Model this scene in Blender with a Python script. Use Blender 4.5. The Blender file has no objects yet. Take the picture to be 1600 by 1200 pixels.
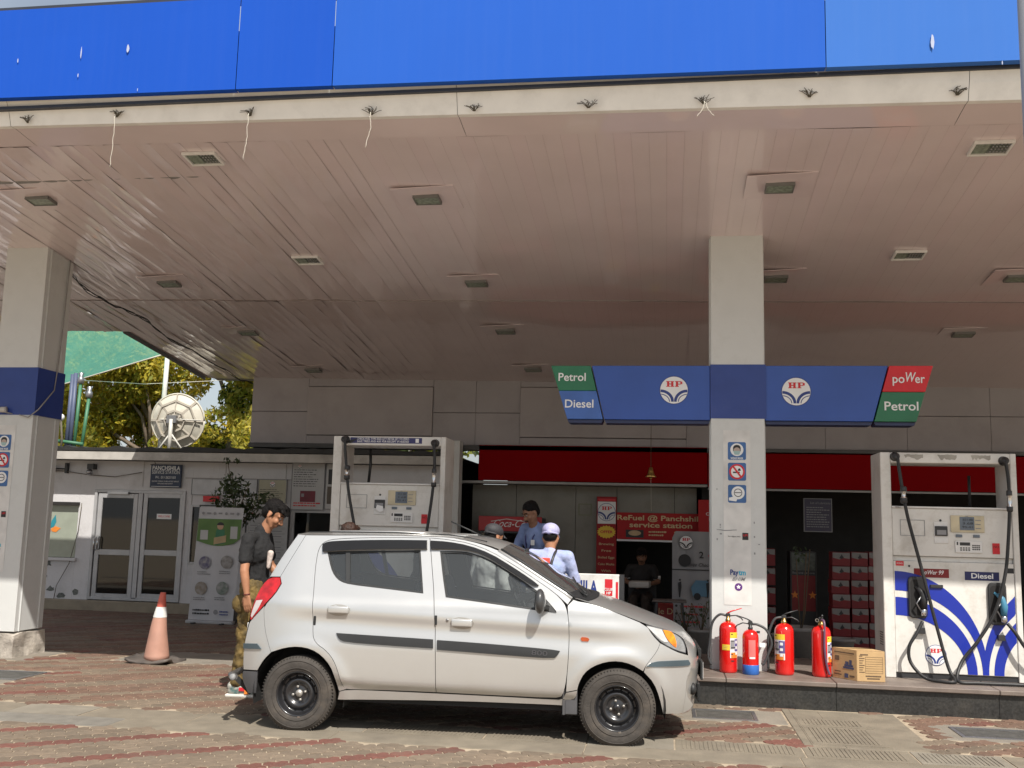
import bpy, bmesh, math, random
import numpy as np
from mathutils import Vector, Matrix, Euler, noise
from mathutils.geometry import delaunay_2d_cdt
random.seed(7)
PI = math.pi
scn = bpy.context.scene
# ------------------------------------------------------------ camera
# x runs along the forecourt to the right, y away from the road, z up
CAM_H = 1.545; FPX = 1580.0
YAW = math.radians(8.8); PITCH = math.atan(220/1580); ROLL = math.atan(.0245)
def _rz(v, a): return Vector((v[0]*math.cos(a)-v[1]*math.sin(a), v[0]*math.sin(a)+v[1]*math.cos(a), v[2]))
_F = Vector((0, math.cos(PITCH), math.sin(PITCH))); _U = Vector((0, -math.sin(PITCH), math.cos(PITCH))); _R = Vector((1, 0, 0))
CR = _rz(_R*math.cos(ROLL)+_U*math.sin(ROLL), YAW); CU = _rz(_U*math.cos(ROLL)-_R*math.sin(ROLL), YAW); CF = _rz(_F, YAW)
CP = Vector((0, 0, CAM_H))
cam = bpy.data.cameras.new('camera'); co = bpy.data.objects.new('camera', cam); scn.collection.objects.link(co)
m3 = Matrix((CR, CU, -CF)).transposed(); co.matrix_world = Matrix.Translation(CP) @ m3.to_4x4()
cam.sensor_width = 36; cam.lens = 36*FPX/1600; cam.clip_end = 3000; cam.clip_start = .05
scn.camera = co
def ray(px, py): return CF + CR*((px-800)/FPX) - CU*((py-600)/FPX)
def at_v(px, py, y):
    d = ray(px, py); return CP + d*(y/d.y)
def at_z(px, py, z=0.0):
    d = ray(px, py); return CP + d*((z-CAM_H)/d.z)
# ------------------------------------------------------------ light
SUN = Vector((.40, -.70, 1.0)).normalized()
EL = math.asin(SUN.z); AZ = math.atan2(SUN.x, SUN.y)
w = bpy.data.worlds.new('World'); scn.world = w; w.use_nodes = True
nt = w.node_tree; sky = nt.nodes.new('ShaderNodeTexSky'); sky.sky_type = 'NISHITA'; sky.sun_disc = False
sky.sun_elevation = EL; sky.sun_rotation = AZ; sky.dust_density = 3.0; sky.air_density = 1.2
bg = nt.nodes['Background']; # thin high cloud veil over the clear sky
_tc = nt.nodes.new('ShaderNodeTexCoord'); _nz = nt.nodes.new('ShaderNodeTexNoise'); _nz.inputs['Scale'].default_value = 2.6; _nz.inputs['Detail'].default_value = 7; nt.links.new(_tc.outputs['Generated'], _nz.inputs[0])
_mr = nt.nodes.new('ShaderNodeMapRange'); nt.links.new(_nz.outputs[0], _mr.inputs[0]); _mr.inputs[1].default_value = .35; _mr.inputs[2].default_value = .7; _mr.inputs[3].default_value = .22; _mr.inputs[4].default_value = .6
_mx = nt.nodes.new('ShaderNodeMix'); _mx.data_type = 'RGBA'; nt.links.new(_mr.outputs[0], _mx.inputs[0]); nt.links.new(sky.outputs[0], _mx.inputs[6]); _mx.inputs[7].default_value = (8.6, 9.3, 10.0, 1)
nt.links.new(_mx.outputs[2], bg.inputs[0]); bg.inputs[1].default_value = .078
sl = bpy.data.lights.new('sun', 'SUN'); sl.energy = 4.6; sl.angle = math.radians(.5); sl.color = (1, .95, .87)
so = bpy.data.objects.new('sun', sl); scn.collection.objects.link(so)
so.rotation_euler = SUN.to_track_quat('Z', 'Y').to_euler(); so.location = (0, 0, 30)
scn.view_settings.view_transform = 'Standard'; scn.view_settings.look = 'None'; scn.view_settings.gamma = 1
scn.view_settings.exposure = .36
scn.cycles.max_bounces = 10; scn.cycles.transparent_max_bounces = 16; scn.cycles.diffuse_bounces = 3
scn.cycles.sample_clamp_indirect = 6
# ------------------------------------------------------------ materials
_mats = {}
def mat(name, col, rough=.6, metal=0, var=.12, vscale=6, bump=0, bscale=40, coat=0, spec=.5, col2=None, dirt=0, dscale=2.5,
        emit=None, sheen=0, dirtcol=(.12, .10, .08), world=False, streak=0):
    if name in _mats: return _mats[name]
    m = bpy.data.materials.new(name); m.use_nodes = True; t = m.node_tree; N = t.nodes; L = t.links
    b = N['Principled BSDF']; b.inputs['Roughness'].default_value = rough; b.inputs['Metallic'].default_value = metal
    b.inputs['Specular IOR Level'].default_value = spec; b.inputs['Coat Weight'].default_value = coat; b.inputs['Coat Roughness'].default_value = .05
    c = Vector(col)
    tc = N.new('ShaderNodeTexCoord')
    if world:
        gp = N.new('ShaderNodeNewGeometry'); tc = type('T', (), {'outputs': {'Object': gp.outputs['Position']}})
    if var or col2:
        nz = N.new('ShaderNodeTexNoise'); nz.inputs['Scale'].default_value = vscale; nz.inputs['Detail'].default_value = 5
        L.new(tc.outputs['Object'], nz.inputs['Vector'])
        r = N.new('ShaderNodeValToRGB'); L.new(nz.outputs['Fac'], r.inputs[0])
        c2 = Vector(col2) if col2 else c*(1-var)
        c1 = c if col2 else c*(1+var)
        r.color_ramp.elements[0].position = .32; r.color_ramp.elements[1].position = .68
        r.color_ramp.elements[0].color = (*c2, 1); r.color_ramp.elements[1].color = (*c1, 1)
        out = r.outputs[0]
        if dirt:
            n2 = N.new('ShaderNodeTexNoise'); n2.inputs['Scale'].default_value = dscale; n2.inputs['Detail'].default_value = 9; n2.inputs['Roughness'].default_value = .7
            L.new(tc.outputs['Object'], n2.inputs['Vector'])
            r2 = N.new('ShaderNodeValToRGB'); L.new(n2.outputs['Fac'], r2.inputs[0])
            r2.color_ramp.elements[0].position = .5; r2.color_ramp.elements[1].position = .78
            r2.color_ramp.elements[0].color = (0, 0, 0, 1); r2.color_ramp.elements[1].color = (dirt, dirt, dirt, 1)
            mx = N.new('ShaderNodeMix'); mx.data_type = 'RGBA'; L.new(r2.outputs[0], mx.inputs[0]); L.new(out, mx.inputs[6])
            mx.inputs[7].default_value = (*dirtcol, 1); out = mx.outputs[2]
        if streak:      # vertical washed-out streaks
            mp = N.new('ShaderNodeMapping'); L.new(tc.outputs['Object'], mp.inputs[0]); mp.inputs['Scale'].default_value = (14, 14, .5); n3 = N.new('ShaderNodeTexNoise'); n3.inputs['Scale'].default_value = 1.6; n3.inputs['Detail'].default_value = 6; L.new(mp.outputs[0], n3.inputs[0])
            r3 = N.new('ShaderNodeMapRange'); L.new(n3.outputs[0], r3.inputs[0]); r3.inputs[1].default_value = .45; r3.inputs[2].default_value = .8; r3.inputs[4].default_value = streak
            m3_ = N.new('ShaderNodeMix'); m3_.data_type = 'RGBA'; L.new(r3.outputs[0], m3_.inputs[0]); L.new(out, m3_.inputs[6]); m3_.inputs[7].default_value = (.30, .36, .55, 1); out = m3_.outputs[2]
        L.new(out, b.inputs['Base Color'])
    else: b.inputs['Base Color'].default_value = (*col, 1)
    if bump:
        nb = N.new('ShaderNodeTexNoise'); nb.inputs['Scale'].default_value = bscale; nb.inputs['Detail'].default_value = 4
        L.new(tc.outputs['Object'], nb.inputs['Vector'])
        bp = N.new('ShaderNodeBump'); bp.inputs['Strength'].default_value = bump; bp.inputs['Distance'].default_value = .01
        L.new(nb.outputs['Fac'], bp.inputs['Height']); L.new(bp.outputs[0], b.inputs['Normal'])
    if emit: b.inputs['Emission Color'].default_value = (*col, 1); b.inputs['Emission Strength'].default_value = emit
    _mats[name] = m; return m
def glassmat(name, tint, rough=.02, ior=1.5, refl=1.0, film=0):
    if name in _mats: return _mats[name]
    m = bpy.data.materials.new(name); m.use_nodes = True; t = m.node_tree; N = t.nodes; L = t.links
    N.remove(N['Principled BSDF']); o = N['Material Output']
    tr = N.new('ShaderNodeBsdfTransparent'); tr.inputs[0].default_value = (*tint, 1)
    gl = N.new('ShaderNodeBsdfGlossy'); gl.inputs['Roughness'].default_value = rough; gl.inputs[0].default_value = (refl, refl, refl, 1)
    fr = N.new('ShaderNodeFresnel'); fr.inputs[0].default_value = ior
    mx = N.new('ShaderNodeMixShader'); L.new(fr.outputs[0], mx.inputs[0]); L.new(tr.outputs[0], mx.inputs[1]); L.new(gl.outputs[0], mx.inputs[2])
    out = mx.outputs[0]
    if film:      # pale veil put in for the bright street reflected in the glass
        df = N.new('ShaderNodeBsdfDiffuse'); df.inputs[0].default_value = (.48, .52, .53, 1); m2 = N.new('ShaderNodeMixShader'); m2.inputs[0].default_value = film
        L.new(out, m2.inputs[1]); L.new(df.outputs[0], m2.inputs[2]); out = m2.outputs[0]
    L.new(out, o.inputs[0]); _mats[name] = m; return m
# palette
WHITE = mat('white_paint', (.74, .73, .71), .45, dirt=.35, dscale=3, vscale=3, var=.05)
COLW = mat('column_cladding', (.60, .61, .60), .38, dirt=.25, dscale=2, var=.05, vscale=2)
GREYW = mat('grey_cladding', (.42, .40, .39), .5, dirt=.3, var=.06, vscale=2)
BLUE = mat('sign_blue', (.030, .085, .36), .35, var=.06, vscale=3)
BANDBLUE = mat('band_blue', (.022, .052, .25), .35, var=.08, vscale=5, dirt=.15)
GREEN = mat('sign_green', (.02, .16, .075), .35, var=.08)
RED = mat('sign_red', (.62, .012, .02), .4, var=.08)
PW = mat('print_white', (.78, .78, .78), .5, var=.03)
PR = mat('print_red', (.60, .02, .03), .5, var=.05)
PN = mat('print_navy', (.025, .05, .22), .5, var=.05)
PK = mat('print_black', (.02, .02, .022), .5, var=.05)
PG = mat('print_grey', (.25, .25, .26), .5, var=.05)
PY = mat('print_yellow', (.80, .55, .04), .5, var=.05)
PO = mat('print_orange', (.72, .22, .03), .5, var=.05)
PP = mat('print_purple', (.10, .02, .18), .5, var=.05)
BLACK = mat('black_rubber', (.018, .018, .019), .5, var=.2, bump=.15)
BLKPL = mat('black_plastic', (.03, .03, .032), .42, var=.15)
CHROME = mat('bright_metal', (.62, .62, .62), .22, 1, var=.05)
STEEL = mat('dull_metal', (.35, .35, .36), .4, .9, var=.1)
DARK = mat('recess_shade', (.012, .011, .011), .8, var=.2)
BRASS = mat('brass', (.55, .38, .14), .3, 1, var=.1)
ALU = mat('aluminium_frame', (.42, .42, .43), .38, .25, var=.08, dirt=.15)
# ------------------------------------------------------------ mesh helper
def tag(o, label=None, cat=None, group=None, kind=None):
    if label: o['label'] = label
    if cat: o['category'] = cat
    if group: o['group'] = group
    if kind: o['kind'] = kind
    return o
def thing(name, label, cat, loc=(0, 0, 0), rz=0, group=None):
    o = bpy.data.objects.new(name, None); scn.collection.objects.link(o)
    o.location = loc; o.rotation_euler = (0, 0, rz); o.empty_display_size = .1
    return tag(o, label, cat, group)
def copy_tree(o, parent=None):
    c = o.copy(); scn.collection.objects.link(c)
    c.parent = parent
    if parent: c.matrix_parent_inverse = Matrix()
    for ch in list(o.children): copy_tree(ch, c)
    return c
def wmat(o):
    m = Matrix()
    while o is not None:
        m = (Matrix.Translation(o.location) @ o.rotation_euler.to_matrix().to_4x4()) @ m; o = o.parent
    return m
class MB:
    def __init__(s): s.bm = bmesh.new(); s.sm = []
    def box(s, x0, x1, y0, y1, z0, z1, m=0, rot=None, piv=None):
        vs = [s.bm.verts.new((x, y, z)) for x in (x0, x1) for y in (y0, y1) for z in (z0, z1)]
        if rot is not None:
            p = Vector(piv) if piv else Vector(((x0+x1)/2, (y0+y1)/2, (z0+z1)/2))
            R = Euler(rot).to_matrix()
            for v in vs: v.co = p + R @ (v.co-p)
        for f in ((0, 1, 3, 2), (4, 6, 7, 5), (0, 4, 5, 1), (2, 3, 7, 6), (0, 2, 6, 4), (1, 5, 7, 3)):
            fc = s.bm.faces.new([vs[i] for i in f]); fc.material_index = m
        return s
    def bar(s, p0, p1, w, d=None, m=0):
        p0 = Vector(p0); p1 = Vector(p1); d = d or w; a = (p1-p0).normalized()
        up = Vector((0, 0, 1)) if abs(a.z) < .9 else Vector((0, 1, 0))
        b = a.cross(up).normalized()*w/2; c = b.cross(a).normalized()*d/2
        vs = [s.bm.verts.new(p+sb*b+sc*c) for p in (p0, p1) for sb, sc in ((-1, -1), (1, -1), (1, 1), (-1, 1))]
        for f in ((0, 1, 2, 3), (7, 6, 5, 4), (0, 4, 5, 1), (1, 5, 6, 2), (2, 6, 7, 3), (3, 7, 4, 0)):
            s.bm.faces.new([vs[i] for i in f]).material_index = m
        return s
    def tube(s, pts, r, n=8, m=0, cap=True):
        pts = [Vector(p) for p in pts]; rs = r if isinstance(r, (list, tuple)) else [r]*len(pts); rings = []
        prev = None
        for i, p in enumerate(pts):
            a = (pts[min(i+1, len(pts)-1)]-pts[max(i-1, 0)]).normalized()
            if prev is None:
                up = Vector((0, 0, 1)) if abs(a.z) < .9 else Vector((0, 1, 0)); b = a.cross(up).normalized()
            else:
                b = (prev-a*prev.dot(a)).normalized()
            prev = b; c = a.cross(b)
            rings.append([s.bm.verts.new(p+(b*math.cos(2*PI*k/n)+c*math.sin(2*PI*k/n))*rs[i]) for k in range(n)])
        for i in range(len(rings)-1):
            for k in range(n):
                f = s.bm.faces.new((rings[i][k], rings[i][(k+1) % n], rings[i+1][(k+1) % n], rings[i+1][k])); f.material_index = m; f.smooth = True
        if cap:
            for q in (rings[0][::-1], rings[-1]):
                try: s.bm.faces.new(q).material_index = m
                except ValueError: pass
        return s
    def lathe(s, prof, c=(0, 0, 0), n=24, m=0, axis='Z', smooth=True, ms=None, cap=True):
        c = Vector(c); rings = []
        for r, z in prof:
            ring = []
            for k in range(n):
                a = 2*PI*k/n
                if axis == 'Z': p = Vector((r*math.cos(a), r*math.sin(a), z))
                elif axis == 'Y': p = Vector((r*math.cos(a), z, -r*math.sin(a)))
                else: p = Vector((z, r*math.cos(a), r*math.sin(a)))
                ring.append(s.bm.verts.new(c+p))
            rings.append(ring)
        for i in range(len(rings)-1):
            for k in range(n):
                f = s.bm.faces.new((rings[i][k], rings[i][(k+1) % n], rings[i+1][(k+1) % n], rings[i+1][k]))
                f.material_index = ms[i] if ms else m; f.smooth = smooth
        for q, mm in (((rings[0][::-1], ms[0] if ms else m), (rings[-1], ms[-1] if ms else m)) if cap else ()):
            try: s.bm.faces.new(q).material_index = mm
            except ValueError: pass
        return s
    def ball(s, c, r, m=0, n=12, k=8):
        c = Vector(c); r = (r, r, r) if not isinstance(r, (tuple, list)) else r; rings = []
        for i in range(1, k):
            t = PI*i/k
            rings.append([s.bm.verts.new(c+Vector((r[0]*math.sin(t)*math.cos(2*PI*j/n), r[1]*math.sin(t)*math.sin(2*PI*j/n), r[2]*math.cos(t)))) for j in range(n)])
        top = s.bm.verts.new(c+Vector((0, 0, r[2]))); bot = s.bm.verts.new(c-Vector((0, 0, r[2])))
        for j in range(n):
            f = [s.bm.faces.new((top, rings[0][j], rings[0][(j+1) % n])), s.bm.faces.new((bot, rings[-1][(j+1) % n], rings[-1][j]))]
            for i in range(len(rings)-1): f.append(s.bm.faces.new((rings[i][j], rings[i+1][j], rings[i+1][(j+1) % n], rings[i][(j+1) % n])))
            for q in f: q.material_index = m; q.smooth = True
        return s
    def poly(s, pts, y, m=0, d=None):            # flat polygon in the xz plane facing -y, d = thickness behind it
        vs = [s.bm.verts.new((a, y, b)) for a, b in pts]
        ar = sum(pts[i][0]*pts[(i+1) % len(pts)][1]-pts[(i+1) % len(pts)][0]*pts[i][1] for i in range(len(pts)))
        if ar < 0: vs = vs[::-1]
        s.bm.faces.new(vs).material_index = m
        if d:
            v2 = [s.bm.verts.new(v.co+Vector((0, d, 0))) for v in vs]; s.bm.faces.new(v2[::-1]).material_index = m
            for i in range(len(vs)): s.bm.faces.new((vs[i], v2[i], v2[(i+1) % len(vs)], vs[(i+1) % len(vs)])).material_index = m
        return s
    def rect(s, x0, x1, z0, z1, y, m=0): return s.poly([(x0, z0), (x1, z0), (x1, z1), (x0, z1)], y, m)
    def disc(s, cx, cz, r, y, m=0, n=32, ry=None): return s.poly([(cx+r*math.cos(2*PI*k/n), cz+(ry or r)*math.sin(2*PI*k/n)) for k in range(n)], y, m)
    def face(s, pts, m=0):
        s.bm.faces.new([s.bm.verts.new(p) for p in pts]).material_index = m; return s
    def build(s, name, mats, parent=None, bevel=0, smooth=False, world=False, label=None, seg=1, kind=None, jit=0):
        if bevel:
            bmesh.ops.recalc_face_normals(s.bm, faces=s.bm.faces)
            es = [e for e in s.bm.edges if len(e.link_faces) == 2 and e.calc_face_angle(0) > .6]
            bmesh.ops.bevel(s.bm, geom=es, offset=bevel, segments=seg, affect='EDGES', profile=.6, clamp_overlap=True)
        if jit:
            for v in s.bm.verts:
                v.co += noise.noise_vector(v.co*3.1)*jit
        me = bpy.data.meshes.new(name)
        if world and parent is not None:
            s.bm.transform(wmat(parent).inverted())
        if smooth:
            for f in s.bm.faces: f.smooth = True
        s.bm.to_mesh(me); s.bm.free()
        for mm in (mats if isinstance(mats, (list, tuple)) else [mats]): me.materials.append(mm)
        o = bpy.data.objects.new(name, me); scn.collection.objects.link(o)
        if parent is not None: o.parent = parent
        if label: o['label'] = label
        if kind: o['kind'] = kind
        return o
def raw(name, verts, faces, mats, parent=None, midx=None, smooth=False):
    me = bpy.data.meshes.new(name); me.from_pydata(verts, [], faces)
    for mm in (mats if isinstance(mats, (list, tuple)) else [mats]): me.materials.append(mm)
    if midx is not None: me.polygons.foreach_set('material_index', midx)
    if smooth: me.polygons.foreach_set('use_smooth', [True]*len(me.polygons))
    me.update(); o = bpy.data.objects.new(name, me); scn.collection.objects.link(o)
    if parent is not None: o.parent = parent
    return o
def text(s, x, z, y, size, m, parent, fitw=None, align='CENTER', bold=.0, shear=0, name='lettering', rot=0, yrot=0, ext=.0008, space=1.0, pv=None):
    cu = bpy.data.curves.new('t', 'FONT'); cu.body = s; cu.size = size; cu.align_x = align; cu.align_y = 'CENTER'; cu.extrude = ext
    cu.offset = bold*size; cu.shear = shear; cu.resolution_u = 3; cu.space_character = space
    ob = bpy.data.objects.new('t', cu); me = bpy.data.meshes.new_from_object(ob)
    bpy.data.objects.remove(ob); bpy.data.curves.remove(cu)
    co_ = np.empty(len(me.vertices)*3); me.vertices.foreach_get('co', co_); co_ = co_.reshape(-1, 3)
    if len(co_) and fitw:
        wd = co_[:, 0].max()-co_[:, 0].min()
        if wd > 1e-6: co_[:, 0] *= fitw/wd
    c, sn = math.cos(rot), math.sin(rot)
    X = co_[:, 0]*c-co_[:, 1]*sn; Z = co_[:, 0]*sn+co_[:, 1]*c
    out = np.stack([X*math.cos(yrot)-co_[:, 2]*0+x, y-co_[:, 2]+X*math.sin(yrot), Z+z], 1)
    me.vertices.foreach_set('co', out.ravel()); me.materials.clear(); me.materials.append(m); me.name = name; me.update()
    o = bpy.data.objects.new(name, me); scn.collection.objects.link(o)
    if parent is not None: o.parent = parent
    return o
def arc(cx, cz, rx, rz, a0, a1, n=14): return [(cx+rx*math.cos(a0+(a1-a0)*k/n), cz+rz*math.sin(a0+(a1-a0)*k/n)) for k in range(n+1)]
def logo(cx, cz, r, y, parent, ring=None, dark=False, name='logo'):
    mb = MB(); red = 1; blue = 2
    mb.disc(cx, cz, r*1.05, y, 2); mb.disc(cx, cz, r, y-.001, 0)
    for sg in (-1, 1):
        def band(rx, rzo, th, y0, mi):
            # from the circle's edge at mid height curving down to the bottom centre
            o = [(sg*(-r*.97+rx*math.sin(t)), -r*.86+rzo*math.cos(t)) for t in [PI/2*k/12 for k in range(13)]]
            i = [(sg*(-r*.97+(rx-th)*math.sin(t)), -r*.86+(rzo-th)*math.cos(t)) for t in [PI/2*k/12 for k in range(13)]]
            pl = []
            for a, b in o+i[::-1]:
                q = math.hypot(a, b)
                if q > r*.985: a, b = a*r*.985/q, b*r*.985/q
                if sg*a > -.015*r: a = -sg*.015*r
                pl.append((cx+a, cz+b))
            mb.poly(pl, y0, mi)
        band(r*.97, r*.90, r*.20, y-.002, 2); band(r*.68, r*.58, r*.06, y-.002, 2)
    o = mb.build(name, [PW, PR, PN if not dark else PK], parent)
    h = r*.42
    mb = MB(); m2 = 0; zt = cz+r*.66; zb = zt-h; st = h*.26; yy = y-.0025
    for (a0, a1, b0, b1) in ((-.50, -.34, 0, 1), (-.20, -.04, 0, 1), (-.34, -.20, .42, .58), (-.56, -.28, 0, .13), (-.56, -.28, .87, 1), (-.26, .02, 0, .13), (-.26, .02, .87, 1),
                             (.14, .30, 0, 1), (.08, .36, 0, .13), (.08, .36, .87, 1), (.30, .50, .87, 1.0), (.30, .50, .40, .53), (.46, .60, .48, .92)):
        mb.rect(cx+a0*r, cx+a1*r, zb+b0*h, zb+b1*h, yy, 0); yy -= .00008
    mb.build('emblem_letters', [PR if not dark else PR], o)
    return o
def lines(parent, x0, x1, z0, z1, y, n, m, seed=0, name='small_print', thick=.5, frac=(.6, 1), words=True):
    R = random.Random(seed); mb = MB(); dz = (z1-z0)/n
    for i in range(n):
        z = z1-dz*(i+.5); e = x0+(x1-x0)*R.uniform(*frac); x = x0
        while x < e:
            wl = R.uniform(.04, .16)*(x1-x0); xe = min(e, x+wl)
            mb.rect(x, xe, z-dz*thick/2, z+dz*thick/2*R.uniform(.6, 1), y, 0); x = xe+.022*(x1-x0)
    return mb.build(name, m, parent, kind='stuff')
# ------------------------------------------------------------ ground
CEN = 15.62
g = MB(); g.face([(-400, -400, -.0055), (400, -400, -.0055), (400, 400, -.0055), (-400, 400, -.0055)])
SAND = mat('joint_sand', (.36, .295, .215), .95, var=.2, vscale=9, bump=.3, bscale=120)
ground = g.build('ground', SAND); tag(ground, kind='structure', label='paved forecourt ground with pale sandy joints')
# paver shape
PL, PWD = .17, .138
PANG = math.radians(34.4)
def wprof(x, a=.013):
    t = (x/(PL/2)) % 1
    return a*(1-4*abs(t-.5)) if True else 0
def paver_outline():
    pts = []
    n = 4
    for k in range(n+1): pts.append((PL*k/n, wprof(PL*k/n)))
    pts += [(PL+.012, PWD*.36+wprof(PL)), (PL-.012, PWD*.66+wprof(PL))]
    for k in range(n, -1, -1): pts.append((PL*k/n, PWD+wprof(PL*k/n)))
    pts += [(-.012, PWD*.66+wprof(0)), (.012, PWD*.36+wprof(0))]
    return pts
def offs(pts, d):
    out = []; n = len(pts)
    for i in range(n):
        a, b, c = Vector(pts[i-1]), Vector(pts[i]), Vector(pts[(i+1) % n])
        e1 = (b-a); e2 = (c-b)
        if e1.length < 1e-6 or e2.length < 1e-6: out.append(tuple(b)); continue
        n1 = Vector((-e1.y, e1.x)).normalized(); n2 = Vector((-e2.y, e2.x)).normalized(); nn = (n1+n2)
        if nn.length < 1e-6: nn = n1
        nn.normalize(); k = d/max(.35, nn.dot(n1)); out.append((b.x+nn.x*k, b.y+nn.y*k))
    return out
_po = paver_outline(); _p1 = offs(_po, .0042); _p2 = offs(_po, .0080)
def paver_mesh(name, m):
    n = len(_p1); vs = [(a, b, -.014) for a, b in _p1]+[(a, b, -.0035) for a, b in _p1]+[(a, b, 0) for a, b in _p2]
    fs = [tuple(range(2*n, 3*n))]
    for r in (0, n):
        for i in range(n): fs.append((r+i, r+(i+1) % n, r+n+(i+1) % n, r+n+i))
    return vs, fs
def pave_mat(name, c):
    m = mat(name, c, .85, var=.13, vscale=18, bump=.35, bscale=160, dirt=.75, dscale=1.6, dirtcol=(.13, .11, .085), world=True)
    N = m.node_tree.nodes; L = m.node_tree.links
    b = N['Principled BSDF']; src = b.inputs['Base Color'].links[0].from_socket
    # every paver a little lighter or darker than its neighbour
    gi = N.new('ShaderNodeObjectInfo'); geo = N.new('ShaderNodeNewGeometry')
    ad = N.new('ShaderNodeMath'); ad.operation = 'ADD'; L.new(gi.outputs['Random'], ad.inputs[0]); L.new(geo.outputs['Random Per Island'], ad.inputs[1])
    fr = N.new('ShaderNodeMath'); fr.operation = 'FRACT'; L.new(ad.outputs[0], fr.inputs[0])
    mr = N.new('ShaderNodeMapRange'); L.new(fr.outputs[0], mr.inputs[0]); mr.inputs[3].default_value = .84; mr.inputs[4].default_value = 1.14
    vm = N.new('ShaderNodeVectorMath'); vm.operation = 'SCALE'; L.new(src, vm.inputs[0]); L.new(mr.outputs[0], vm.inputs[3])
    L.new(vm.outputs[0], b.inputs['Base Color'])
    return m
PGREY = pave_mat('paver_grey', (.175, .134, .096)); PRED = pave_mat('paver_red', (.155, .062, .046))
vs0, fs0 = paver_mesh('p', PGREY)
meP = {}
PRUST = pave_mat('paver_rust', (.165, .10, .070))
for k, mm in (('g', PGREY), ('r', PRED), ('m', PRUST)):
    me = bpy.data.meshes.new('paver'); me.from_pydata(vs0, [], fs0); me.materials.append(mm); me.update(); meP[k] = me
cd, sd = math.cos(PANG), math.sin(PANG)
# concrete zones where no pavers lie: (x0,x1,y0,y1)
ZONES = [(-30, 30, 7.2, 7.93), (1.0, 1.95, 7.93, 9.45), (-7.15, -6.0, 8.15, 9.5), (.05, .98, 8.72, 9.3), (2.1, 3.4, 8.45, 9.1), (-.62, 7, 9.5, 12.2), (-30, -6.7, 10.1, 10.95),
         (-5.9, .2, 10.45, 11.3)]
def inzone(x, y):
    for a, b, c, d in ZONES:
        if a < x < b and c < y < d: return True
    return False
cells = []
for j in range(-190, 190):
    for i in range(-160, 160):
        lx = i*PL+(PL/2 if j % 2 else 0); ly = j*PWD
        mx_, my_ = lx+PL/2, ly+PWD/2
        x = mx_*cd-my_*sd; y = mx_*sd+my_*cd
        if y < 5.3 or y > 15.75 or x < -12.5-(.6*(y-9)) or x > 6.3: continue
        if y > 12 and x > 1.6: continue
        if inzone(x, y): continue
        red = (j % 4 == 0) and noise.noise(Vector((i*.9, j*.3, 7))) < .55
        if red and y < 7.2 and (noise.noise(Vector((j*3.1, i*.05, 0))) > .5): red = False
        if y > 7.9 and red and noise.noise(Vector((x*.6, y*.6, 3))) > .12: red = False
        if not red and x > .2 and y > 7.9 and noise.noise(Vector((x*1.7, y*2.2, 9))) > .42: red = True
        dist = math.hypot(x, y-.0)
        if y > 7.9 and not red and noise.noise(Vector((x*.55+j*.9, y*.5, 21))) > .02: red = 'm'
        elif y > 7.9 and red is True and noise.noise(Vector((x*.9, y, 5))) < 0: red = 'm'
        cells.append((dist, lx, ly, red, x, y))
def inview(x, y, z=0):
    d = Vector((x, y, z))-CP; f = d.dot(CF)
    return f > .1 and -20 < 800+FPX*d.dot(CR)/f < 1620 and 600-FPX*d.dot(CU)/f < 1215
vis = sorted([c for c in cells if inview(c[4], c[5])], key=lambda c: c[0]); near = vis[:298]; nearset = set(id(c) for c in near)
R = random.Random(3)
for c in near:
    o = bpy.data.objects.new('paving_stone', meP['m' if c[3] == 'm' else ('r' if c[3] else 'g')]); scn.collection.objects.link(o); o.parent = ground
    o.location = (c[1]*cd-c[2]*sd, c[1]*sd+c[2]*cd, R.uniform(-.002, .0022)); o.rotation_euler = (R.uniform(-.006, .006), R.uniform(-.006, .006), PANG)
V0 = np.array(vs0); nV = len(V0); allV = []; allF = []; mi = []; k = 0
for c in cells:
    if id(c) in nearset: continue
    dz = R.uniform(-.002, .0022); P = V0.copy(); P[:, 0] += c[1]; P[:, 1] += c[2]
    Q = np.stack([P[:, 0]*cd-P[:, 1]*sd, P[:, 0]*sd+P[:, 1]*cd, P[:, 2]+dz+ (P[:, 0]-c[1])*R.uniform(-.012, .012)], 1)
    allV.append(Q); allF += [tuple(v+k*nV for v in f) for f in fs0]; mi += [2 if c[3] == 'm' else (1 if c[3] else 0)]*len(fs0); k += 1
far_p = raw('paving_stones', np.concatenate(allV).tolist(), allF, [PGREY, PRED, PRUST], ground, mi); far_p['kind'] = 'stuff'
# concrete strips, drain covers
CONC = mat('old_concrete', (.205, .175, .132), .9, var=.14, vscale=5, bump=.4, bscale=90, dirt=.8, dscale=1.8, dirtcol=(.14, .12, .095), world=True)
CONC2 = mat('dark_concrete', (.19, .175, .15), .9, var=.16, vscale=7, bump=.4, bscale=90, dirt=.5, dscale=3)
mb = MB(); x = -14.0; md_ = MB()
while x < 9:
    wd = R.uniform(1.1, 2.1); (md_ if x < -4.2 else mb).box(x, x+wd-.006, 7.2, 7.515, -.10, .001+R.uniform(-.002, .002)); x += wd
mb.build('concrete_strip', CONC, ground, bevel=.004); md_.build('concrete_strip', CONC2, ground, bevel=.004, label='darker grey concrete strip at far left')
def ribslab(x0, x1, y0, y1, parent, z=.004, rib=True, m=None, along='x'):
    mb = MB(); mb.box(x0+.004, x1-.004, y0+.004, y1-.004, -.09, z-.004)
    if rib:
        x = x0+.05
        while x < x1-.06:
            mb.box(x, x+.013, y0+.06, y1-.05, z-.0045, z-.0005+R.uniform(-.001, .0012)); x += .031
    return mb.build('drain_cover', m or CONC, parent)
x = -12.0; k = 0
drain = thing('drain_channel', 'long row of ribbed concrete drain cover slabs running across the forecourt under the car', 'drain', (0, 7.7, 0))
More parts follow.
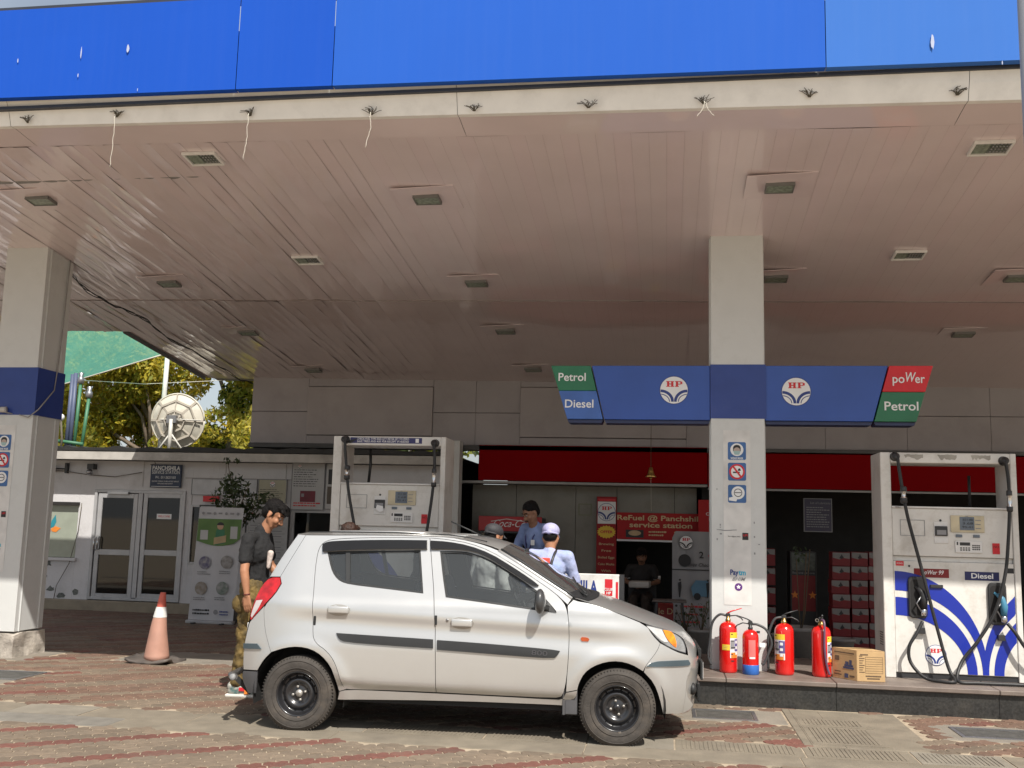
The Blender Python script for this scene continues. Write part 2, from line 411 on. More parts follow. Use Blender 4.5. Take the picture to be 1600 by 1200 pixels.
while x < 8:
    wd = (.62, .9, .75)[k % 3]
    o = ribslab(x, x+wd, 7.525, 7.92, None, .002+R.uniform(-.002, .003), rib=(x > -2.3) and k % 4 != 3, m=CONC if k % 3 else mat('drain_concrete', (.225, .20, .16), .9, var=.12, bump=.4, bscale=90, dirt=.5))
    o.data.transform(Matrix.Translation((0, -7.7, 0))); o.parent = drain
    x += wd+.006; k += 1
# frames / ramps towards the island on the right
mb = MB(); mb.box(1.0, 1.06, 7.93, 9.45, -.08, .003); mb.box(1.30, 1.94, 7.93, 9.45, -.08, -.002); mb.box(1.06, 1.30, 7.93, 9.45, -.08, .001)
mb.build('concrete_apron', CONC, ground, bevel=.004)
rc = thing('ribbed_cover', 'large ribbed concrete cover slab in front of the fuel island', 'drain cover', (1.35, 8.6, 0))
for (a, b, c, d) in ((1.07, 1.64, 8.0, 8.68), (1.07, 1.64, 8.70, 9.05)):
    o = ribslab(a, b, c, d, None, .007, True, CONC); o.name = 'slab'; o.data.transform(Matrix.Translation((-1.35, -8.6, 0))); o.parent = rc
mb = MB(); mb.box(-7.15, -6.0, 8.15, 9.5, -.08, -.001); mb.box(.06, .98, 8.72, 9.3, -.08, -.001); mb.box(2.1, 3.4, 8.45, 9.1, -.08, -.001)
mb.box(-14, -6.7, 10.1, 10.95, -.08, -.002); mb.box(-5.9, .2, 10.45, 11.3, -.08, -.002)
mb.build('concrete_patch', mat('patch_concrete', (.225, .20, .165), .9, var=.15, vscale=4, bump=.4, bscale=80, dirt=.6, dscale=2), ground, bevel=.003)
LID = mat('iron_lid', (.10, .098, .09), .6, .3, var=.25, vscale=12, bump=.5, bscale=70)
def lid(x0, x1, y0, y1, label):
    t = thing('manhole_cover', label, 'manhole cover', ((x0+x1)/2, (y0+y1)/2, 0), 0, 'square iron manhole covers')
    a = (x1-x0)/2; b = (y1-y0)/2
    mb = MB()
    for q in ((-a-.03, a+.03, -b-.03, -b), (-a-.03, a+.03, b, b+.03), (-a-.03, -a, -b, b), (a, a+.03, -b, b)): mb.box(q[0], q[1], q[2], q[3], -.05, .006)
    mb.build('rim', STEEL, t)
    MB().box(-a+.006, a-.006, -b+.006, b-.006, -.05, .003).build('lid', LID, t, bevel=.002); return t
lid(-6.55, -6.02, 8.95, 9.38, 'dark square iron manhole cover set in concrete at left, in front of the traffic cone')
lid(.25, .72, 8.83, 9.2, 'dark square iron manhole cover just ahead of the car front bumper')
lid(2.3, 2.85, 8.6, 8.95, 'dark square iron manhole cover at far right in front of the fuel pump')
# ------------------------------------------------------------ island
GRAN = mat('dark_granite', (.028, .028, .027), .35, var=.4, vscale=50, dirt=.3, dscale=3, dirtcol=(.12, .11, .09), bump=.1)
STONE = mat('island_stone', (.17, .135, .115), .55, var=.2, vscale=4, dirt=.5, dscale=2.5, dirtcol=(.26, .23, .19))
isl = thing('fuel_island', 'raised dark granite island carrying the centre column and the right fuel pump', 'kerb', (2, 9.5, 0))
MB().box(-.6, 6.9, 9.53, 11.2, -.05, .20).build('core', CONC2, isl, world=True)
x = -.62; k = 0
while x < 6.9:
    wd = (1.15, .95, 1.35)[k % 3]; MB().box(x, x+wd-.004, 9.505, 9.529, -.05, .2-.002).build('face_slab', GRAN, isl, world=True); 
    MB().box(x, x+wd-.005, 9.47, 10.35, .2, .24).build('top_slab', STONE, isl, world=True, bevel=.006)
    MB().box(x, x+wd-.005, 10.354, 11.2, .2, .24).build('top_slab', STONE, isl, world=True, bevel=.006)
    x += wd; k += 1
isl2 = thing('fuel_island', 'raised island behind the car carrying the left fuel pump', 'kerb', (-3, 10.6, 0))
MB().box(-3.85, -.1, 10.52, 11.22, -.05, .19).build('core', CONC2, isl2, world=True)
MB().box(-3.9, -.05, 10.47, 11.27, .19, .23).build('top_slab', STONE, isl2, world=True, bevel=.006)
# ------------------------------------------------------------ canopy
def zc(x, y): return 4.47-.012*(x-.65)-.11*(y-10.04)
def at_c(px, py):
    d = ray(px, py); t = (4.4778+.11*10.04-CAM_H)/(d.z+.012*d.x+.11*d.y); return CP+d*t
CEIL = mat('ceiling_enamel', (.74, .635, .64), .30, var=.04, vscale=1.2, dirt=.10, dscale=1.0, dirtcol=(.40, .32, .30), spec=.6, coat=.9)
CEILR = mat('ceiling_enamel_rear_shaded', (.68, .57, .565), .28, var=.06, vscale=1.2, dirt=.3, dscale=1.2, dirtcol=(.34, .27, .25), spec=.6, coat=.9)  # darker copy for the rear planks, shade at the back put into the colour
CEIL2 = mat('ceiling_enamel_pinkish', (.74, .625, .635), .32, var=.04, vscale=1.2, dirt=.10, dscale=1.0, dirtcol=(.40, .32, .30), spec=.6, coat=.9)
FB = mat('fascia_blue', (.009, .075, .45), .8, var=.015, vscale=1.5, spec=.15, streak=.012)
FB2 = mat('fascia_blue_bleached', (.042, .15, .50), .8, var=.02, vscale=1.2, spec=.15, streak=.02)
FB3 = mat('fascia_blue_mid', (.018, .10, .48), .8, var=.02, vscale=1.2, spec=.15, streak=.015)
TRIM = mat('fascia_trim', (.03, .035, .05), .5)
can = thing('canopy', 'large forecourt canopy with sunlit blue fascia and glossy off-white plank ceiling', 'canopy', (0, 7.5, 4.7))
XL, XR = -12.6, 11.0
seams = [XL, at_v(371, 90, 7.33).x, at_v(521, 90, 7.33).x, at_v(1290, 60, 7.33).x, 4.2, XR]
for i in range(5):
    mb = MB(); n = 8; a, b = seams[i]+.003, seams[i+1]-.003
    g_ = []
    for ix in range(n+1):
        col = []
        for iz in range(4):
            x = a+(b-a)*ix/n; zb = 4.965-.006*(x+1.5); z = zb+(5.76-.002*x-zb)*iz/3
            col.append(mb.bm.verts.new((x, 7.33+.004*noise.noise(Vector((x*.8, z*1.3, i))), z)))
        g_.append(col)
    for ix in range(n):
        for iz in range(3): mb.bm.faces.new((g_[ix][iz], g_[ix+1][iz], g_[ix+1][iz+1], g_[ix][iz+1]))
    for ix in range(n):   # folded back top and bottom returns
        for iz, dz in ((0, 0), (3, 0)):
            p, q = g_[ix][iz], g_[ix+1][iz]; r_ = mb.bm.verts.new(p.co+Vector((0, .07, 0))); s_ = mb.bm.verts.new(q.co+Vector((0, .07, 0)))
            mb.bm.faces.new((p, q, s_, r_))
    mb.build('fascia_panel', [FB, FB, FB3, FB2, FB2][i], can, world=True)
mb = MB(); mb.box(XL, XR, 7.34, 7.46, 5.765, 5.80); mb.box(XL, XR, 7.41, 7.46, 4.925, 4.95)
mb.build('edge_trim', TRIM, can, world=True, jit=.012)
jx = [XL, at_v(18, 180, 7.5).x, at_v(715, 170, 7.5).x, at_v(1512, 130, 7.5).x, XR]
for i in range(4):
    a, b = jx[i]+.002, jx[i+1]-.002
    mb = MB(); vs = []
    for x in (a, (a+b)/2, b): vs.append([mb.bm.verts.new(p) for p in ((x, 7.42, 5.0), (x, 7.46, zc(x, 7.5)+.11), (x, 7.505, zc(x, 7.5)-.012), (x, 7.56, zc(x, 7.5)-.012))])
    for k in range(2):
        for j in range(3): mb.bm.faces.new((vs[k][j], vs[k+1][j], vs[k+1][j+1], vs[k][j+1]))
    mb.build('edge_board', mat('edge_board_white', (.82, .81, .78), .5, dirt=.15, dscale=5, var=.04), can, world=True)
    MB().face([(a, 7.561, zc(a, 7.5)-.008), (b, 7.561, zc(b, 7.5)-.008), (b, 7.88, zc(b, 7.88)-.004), (a, 7.88, zc(a, 7.88)-.004)]).build('perimeter_sheet', CEIL, can, world=True)
mb = MB(); rr = random.Random(6)
for (a, b, w_, h_) in ((200, 76, .03, .07), (127, 82, .012, .10), (122, 118, .010, .04), (28, 95, .012, .04), (1457, 66, .03, .12), (1566, 98, .01, .03), (215, 140, .008, .03)):
    p = at_v(a, b, 7.32); mb.poly([(p.x+.5*w_*rr.uniform(.6, 1)*math.cos(k*PI/5), p.z+.6*h_*rr.uniform(.6, 1)*math.sin(k*PI/5)) for k in range(10)], 7.318)
mb.build('droppings', mat('dropping', (.40, .45, .60), .8), can, world=True, kind='stuff')
# deck over the ceiling (shade)
mb = MB(); mb.box(XL, XR, 7.47, 8.6, 5.35, 5.55)
def slab(x0, x1, y0, y1, h0, h1):
    vs = [mb.bm.verts.new((x, y, zc(x, y)+h)) for h in (h0, h1) for x, y in ((x0, y0), (x1, y0), (x1, y1), (x0, y1))]
    for f in ((3, 2, 1, 0), (4, 5, 6, 7), (0, 1, 5, 4), (1, 2, 6, 5), (2, 3, 7, 6), (3, 0, 4, 7)): mb.bm.faces.new([vs[i] for i in f])
slab(XL, -7.8, 8.61, 13.40, .08, .16); slab(-7.799, XR, 8.61, 16.6, .08, .16)
mb.box(XL, XR, 8.55, 8.6, 4.7, 5.34)
mb.box(XL, XL+.05, 7.5, 13.43, 4.75, 5.34); mb.poly([(XL+.06, zc(XL, 13.42)), (-7.82, zc(-7.8, 13.42)), (-7.82, 4.36), (XL+.06, 4.40)], 13.425, 0, .04)
for q in ((-7.84, -7.81),): mb.face([(q[0], 13.47, zc(-7.8, 13.47)-.02), (q[0], 16.2, zc(-7.8, 16.2)-.02), (q[0], 16.2, zc(-7.8, 16.2)+.16), (q[0], 13.47, zc(-7.8, 13.47)+.16)])
mb.build('roof_deck', mat('deck_metal', (.25, .24, .23), .6), can, world=True)
# dark backing just over the planks
MB().face([(XL, 7.9, zc(XL, 7.9)+.03), (XR, 7.9, zc(XR, 7.9)+.03), (XR, 16.2, zc(XR, 16.2)+.03), (-7.8, 16.2, zc(-7.8, 16.2)+.03), (-7.8, 13.42, zc(-7.8, 13.42)+.03), (XL, 13.42, zc(XL, 13.42)+.03)]).build('ceiling_backing', mat('ceiling_backing', (.42, .33, .32), .8), can, world=True)
MB().face([(XL, 12.048, zc(XL, 12.05)+.004), (XL, 12.052, zc(XL, 12.05)-.010), (6.6, 12.052, zc(6.6, 12.05)-.010), (6.6, 12.048, zc(6.6, 12.05)+.004)]).build('crease_strip', mat('crease_painted_shade', (.22, .18, .17), .6), can, world=True)  # thin strip, the shade line of the crease put into its dark colour
def sstep_(a, b, x):
    t = min(1, max(0, (x-a)/(b-a))); return t*t*(3-2*t)
def plank(x0, x1, y0, y1, ny, amp, seed, m):
    vs = []; fs = []; rt = random.Random(seed); lf = sstep_(-1.5, -5, x0); tl = rt.uniform(-1, 1)*(.003+.050*lf); bow = .0012+.003*lf; sk_ = .22+.78*lf
    for j in range(ny+1):
        y = y0+(y1-y0)*j/ny
        for k in range(5):
            x = x0+(x1-x0)*k/4
            a = amp*(noise.noise(Vector((x*1.1, y*.9, 1.3)))*1.6+noise.noise(Vector((x*4.5, y*1.6, seed*.7)))*.55*sk_+noise.noise(Vector((seed*1.7, y*2.6, 5)))*.5*sk_)
            edge = .0014*(abs(k-2)/2)**3
            vs.append((x, y-7.5, zc(x, y)+a+edge-4.7-(.008 if y0 > 12 else 0)+tl*(k-2)/4*(x1-x0)-bow*(abs(k-2)/2)**2))
    for j in range(ny):
        for k in range(4):
            p = j*5+k; fs.append((p, p+5, p+6, p+1))
    return raw('ceiling_plank', vs, fs, m, can, smooth=True)
x = XL+.02; i = 0; PW_ = .1445
while x < 6.6:
    tw = R.uniform(-1, 1)
    plank(x+.0006, x+PW_-.0006, 7.885, 12.045, 26, .006 if x > -4 else .0095, i, CEIL if (i*7) % 3 else CEIL2)
    y2 = 16.1 if x > -7.8 else 13.42
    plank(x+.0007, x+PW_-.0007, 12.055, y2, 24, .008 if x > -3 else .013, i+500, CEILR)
    x += PW_; i += 1
MB().face([(6.6, 7.9, zc(6.6, 7.9)), (XR, 7.9, zc(XR, 7.9)), (XR, 16, zc(XR, 16)), (6.6, 16, zc(6.6, 16))]).build('ceiling_sheet', CEIL, can, world=True)
TILT = -math.atan(.11)
LENS = mat('lamp_lens', (.23, .27, .22), .25, var=.3, vscale=30, spec=.6)
LENS2 = mat('lamp_lens_dark', (.11, .13, .11), .3, var=.4, vscale=60, spec=.6)
def clight(px, py, kind, label):
    p = at_c(px, py); t = thing('canopy_light', label, 'ceiling light', (p.x, p.y, p.z), 0, 'recessed lights in the canopy ceiling')
    t.rotation_euler = (TILT, 0, 0)
    if kind == 1:       # framed twin lens
        mb = MB(); a, b = .155, .115
        for q in ((-a, a, -b, -b+.02), (-a, a, b-.02, b), (-a, -a+.02, -b+.02, b-.02), (a-.02, a, -b+.02, b-.02)): mb.box(q[0], q[1], q[2], q[3], -.028, .0)
        mb.build('frame', WHITE, t, bevel=.003)
        MB().box(-.13, -.02, -.09, .09, -.016, -.004).build('lens', LENS, t)
        mb = MB(); mb.box(-.015, .132, -.09, .09, -.012, -.003)
        for k in range(5):
            for j in range(4): mb.ball((.01+k*.027, -.066+j*.044, -.014), (.010, .014, .006), 1, 6, 4)
        mb.build('reflector', [LENS2, STEEL], t)
    else:
        s = Random_(px); a = .30
        mb = MB(); sag = .012+.02*s
        vs = [mb.bm.verts.new(q) for q in ((-a, -a*.85, -.010-sag), (a, -a*.85, -.008), (a, a*.85, -.008), (-a, a*.85, -.010))]
        v2 = [mb.bm.verts.new(q.co+Vector((0, 0, .006))) for q in vs]
        mb.bm.faces.new(vs[::-1]); mb.bm.faces.new(v2)
        for k in range(4): mb.bm.faces.new((vs[k], vs[(k+1) % 4], v2[(k+1) % 4], v2[k]))
        mb.build('access_panel', CEIL2 if p.y < 12 else CEILR, t)
        mb = MB(); c, d = .125, .085; z = -.034-sag*.5
        for q in ((-c, c, -d, -d+.012), (-c, c, d-.012, d), (-c, -c+.012, -d+.012, d-.012), (c-.012, c, -d+.012, d-.012)): mb.box(q[0], q[1], q[2], q[3], z, z+.03)
        mb.build('frame', mat('lamp_rim', (.16, .16, .15), .5), t)
        MB().box(-c+.013, c-.013, -d+.013, d-.013, z+.006, z+.02).build('lens', LENS, t)
    return t
def Random_(s): return random.Random(s).random()
for a in [(318, 246, 1, 'framed twin-lens canopy light nearest the blue fascia, at upper left of the photo'),
          (65, 310, 2, 'canopy light in a drooping square panel at far left, above the left column'),
          (668, 308, 2, 'canopy light in a square panel near the fascia, high above the car roof'),
          (1548, 229, 1, 'framed twin-lens canopy light in the top right corner of the ceiling'),
          (1218, 289, 2, 'canopy light whose square panel gapes open, in front of the centre column top'),
          (481, 405, 1, 'small framed twin-lens canopy light above the car rear, left of the ceiling middle'),
          (265, 440, 2, 'canopy light in a square panel just in front of the ceiling crease at left'),
          (745, 440, 2, 'canopy light in a square panel just in front of the ceiling crease, above the windscreen'),
          (1420, 397, 1, 'framed twin-lens canopy light right of the centre column, above the red power sign'),
          (1212, 432, 2, 'canopy light partly hidden behind the right edge of the centre column'),
          (1590, 432, 2, 'canopy light in a square panel cut by the right edge of the photo, mid depth'),
          (388, 517, 2, 'canopy light in the rear ceiling next to the sagging black cable'),
          (790, 515, 2, 'canopy light in the rear ceiling up and left of the green petrol sign'),
          (1505, 520, 2, 'canopy light in the dark rear ceiling above the right fuel pump'),
          (490, 576, 2, 'canopy light close to the back wall, above the left fuel pump'),
          (833, 575, 2, 'canopy light close to the back wall, just left of the green petrol sign')]: clight(*a)
# frayed wire ends along the edge board
WIRE = mat('old_wire', (.10, .085, .06), .7); STR = mat('pale_string', (.55, .52, .45), .8)
for i, (px, py, hang, lb) in enumerate([(44, 187, 0, 'knot of old wire sticking out of the white edge board at far left'),
        (183, 178, .46, 'frayed wires with a long white string hanging beside the left column'), (391, 176, .40, 'frayed wires with a long white string hanging right of the twin-lens light'),
        (581, 174, .30, 'frayed wires with a shorter white string hanging left of the middle of the edge board'), (741, 168, 0, 'small dark tuft of wires on the middle of the white edge board'),
        (919, 163, 0, 'dark tuft of wires on the edge board left of the centre column'), (1100, 157, .12, 'frayed wires with two short loose ends above the centre column'),
        (1265, 146, 0, 'flat tuft of wires on the edge board right of the centre column'), (1495, 143, 0, 'bushy tuft of wires on the edge board near the top right corner')]):
    p = at_v(px, py, 7.47); t = thing('wire_tuft', lb, 'loose wires', tuple(p), 0, 'loose wires on the canopy edge'); rr = random.Random(i)
    mb = MB()
    for k in range(13):
        a = rr.uniform(0, PI); l = rr.uniform(.02, .075); q = Vector((math.cos(a)*l*1.25, -rr.uniform(.004, .03), math.sin(a)*l*.55))
        mb.tube([(rr.uniform(-.01, .01), 0, -.03), q*.5+Vector((rr.uniform(-.02, .02), 0, rr.uniform(-.012, .012))), q], .0026, 4)
    mb.build('wires', WIRE, t)
    if hang:
        for q in range(1 if hang > .2 else 2):
            pts = [(.0, -.03, -.02)]; x = 0
            for k in range(1, 15): x += rr.uniform(-.008, .008)+(-.002 if hang > .2 else (.006 if q else -.006)); pts.append((x, -.035, -.02-hang*k/14))
            MB().tube(pts, .0028, 5).build('string', STR, t)
# cable under the ceiling at left
cab = [(103, 412), (125, 436), (150, 455), (178, 470), (205, 480), (232, 497), (262, 522), (300, 541), (345, 568), (378, 588), (399, 594)]
t = thing('ceiling_cable', 'twisted black cable sagging under the ceiling at left towards the back wall', 'cable', tuple(at_c(250, 500)))
for s_ in range(3):
    pts = []
    for i in range(len(cab)-1):
        for k in range(5):
            u_ = k/5; px = cab[i][0]*(1-u_)+cab[i+1][0]*u_; py = cab[i][1]*(1-u_)+cab[i+1][1]*u_; q = at_c(px, py)
            w_ = i*5+k; pts.append(q+Vector((.06*noise.noise(Vector((w_*.23, s_*3, 0))), .05*noise.noise(Vector((w_*.31, s_*5, 1))), -.05-.07*abs(noise.noise(Vector((w_*.17, s_*7, 2)))) )))
    MB().tube(pts, .006, 5).build('strand', BLACK, t, world=True)
# grey pole at right
pp = at_v(1594, 60, 2.6)
pole = MB().lathe([(.028, 0), (.028, 4.3)], (0, 0, 0), 16).build('pole', mat('pole_grey', (.32, .33, .36), .45, .3)); pole.location = (pp.x+.026, 2.6, 0)
tag(pole, 'plain grey metal pole at the right edge, in front of the blue fascia', 'pole')
# ------------------------------------------------------------ columns
def sticker_strip(col, x0, x1, z0, z1, y, full=True):
    MB().rect(x0, x1, z0, z1, y-.003).build('notice_strip', mat('strip_vinyl', (.66, .65, .63), .4, dirt=.15), col)
    cx = (x0+x1)/2; wd = (x1-x0)
    def Z(py): return z1-(py-672)/(946-672)*(z1-z0)
    SB = mat('sticker_blue', (.045, .13, .33), .4)
    yy = y-.005
    for k, py in enumerate((705, 738, 773)):
        c = Z(py); s = wd*.335; mb = MB()
        pl = []
        for (sx, sz, a0) in ((1, 1, 0), (-1, 1, PI/2), (-1, -1, PI), (1, -1, 3*PI/2)): pl += [(cx+sx*(s-.015)+.015*math.cos(a0+q*PI/6), c+sz*(s-.015)+.015*math.sin(a0+q*PI/6)) for q in range(4)]
        mb.poly(pl, yy, 0)
        if k == 0:
            mb.disc(cx, c+.012, s*.72, yy-.001, 1); mb.poly(arc(cx, c+.03, s*.42, s*.34, 0, PI)+[(cx-s*.42, c+.0), (cx+s*.42, c+.0)][::1], yy-.002, 2)
            mb.disc(cx, c+.005, s*.36, yy-.003, 3, ry=s*.34); mb.poly([(cx-s*.42, c+.0), (cx+s*.42, c+.0), (cx+s*.25, c-s*.42), (cx-s*.25, c-s*.42)], yy-.004, 4)
        if k == 1:
            mb.disc(cx, c, s*.86, yy-.001, 5); mb.disc(cx, c, s*.66, yy-.002, 1); mb.rect(cx-s*.45, cx+s*.3, c-s*.16, c-.0, yy-.003, 2)
            mb.poly(arc(cx+s*.25, c+s*.1, s*.16, s*.28, 0, PI), yy-.003, 2)
            q = s*.58; e = s*.09; mb.poly([(cx-q-e+.01, c+q), (cx-q+e+.01, c+q+e), (cx+q+e-.01, c-q), (cx+q-e-.01, c-q-e)], yy-.004, 5)
        if k == 2:
            mb.disc(cx+s*.1, c+s*.12, s*.72, yy-.001, 1); mb.disc(cx+s*.1, c+s*.12, s*.46, yy-.002, 2); mb.disc(cx+s*.1, c+s*.12, s*.38, yy-.003, 1)
            mb.rect(cx-s*.5, cx+s*.7, c+s*.06, c+s*.2, yy-.004, 1); mb.rect(cx-s*.36, cx+s*.56, c+s*.09, c+s*.17, yy-.005, 2)
            mb.poly([(cx-s*.9, c-s*.75), (cx-s*.1, c-s*.85), (cx+s*.05, c-s*.5), (cx-s*.35, c-s*.3), (cx-s*.9, c-s*.45)], yy-.004, 1)
        o = mb.build('sticker', [SB, PW, PK, mat('face_print', (.45, .35, .3), .5), mat('mask_print', (.35, .5, .5), .5), PR], col)
        o['label'] = ['blue mask reminder sticker', 'no smoking sticker', 'round emblem sticker with a hand'][k]
        if k == 0: text('WEAR MASK', cx, c-s*.84, yy-.001, .03, PW, col, fitw=s*1.4, bold=.02)
    if full:
        text('For digital units', cx-.03, Z(840), yy, .016, PK, col, fitw=wd*.45); 
        mb = MB(); mb.rect(cx+wd*.18, cx+wd*.4, Z(845), Z(834), yy, 0); o = mb.build('sticker', [PK], col); o['label'] = 'small black and red square sticker'
        text('UPI', cx+wd*.29, Z(838), yy-.001, .03, PR, col, bold=.02); 
        text('Pay', cx-wd*.13, Z(896), yy, .07, PN, col, bold=.03, fitw=wd*.30); text('tm', cx+wd*.17, Z(896), yy, .07, mat('print_cyan', (.03, .42, .62), .5), col, bold=.03, fitw=wd*.26)
        text('BHIM', cx+wd*.02, Z(906), yy, .045, PG, col, bold=.02, shear=.4, fitw=wd*.5)
        mb = MB(); mb.disc(cx+wd*.03, Z(918), .036, yy, 0); st = []
        for k in range(10): r_ = .022 if k % 2 == 0 else .011; st.append((cx+wd*.03+r_*math.sin(k*PI/5), Z(918)+r_*math.cos(k*PI/5)))
        mb.poly(st, yy-.001, 1); o = mb.build('sticker', [PP, PW], col); o['label'] = 'round purple sticker with a white star'
def column(x0, x1, y0, y1, z0, label, name='canopy_column'):
    zt = zc((x0+x1)/2, y0)+.02
    c = thing(name, label, 'column', ((x0+x1)/2, (y0+y1)/2, 0), 0, 'canopy support columns')
    X0, X1, Y0, Y1 = x0-c.location.x, x1-c.location.x, y0-c.location.y, y1-c.location.y
    MB().box(X0, X1, Y0, Y1, z0, zt).build('shaft', COLW, c, bevel=.004)
    mb = MB()
    for (a, b) in ((X1-.13, X1-.118),): mb.box(X1, X1+.012, Y0+.07, Y0+.085, z0, zt); mb.box(X1, X1+.012, Y1-.10, Y1-.085, z0, zt)
    mb.box(X0-.012, X0, Y0+.07, Y0+.085, z0, zt); mb.build('trim', COLW, c)
    MB().box(X0-.005, X1+.016, Y0-.004, Y1+.004, 2.625, 3.16).build('blue_band', BANDBLUE, c)
    return c, X0, X1, Y0, Y1
c1, X0, X1, Y0, Y1 = column(.427, .939, 10.04, 10.55, .24, 'pale square canopy column in the centre with blue band and sticker strip, standing on the island')
sticker_strip(c1, X0+.117, X0+.375, .84, 2.51, Y0)
mb = MB(); rr = random.Random(5)
for k in range(9): # scuffs and small chips
    x = X0+rr.choice([.05, .08, .42, .44, .40]); z = rr.uniform(1.3, 2.0); mb.rect(x, x+rr.uniform(.008, .02), z, z+rr.uniform(.006, .02), Y0-.0035)
mb.poly([(X0+.05, 1.553), (X0+.13, 1.545), (X0+.24, 1.552), (X0+.24, 1.546), (X0+.13, 1.537), (X0+.05, 1.548)], Y0-.0065)
mb.build('scuffs', PG, c1)
MB().box(X0+.0, X1, Y0-.006, Y0-.001, .24, .30).build('base_flashing', COLW, c1)
c2, X0, X1, Y0, Y1 = column(-7.47, -6.96, 10.25, 10.76, .27, 'pale square canopy column at the left edge with blue band, on a broken concrete foot')
sticker_strip(c2, X0+.06, X0+.318, .84+.06, 2.51, Y0)
mb = MB(); rr = random.Random(8)
bx = bmesh.ops.create_cube(mb.bm, size=1)['verts']
for v in bx: v.co = Vector(((X0+X1)/2+v.co.x*(X1-X0+.05), (Y0+Y1)/2+v.co.y*(Y1-Y0+.05), .10+v.co.z*.30))
bmesh.ops.subdivide_edges(mb.bm, edges=mb.bm.edges[:], cuts=7, use_grid_fill=True)
for v in mb.bm.verts: v.co += noise.noise_vector(v.co*9)*.018+noise.noise_vector(v.co*3)*.02
mb.build('concrete_foot', mat('broken_concrete', (.42, .38, .33), .95, var=.25, vscale=12, bump=.8, bscale=60, dirt=.6, dscale=4), c2)
# cable and little camera on the left column
tc_ = thing('cctv_camera', 'small white security camera on the left column under its blue band', 'camera', tuple(at_v(8, 640, 10.2)))
MB().lathe([(.03, -.09), (.032, 0), (.036, .01), (.0, .012)], (0, 0, 0), 14, axis='X').build('body', mat('camera_white', (.5, .48, .45), .5), tc_)
MB().tube([(-.02, 0, 0), (0, .03, -.03), (.06, .05, -.04)], .008, 6).build('bracket', STEEL, tc_)
cw = [(30, 648), (44, 652), (60, 640), (78, 610), (84, 585), (88, 560), (92, 520), (97, 440), (99, 402)]
pts = [at_v(px, py, 10.22 if i < 3 else 10.5+.02*i) for i, (px, py) in enumerate(cw)]
pts = [Vector((max(p.x, -6.935) if i >= 3 else p.x, p.y, p.z)) for i, p in enumerate(pts)]
wc = MB().tube(pts, .007, 6).build('hanging_cable', mat('grey_cable', (.28, .27, .26), .6)); tag(wc, 'thin grey cable looping over the blue band of the left column', 'cable')
# ------------------------------------------------------------ sign wings on the centre column
def wing(name, label, P, parts, texts, lg):
    t = thing(name, label, 'sign', (P, 10.2, 2.6), 0, 'overhead fuel signs'); 
    for nm, pl, m in parts:
        MB().poly([(a-P, b-2.6) for a, b in pl], -.15, 0, .26).build(nm, m, t, bevel=.004)
        MB().poly([(a-P, b-2.6) for a, b in [(pl[0][0]+.015, pl[0][1]-.035), (pl[1][0]-.015, pl[1][1]-.035), (pl[1][0], pl[1][1]-.004), (pl[0][0], pl[0][1]-.004)]], -.12, 0, .2).build('lower_lip', mat('lip_dark', (.02, .03, .09), .4), t) if nm != 'top_panel' else None
    for s, x, z, sz, fw, kw in texts: text(s, x-P, z-2.6, -.1525, sz, PW, t, fitw=fw, bold=.012, **kw)
    logo(lg[0]-P, lg[1]-2.6, .135, -.1525, t)
    return t
zm = 2.895
def lx(z, a, b): # slanted edge helper between top (3.15) and bottom (2.61)
    return a+(b-a)*(3.15-z)/.54
wing('overhead_sign', 'blue overhead sign on the left of the column with Petrol and Diesel end panels', -.3,
     [('top_panel', [(lx(zm, -1.16, -.988), zm+.002), (lx(zm, -.76, -.631), zm+.002), (-.76, 3.15), (-1.16, 3.15)], GREEN),
      ('bottom_panel', [(-.988, 2.61), (-.631, 2.61), (lx(zm, -.76, -.631), zm), (lx(zm, -1.16, -.988), zm)], mat('diesel_blue', (.05, .13, .42), .35)),
      ('main_panel', [(-.618, 2.61), (.42, 2.61), (.42, 3.15), (-.748, 3.15)], BLUE)],
     [('Petrol', -.945, 3.03, .115, .275, {}), ('Diesel', -.87, 2.76, .115, .285, {})], (.068, 2.905))
wing('overhead_sign', 'blue overhead sign right of the column with red power and green Petrol end panels', 1.7,
     [('top_panel', [(lx(zm, 2.115, 1.965), zm+.002), (lx(zm, 2.517, 2.349), zm+.002), (2.517, 3.15), (2.115, 3.15)], RED),
      ('bottom_panel', [(1.965, 2.61), (2.349, 2.61), (lx(zm, 2.517, 2.349), zm), (lx(zm, 2.115, 1.965), zm)], GREEN),
      ('main_panel', [(.946, 2.61), (1.952, 2.61), (2.102, 3.15), (.946, 3.15)], BLUE)],
     [('po', 2.195, 3.02, .12, .11, {}), ('W', 2.295, 3.035, .13, .095, {'shear': .25}), ('er', 2.39, 3.02, .12, .09, {}), ('Petrol', 2.215, 2.755, .12, .31, {})], (1.242, 2.895))
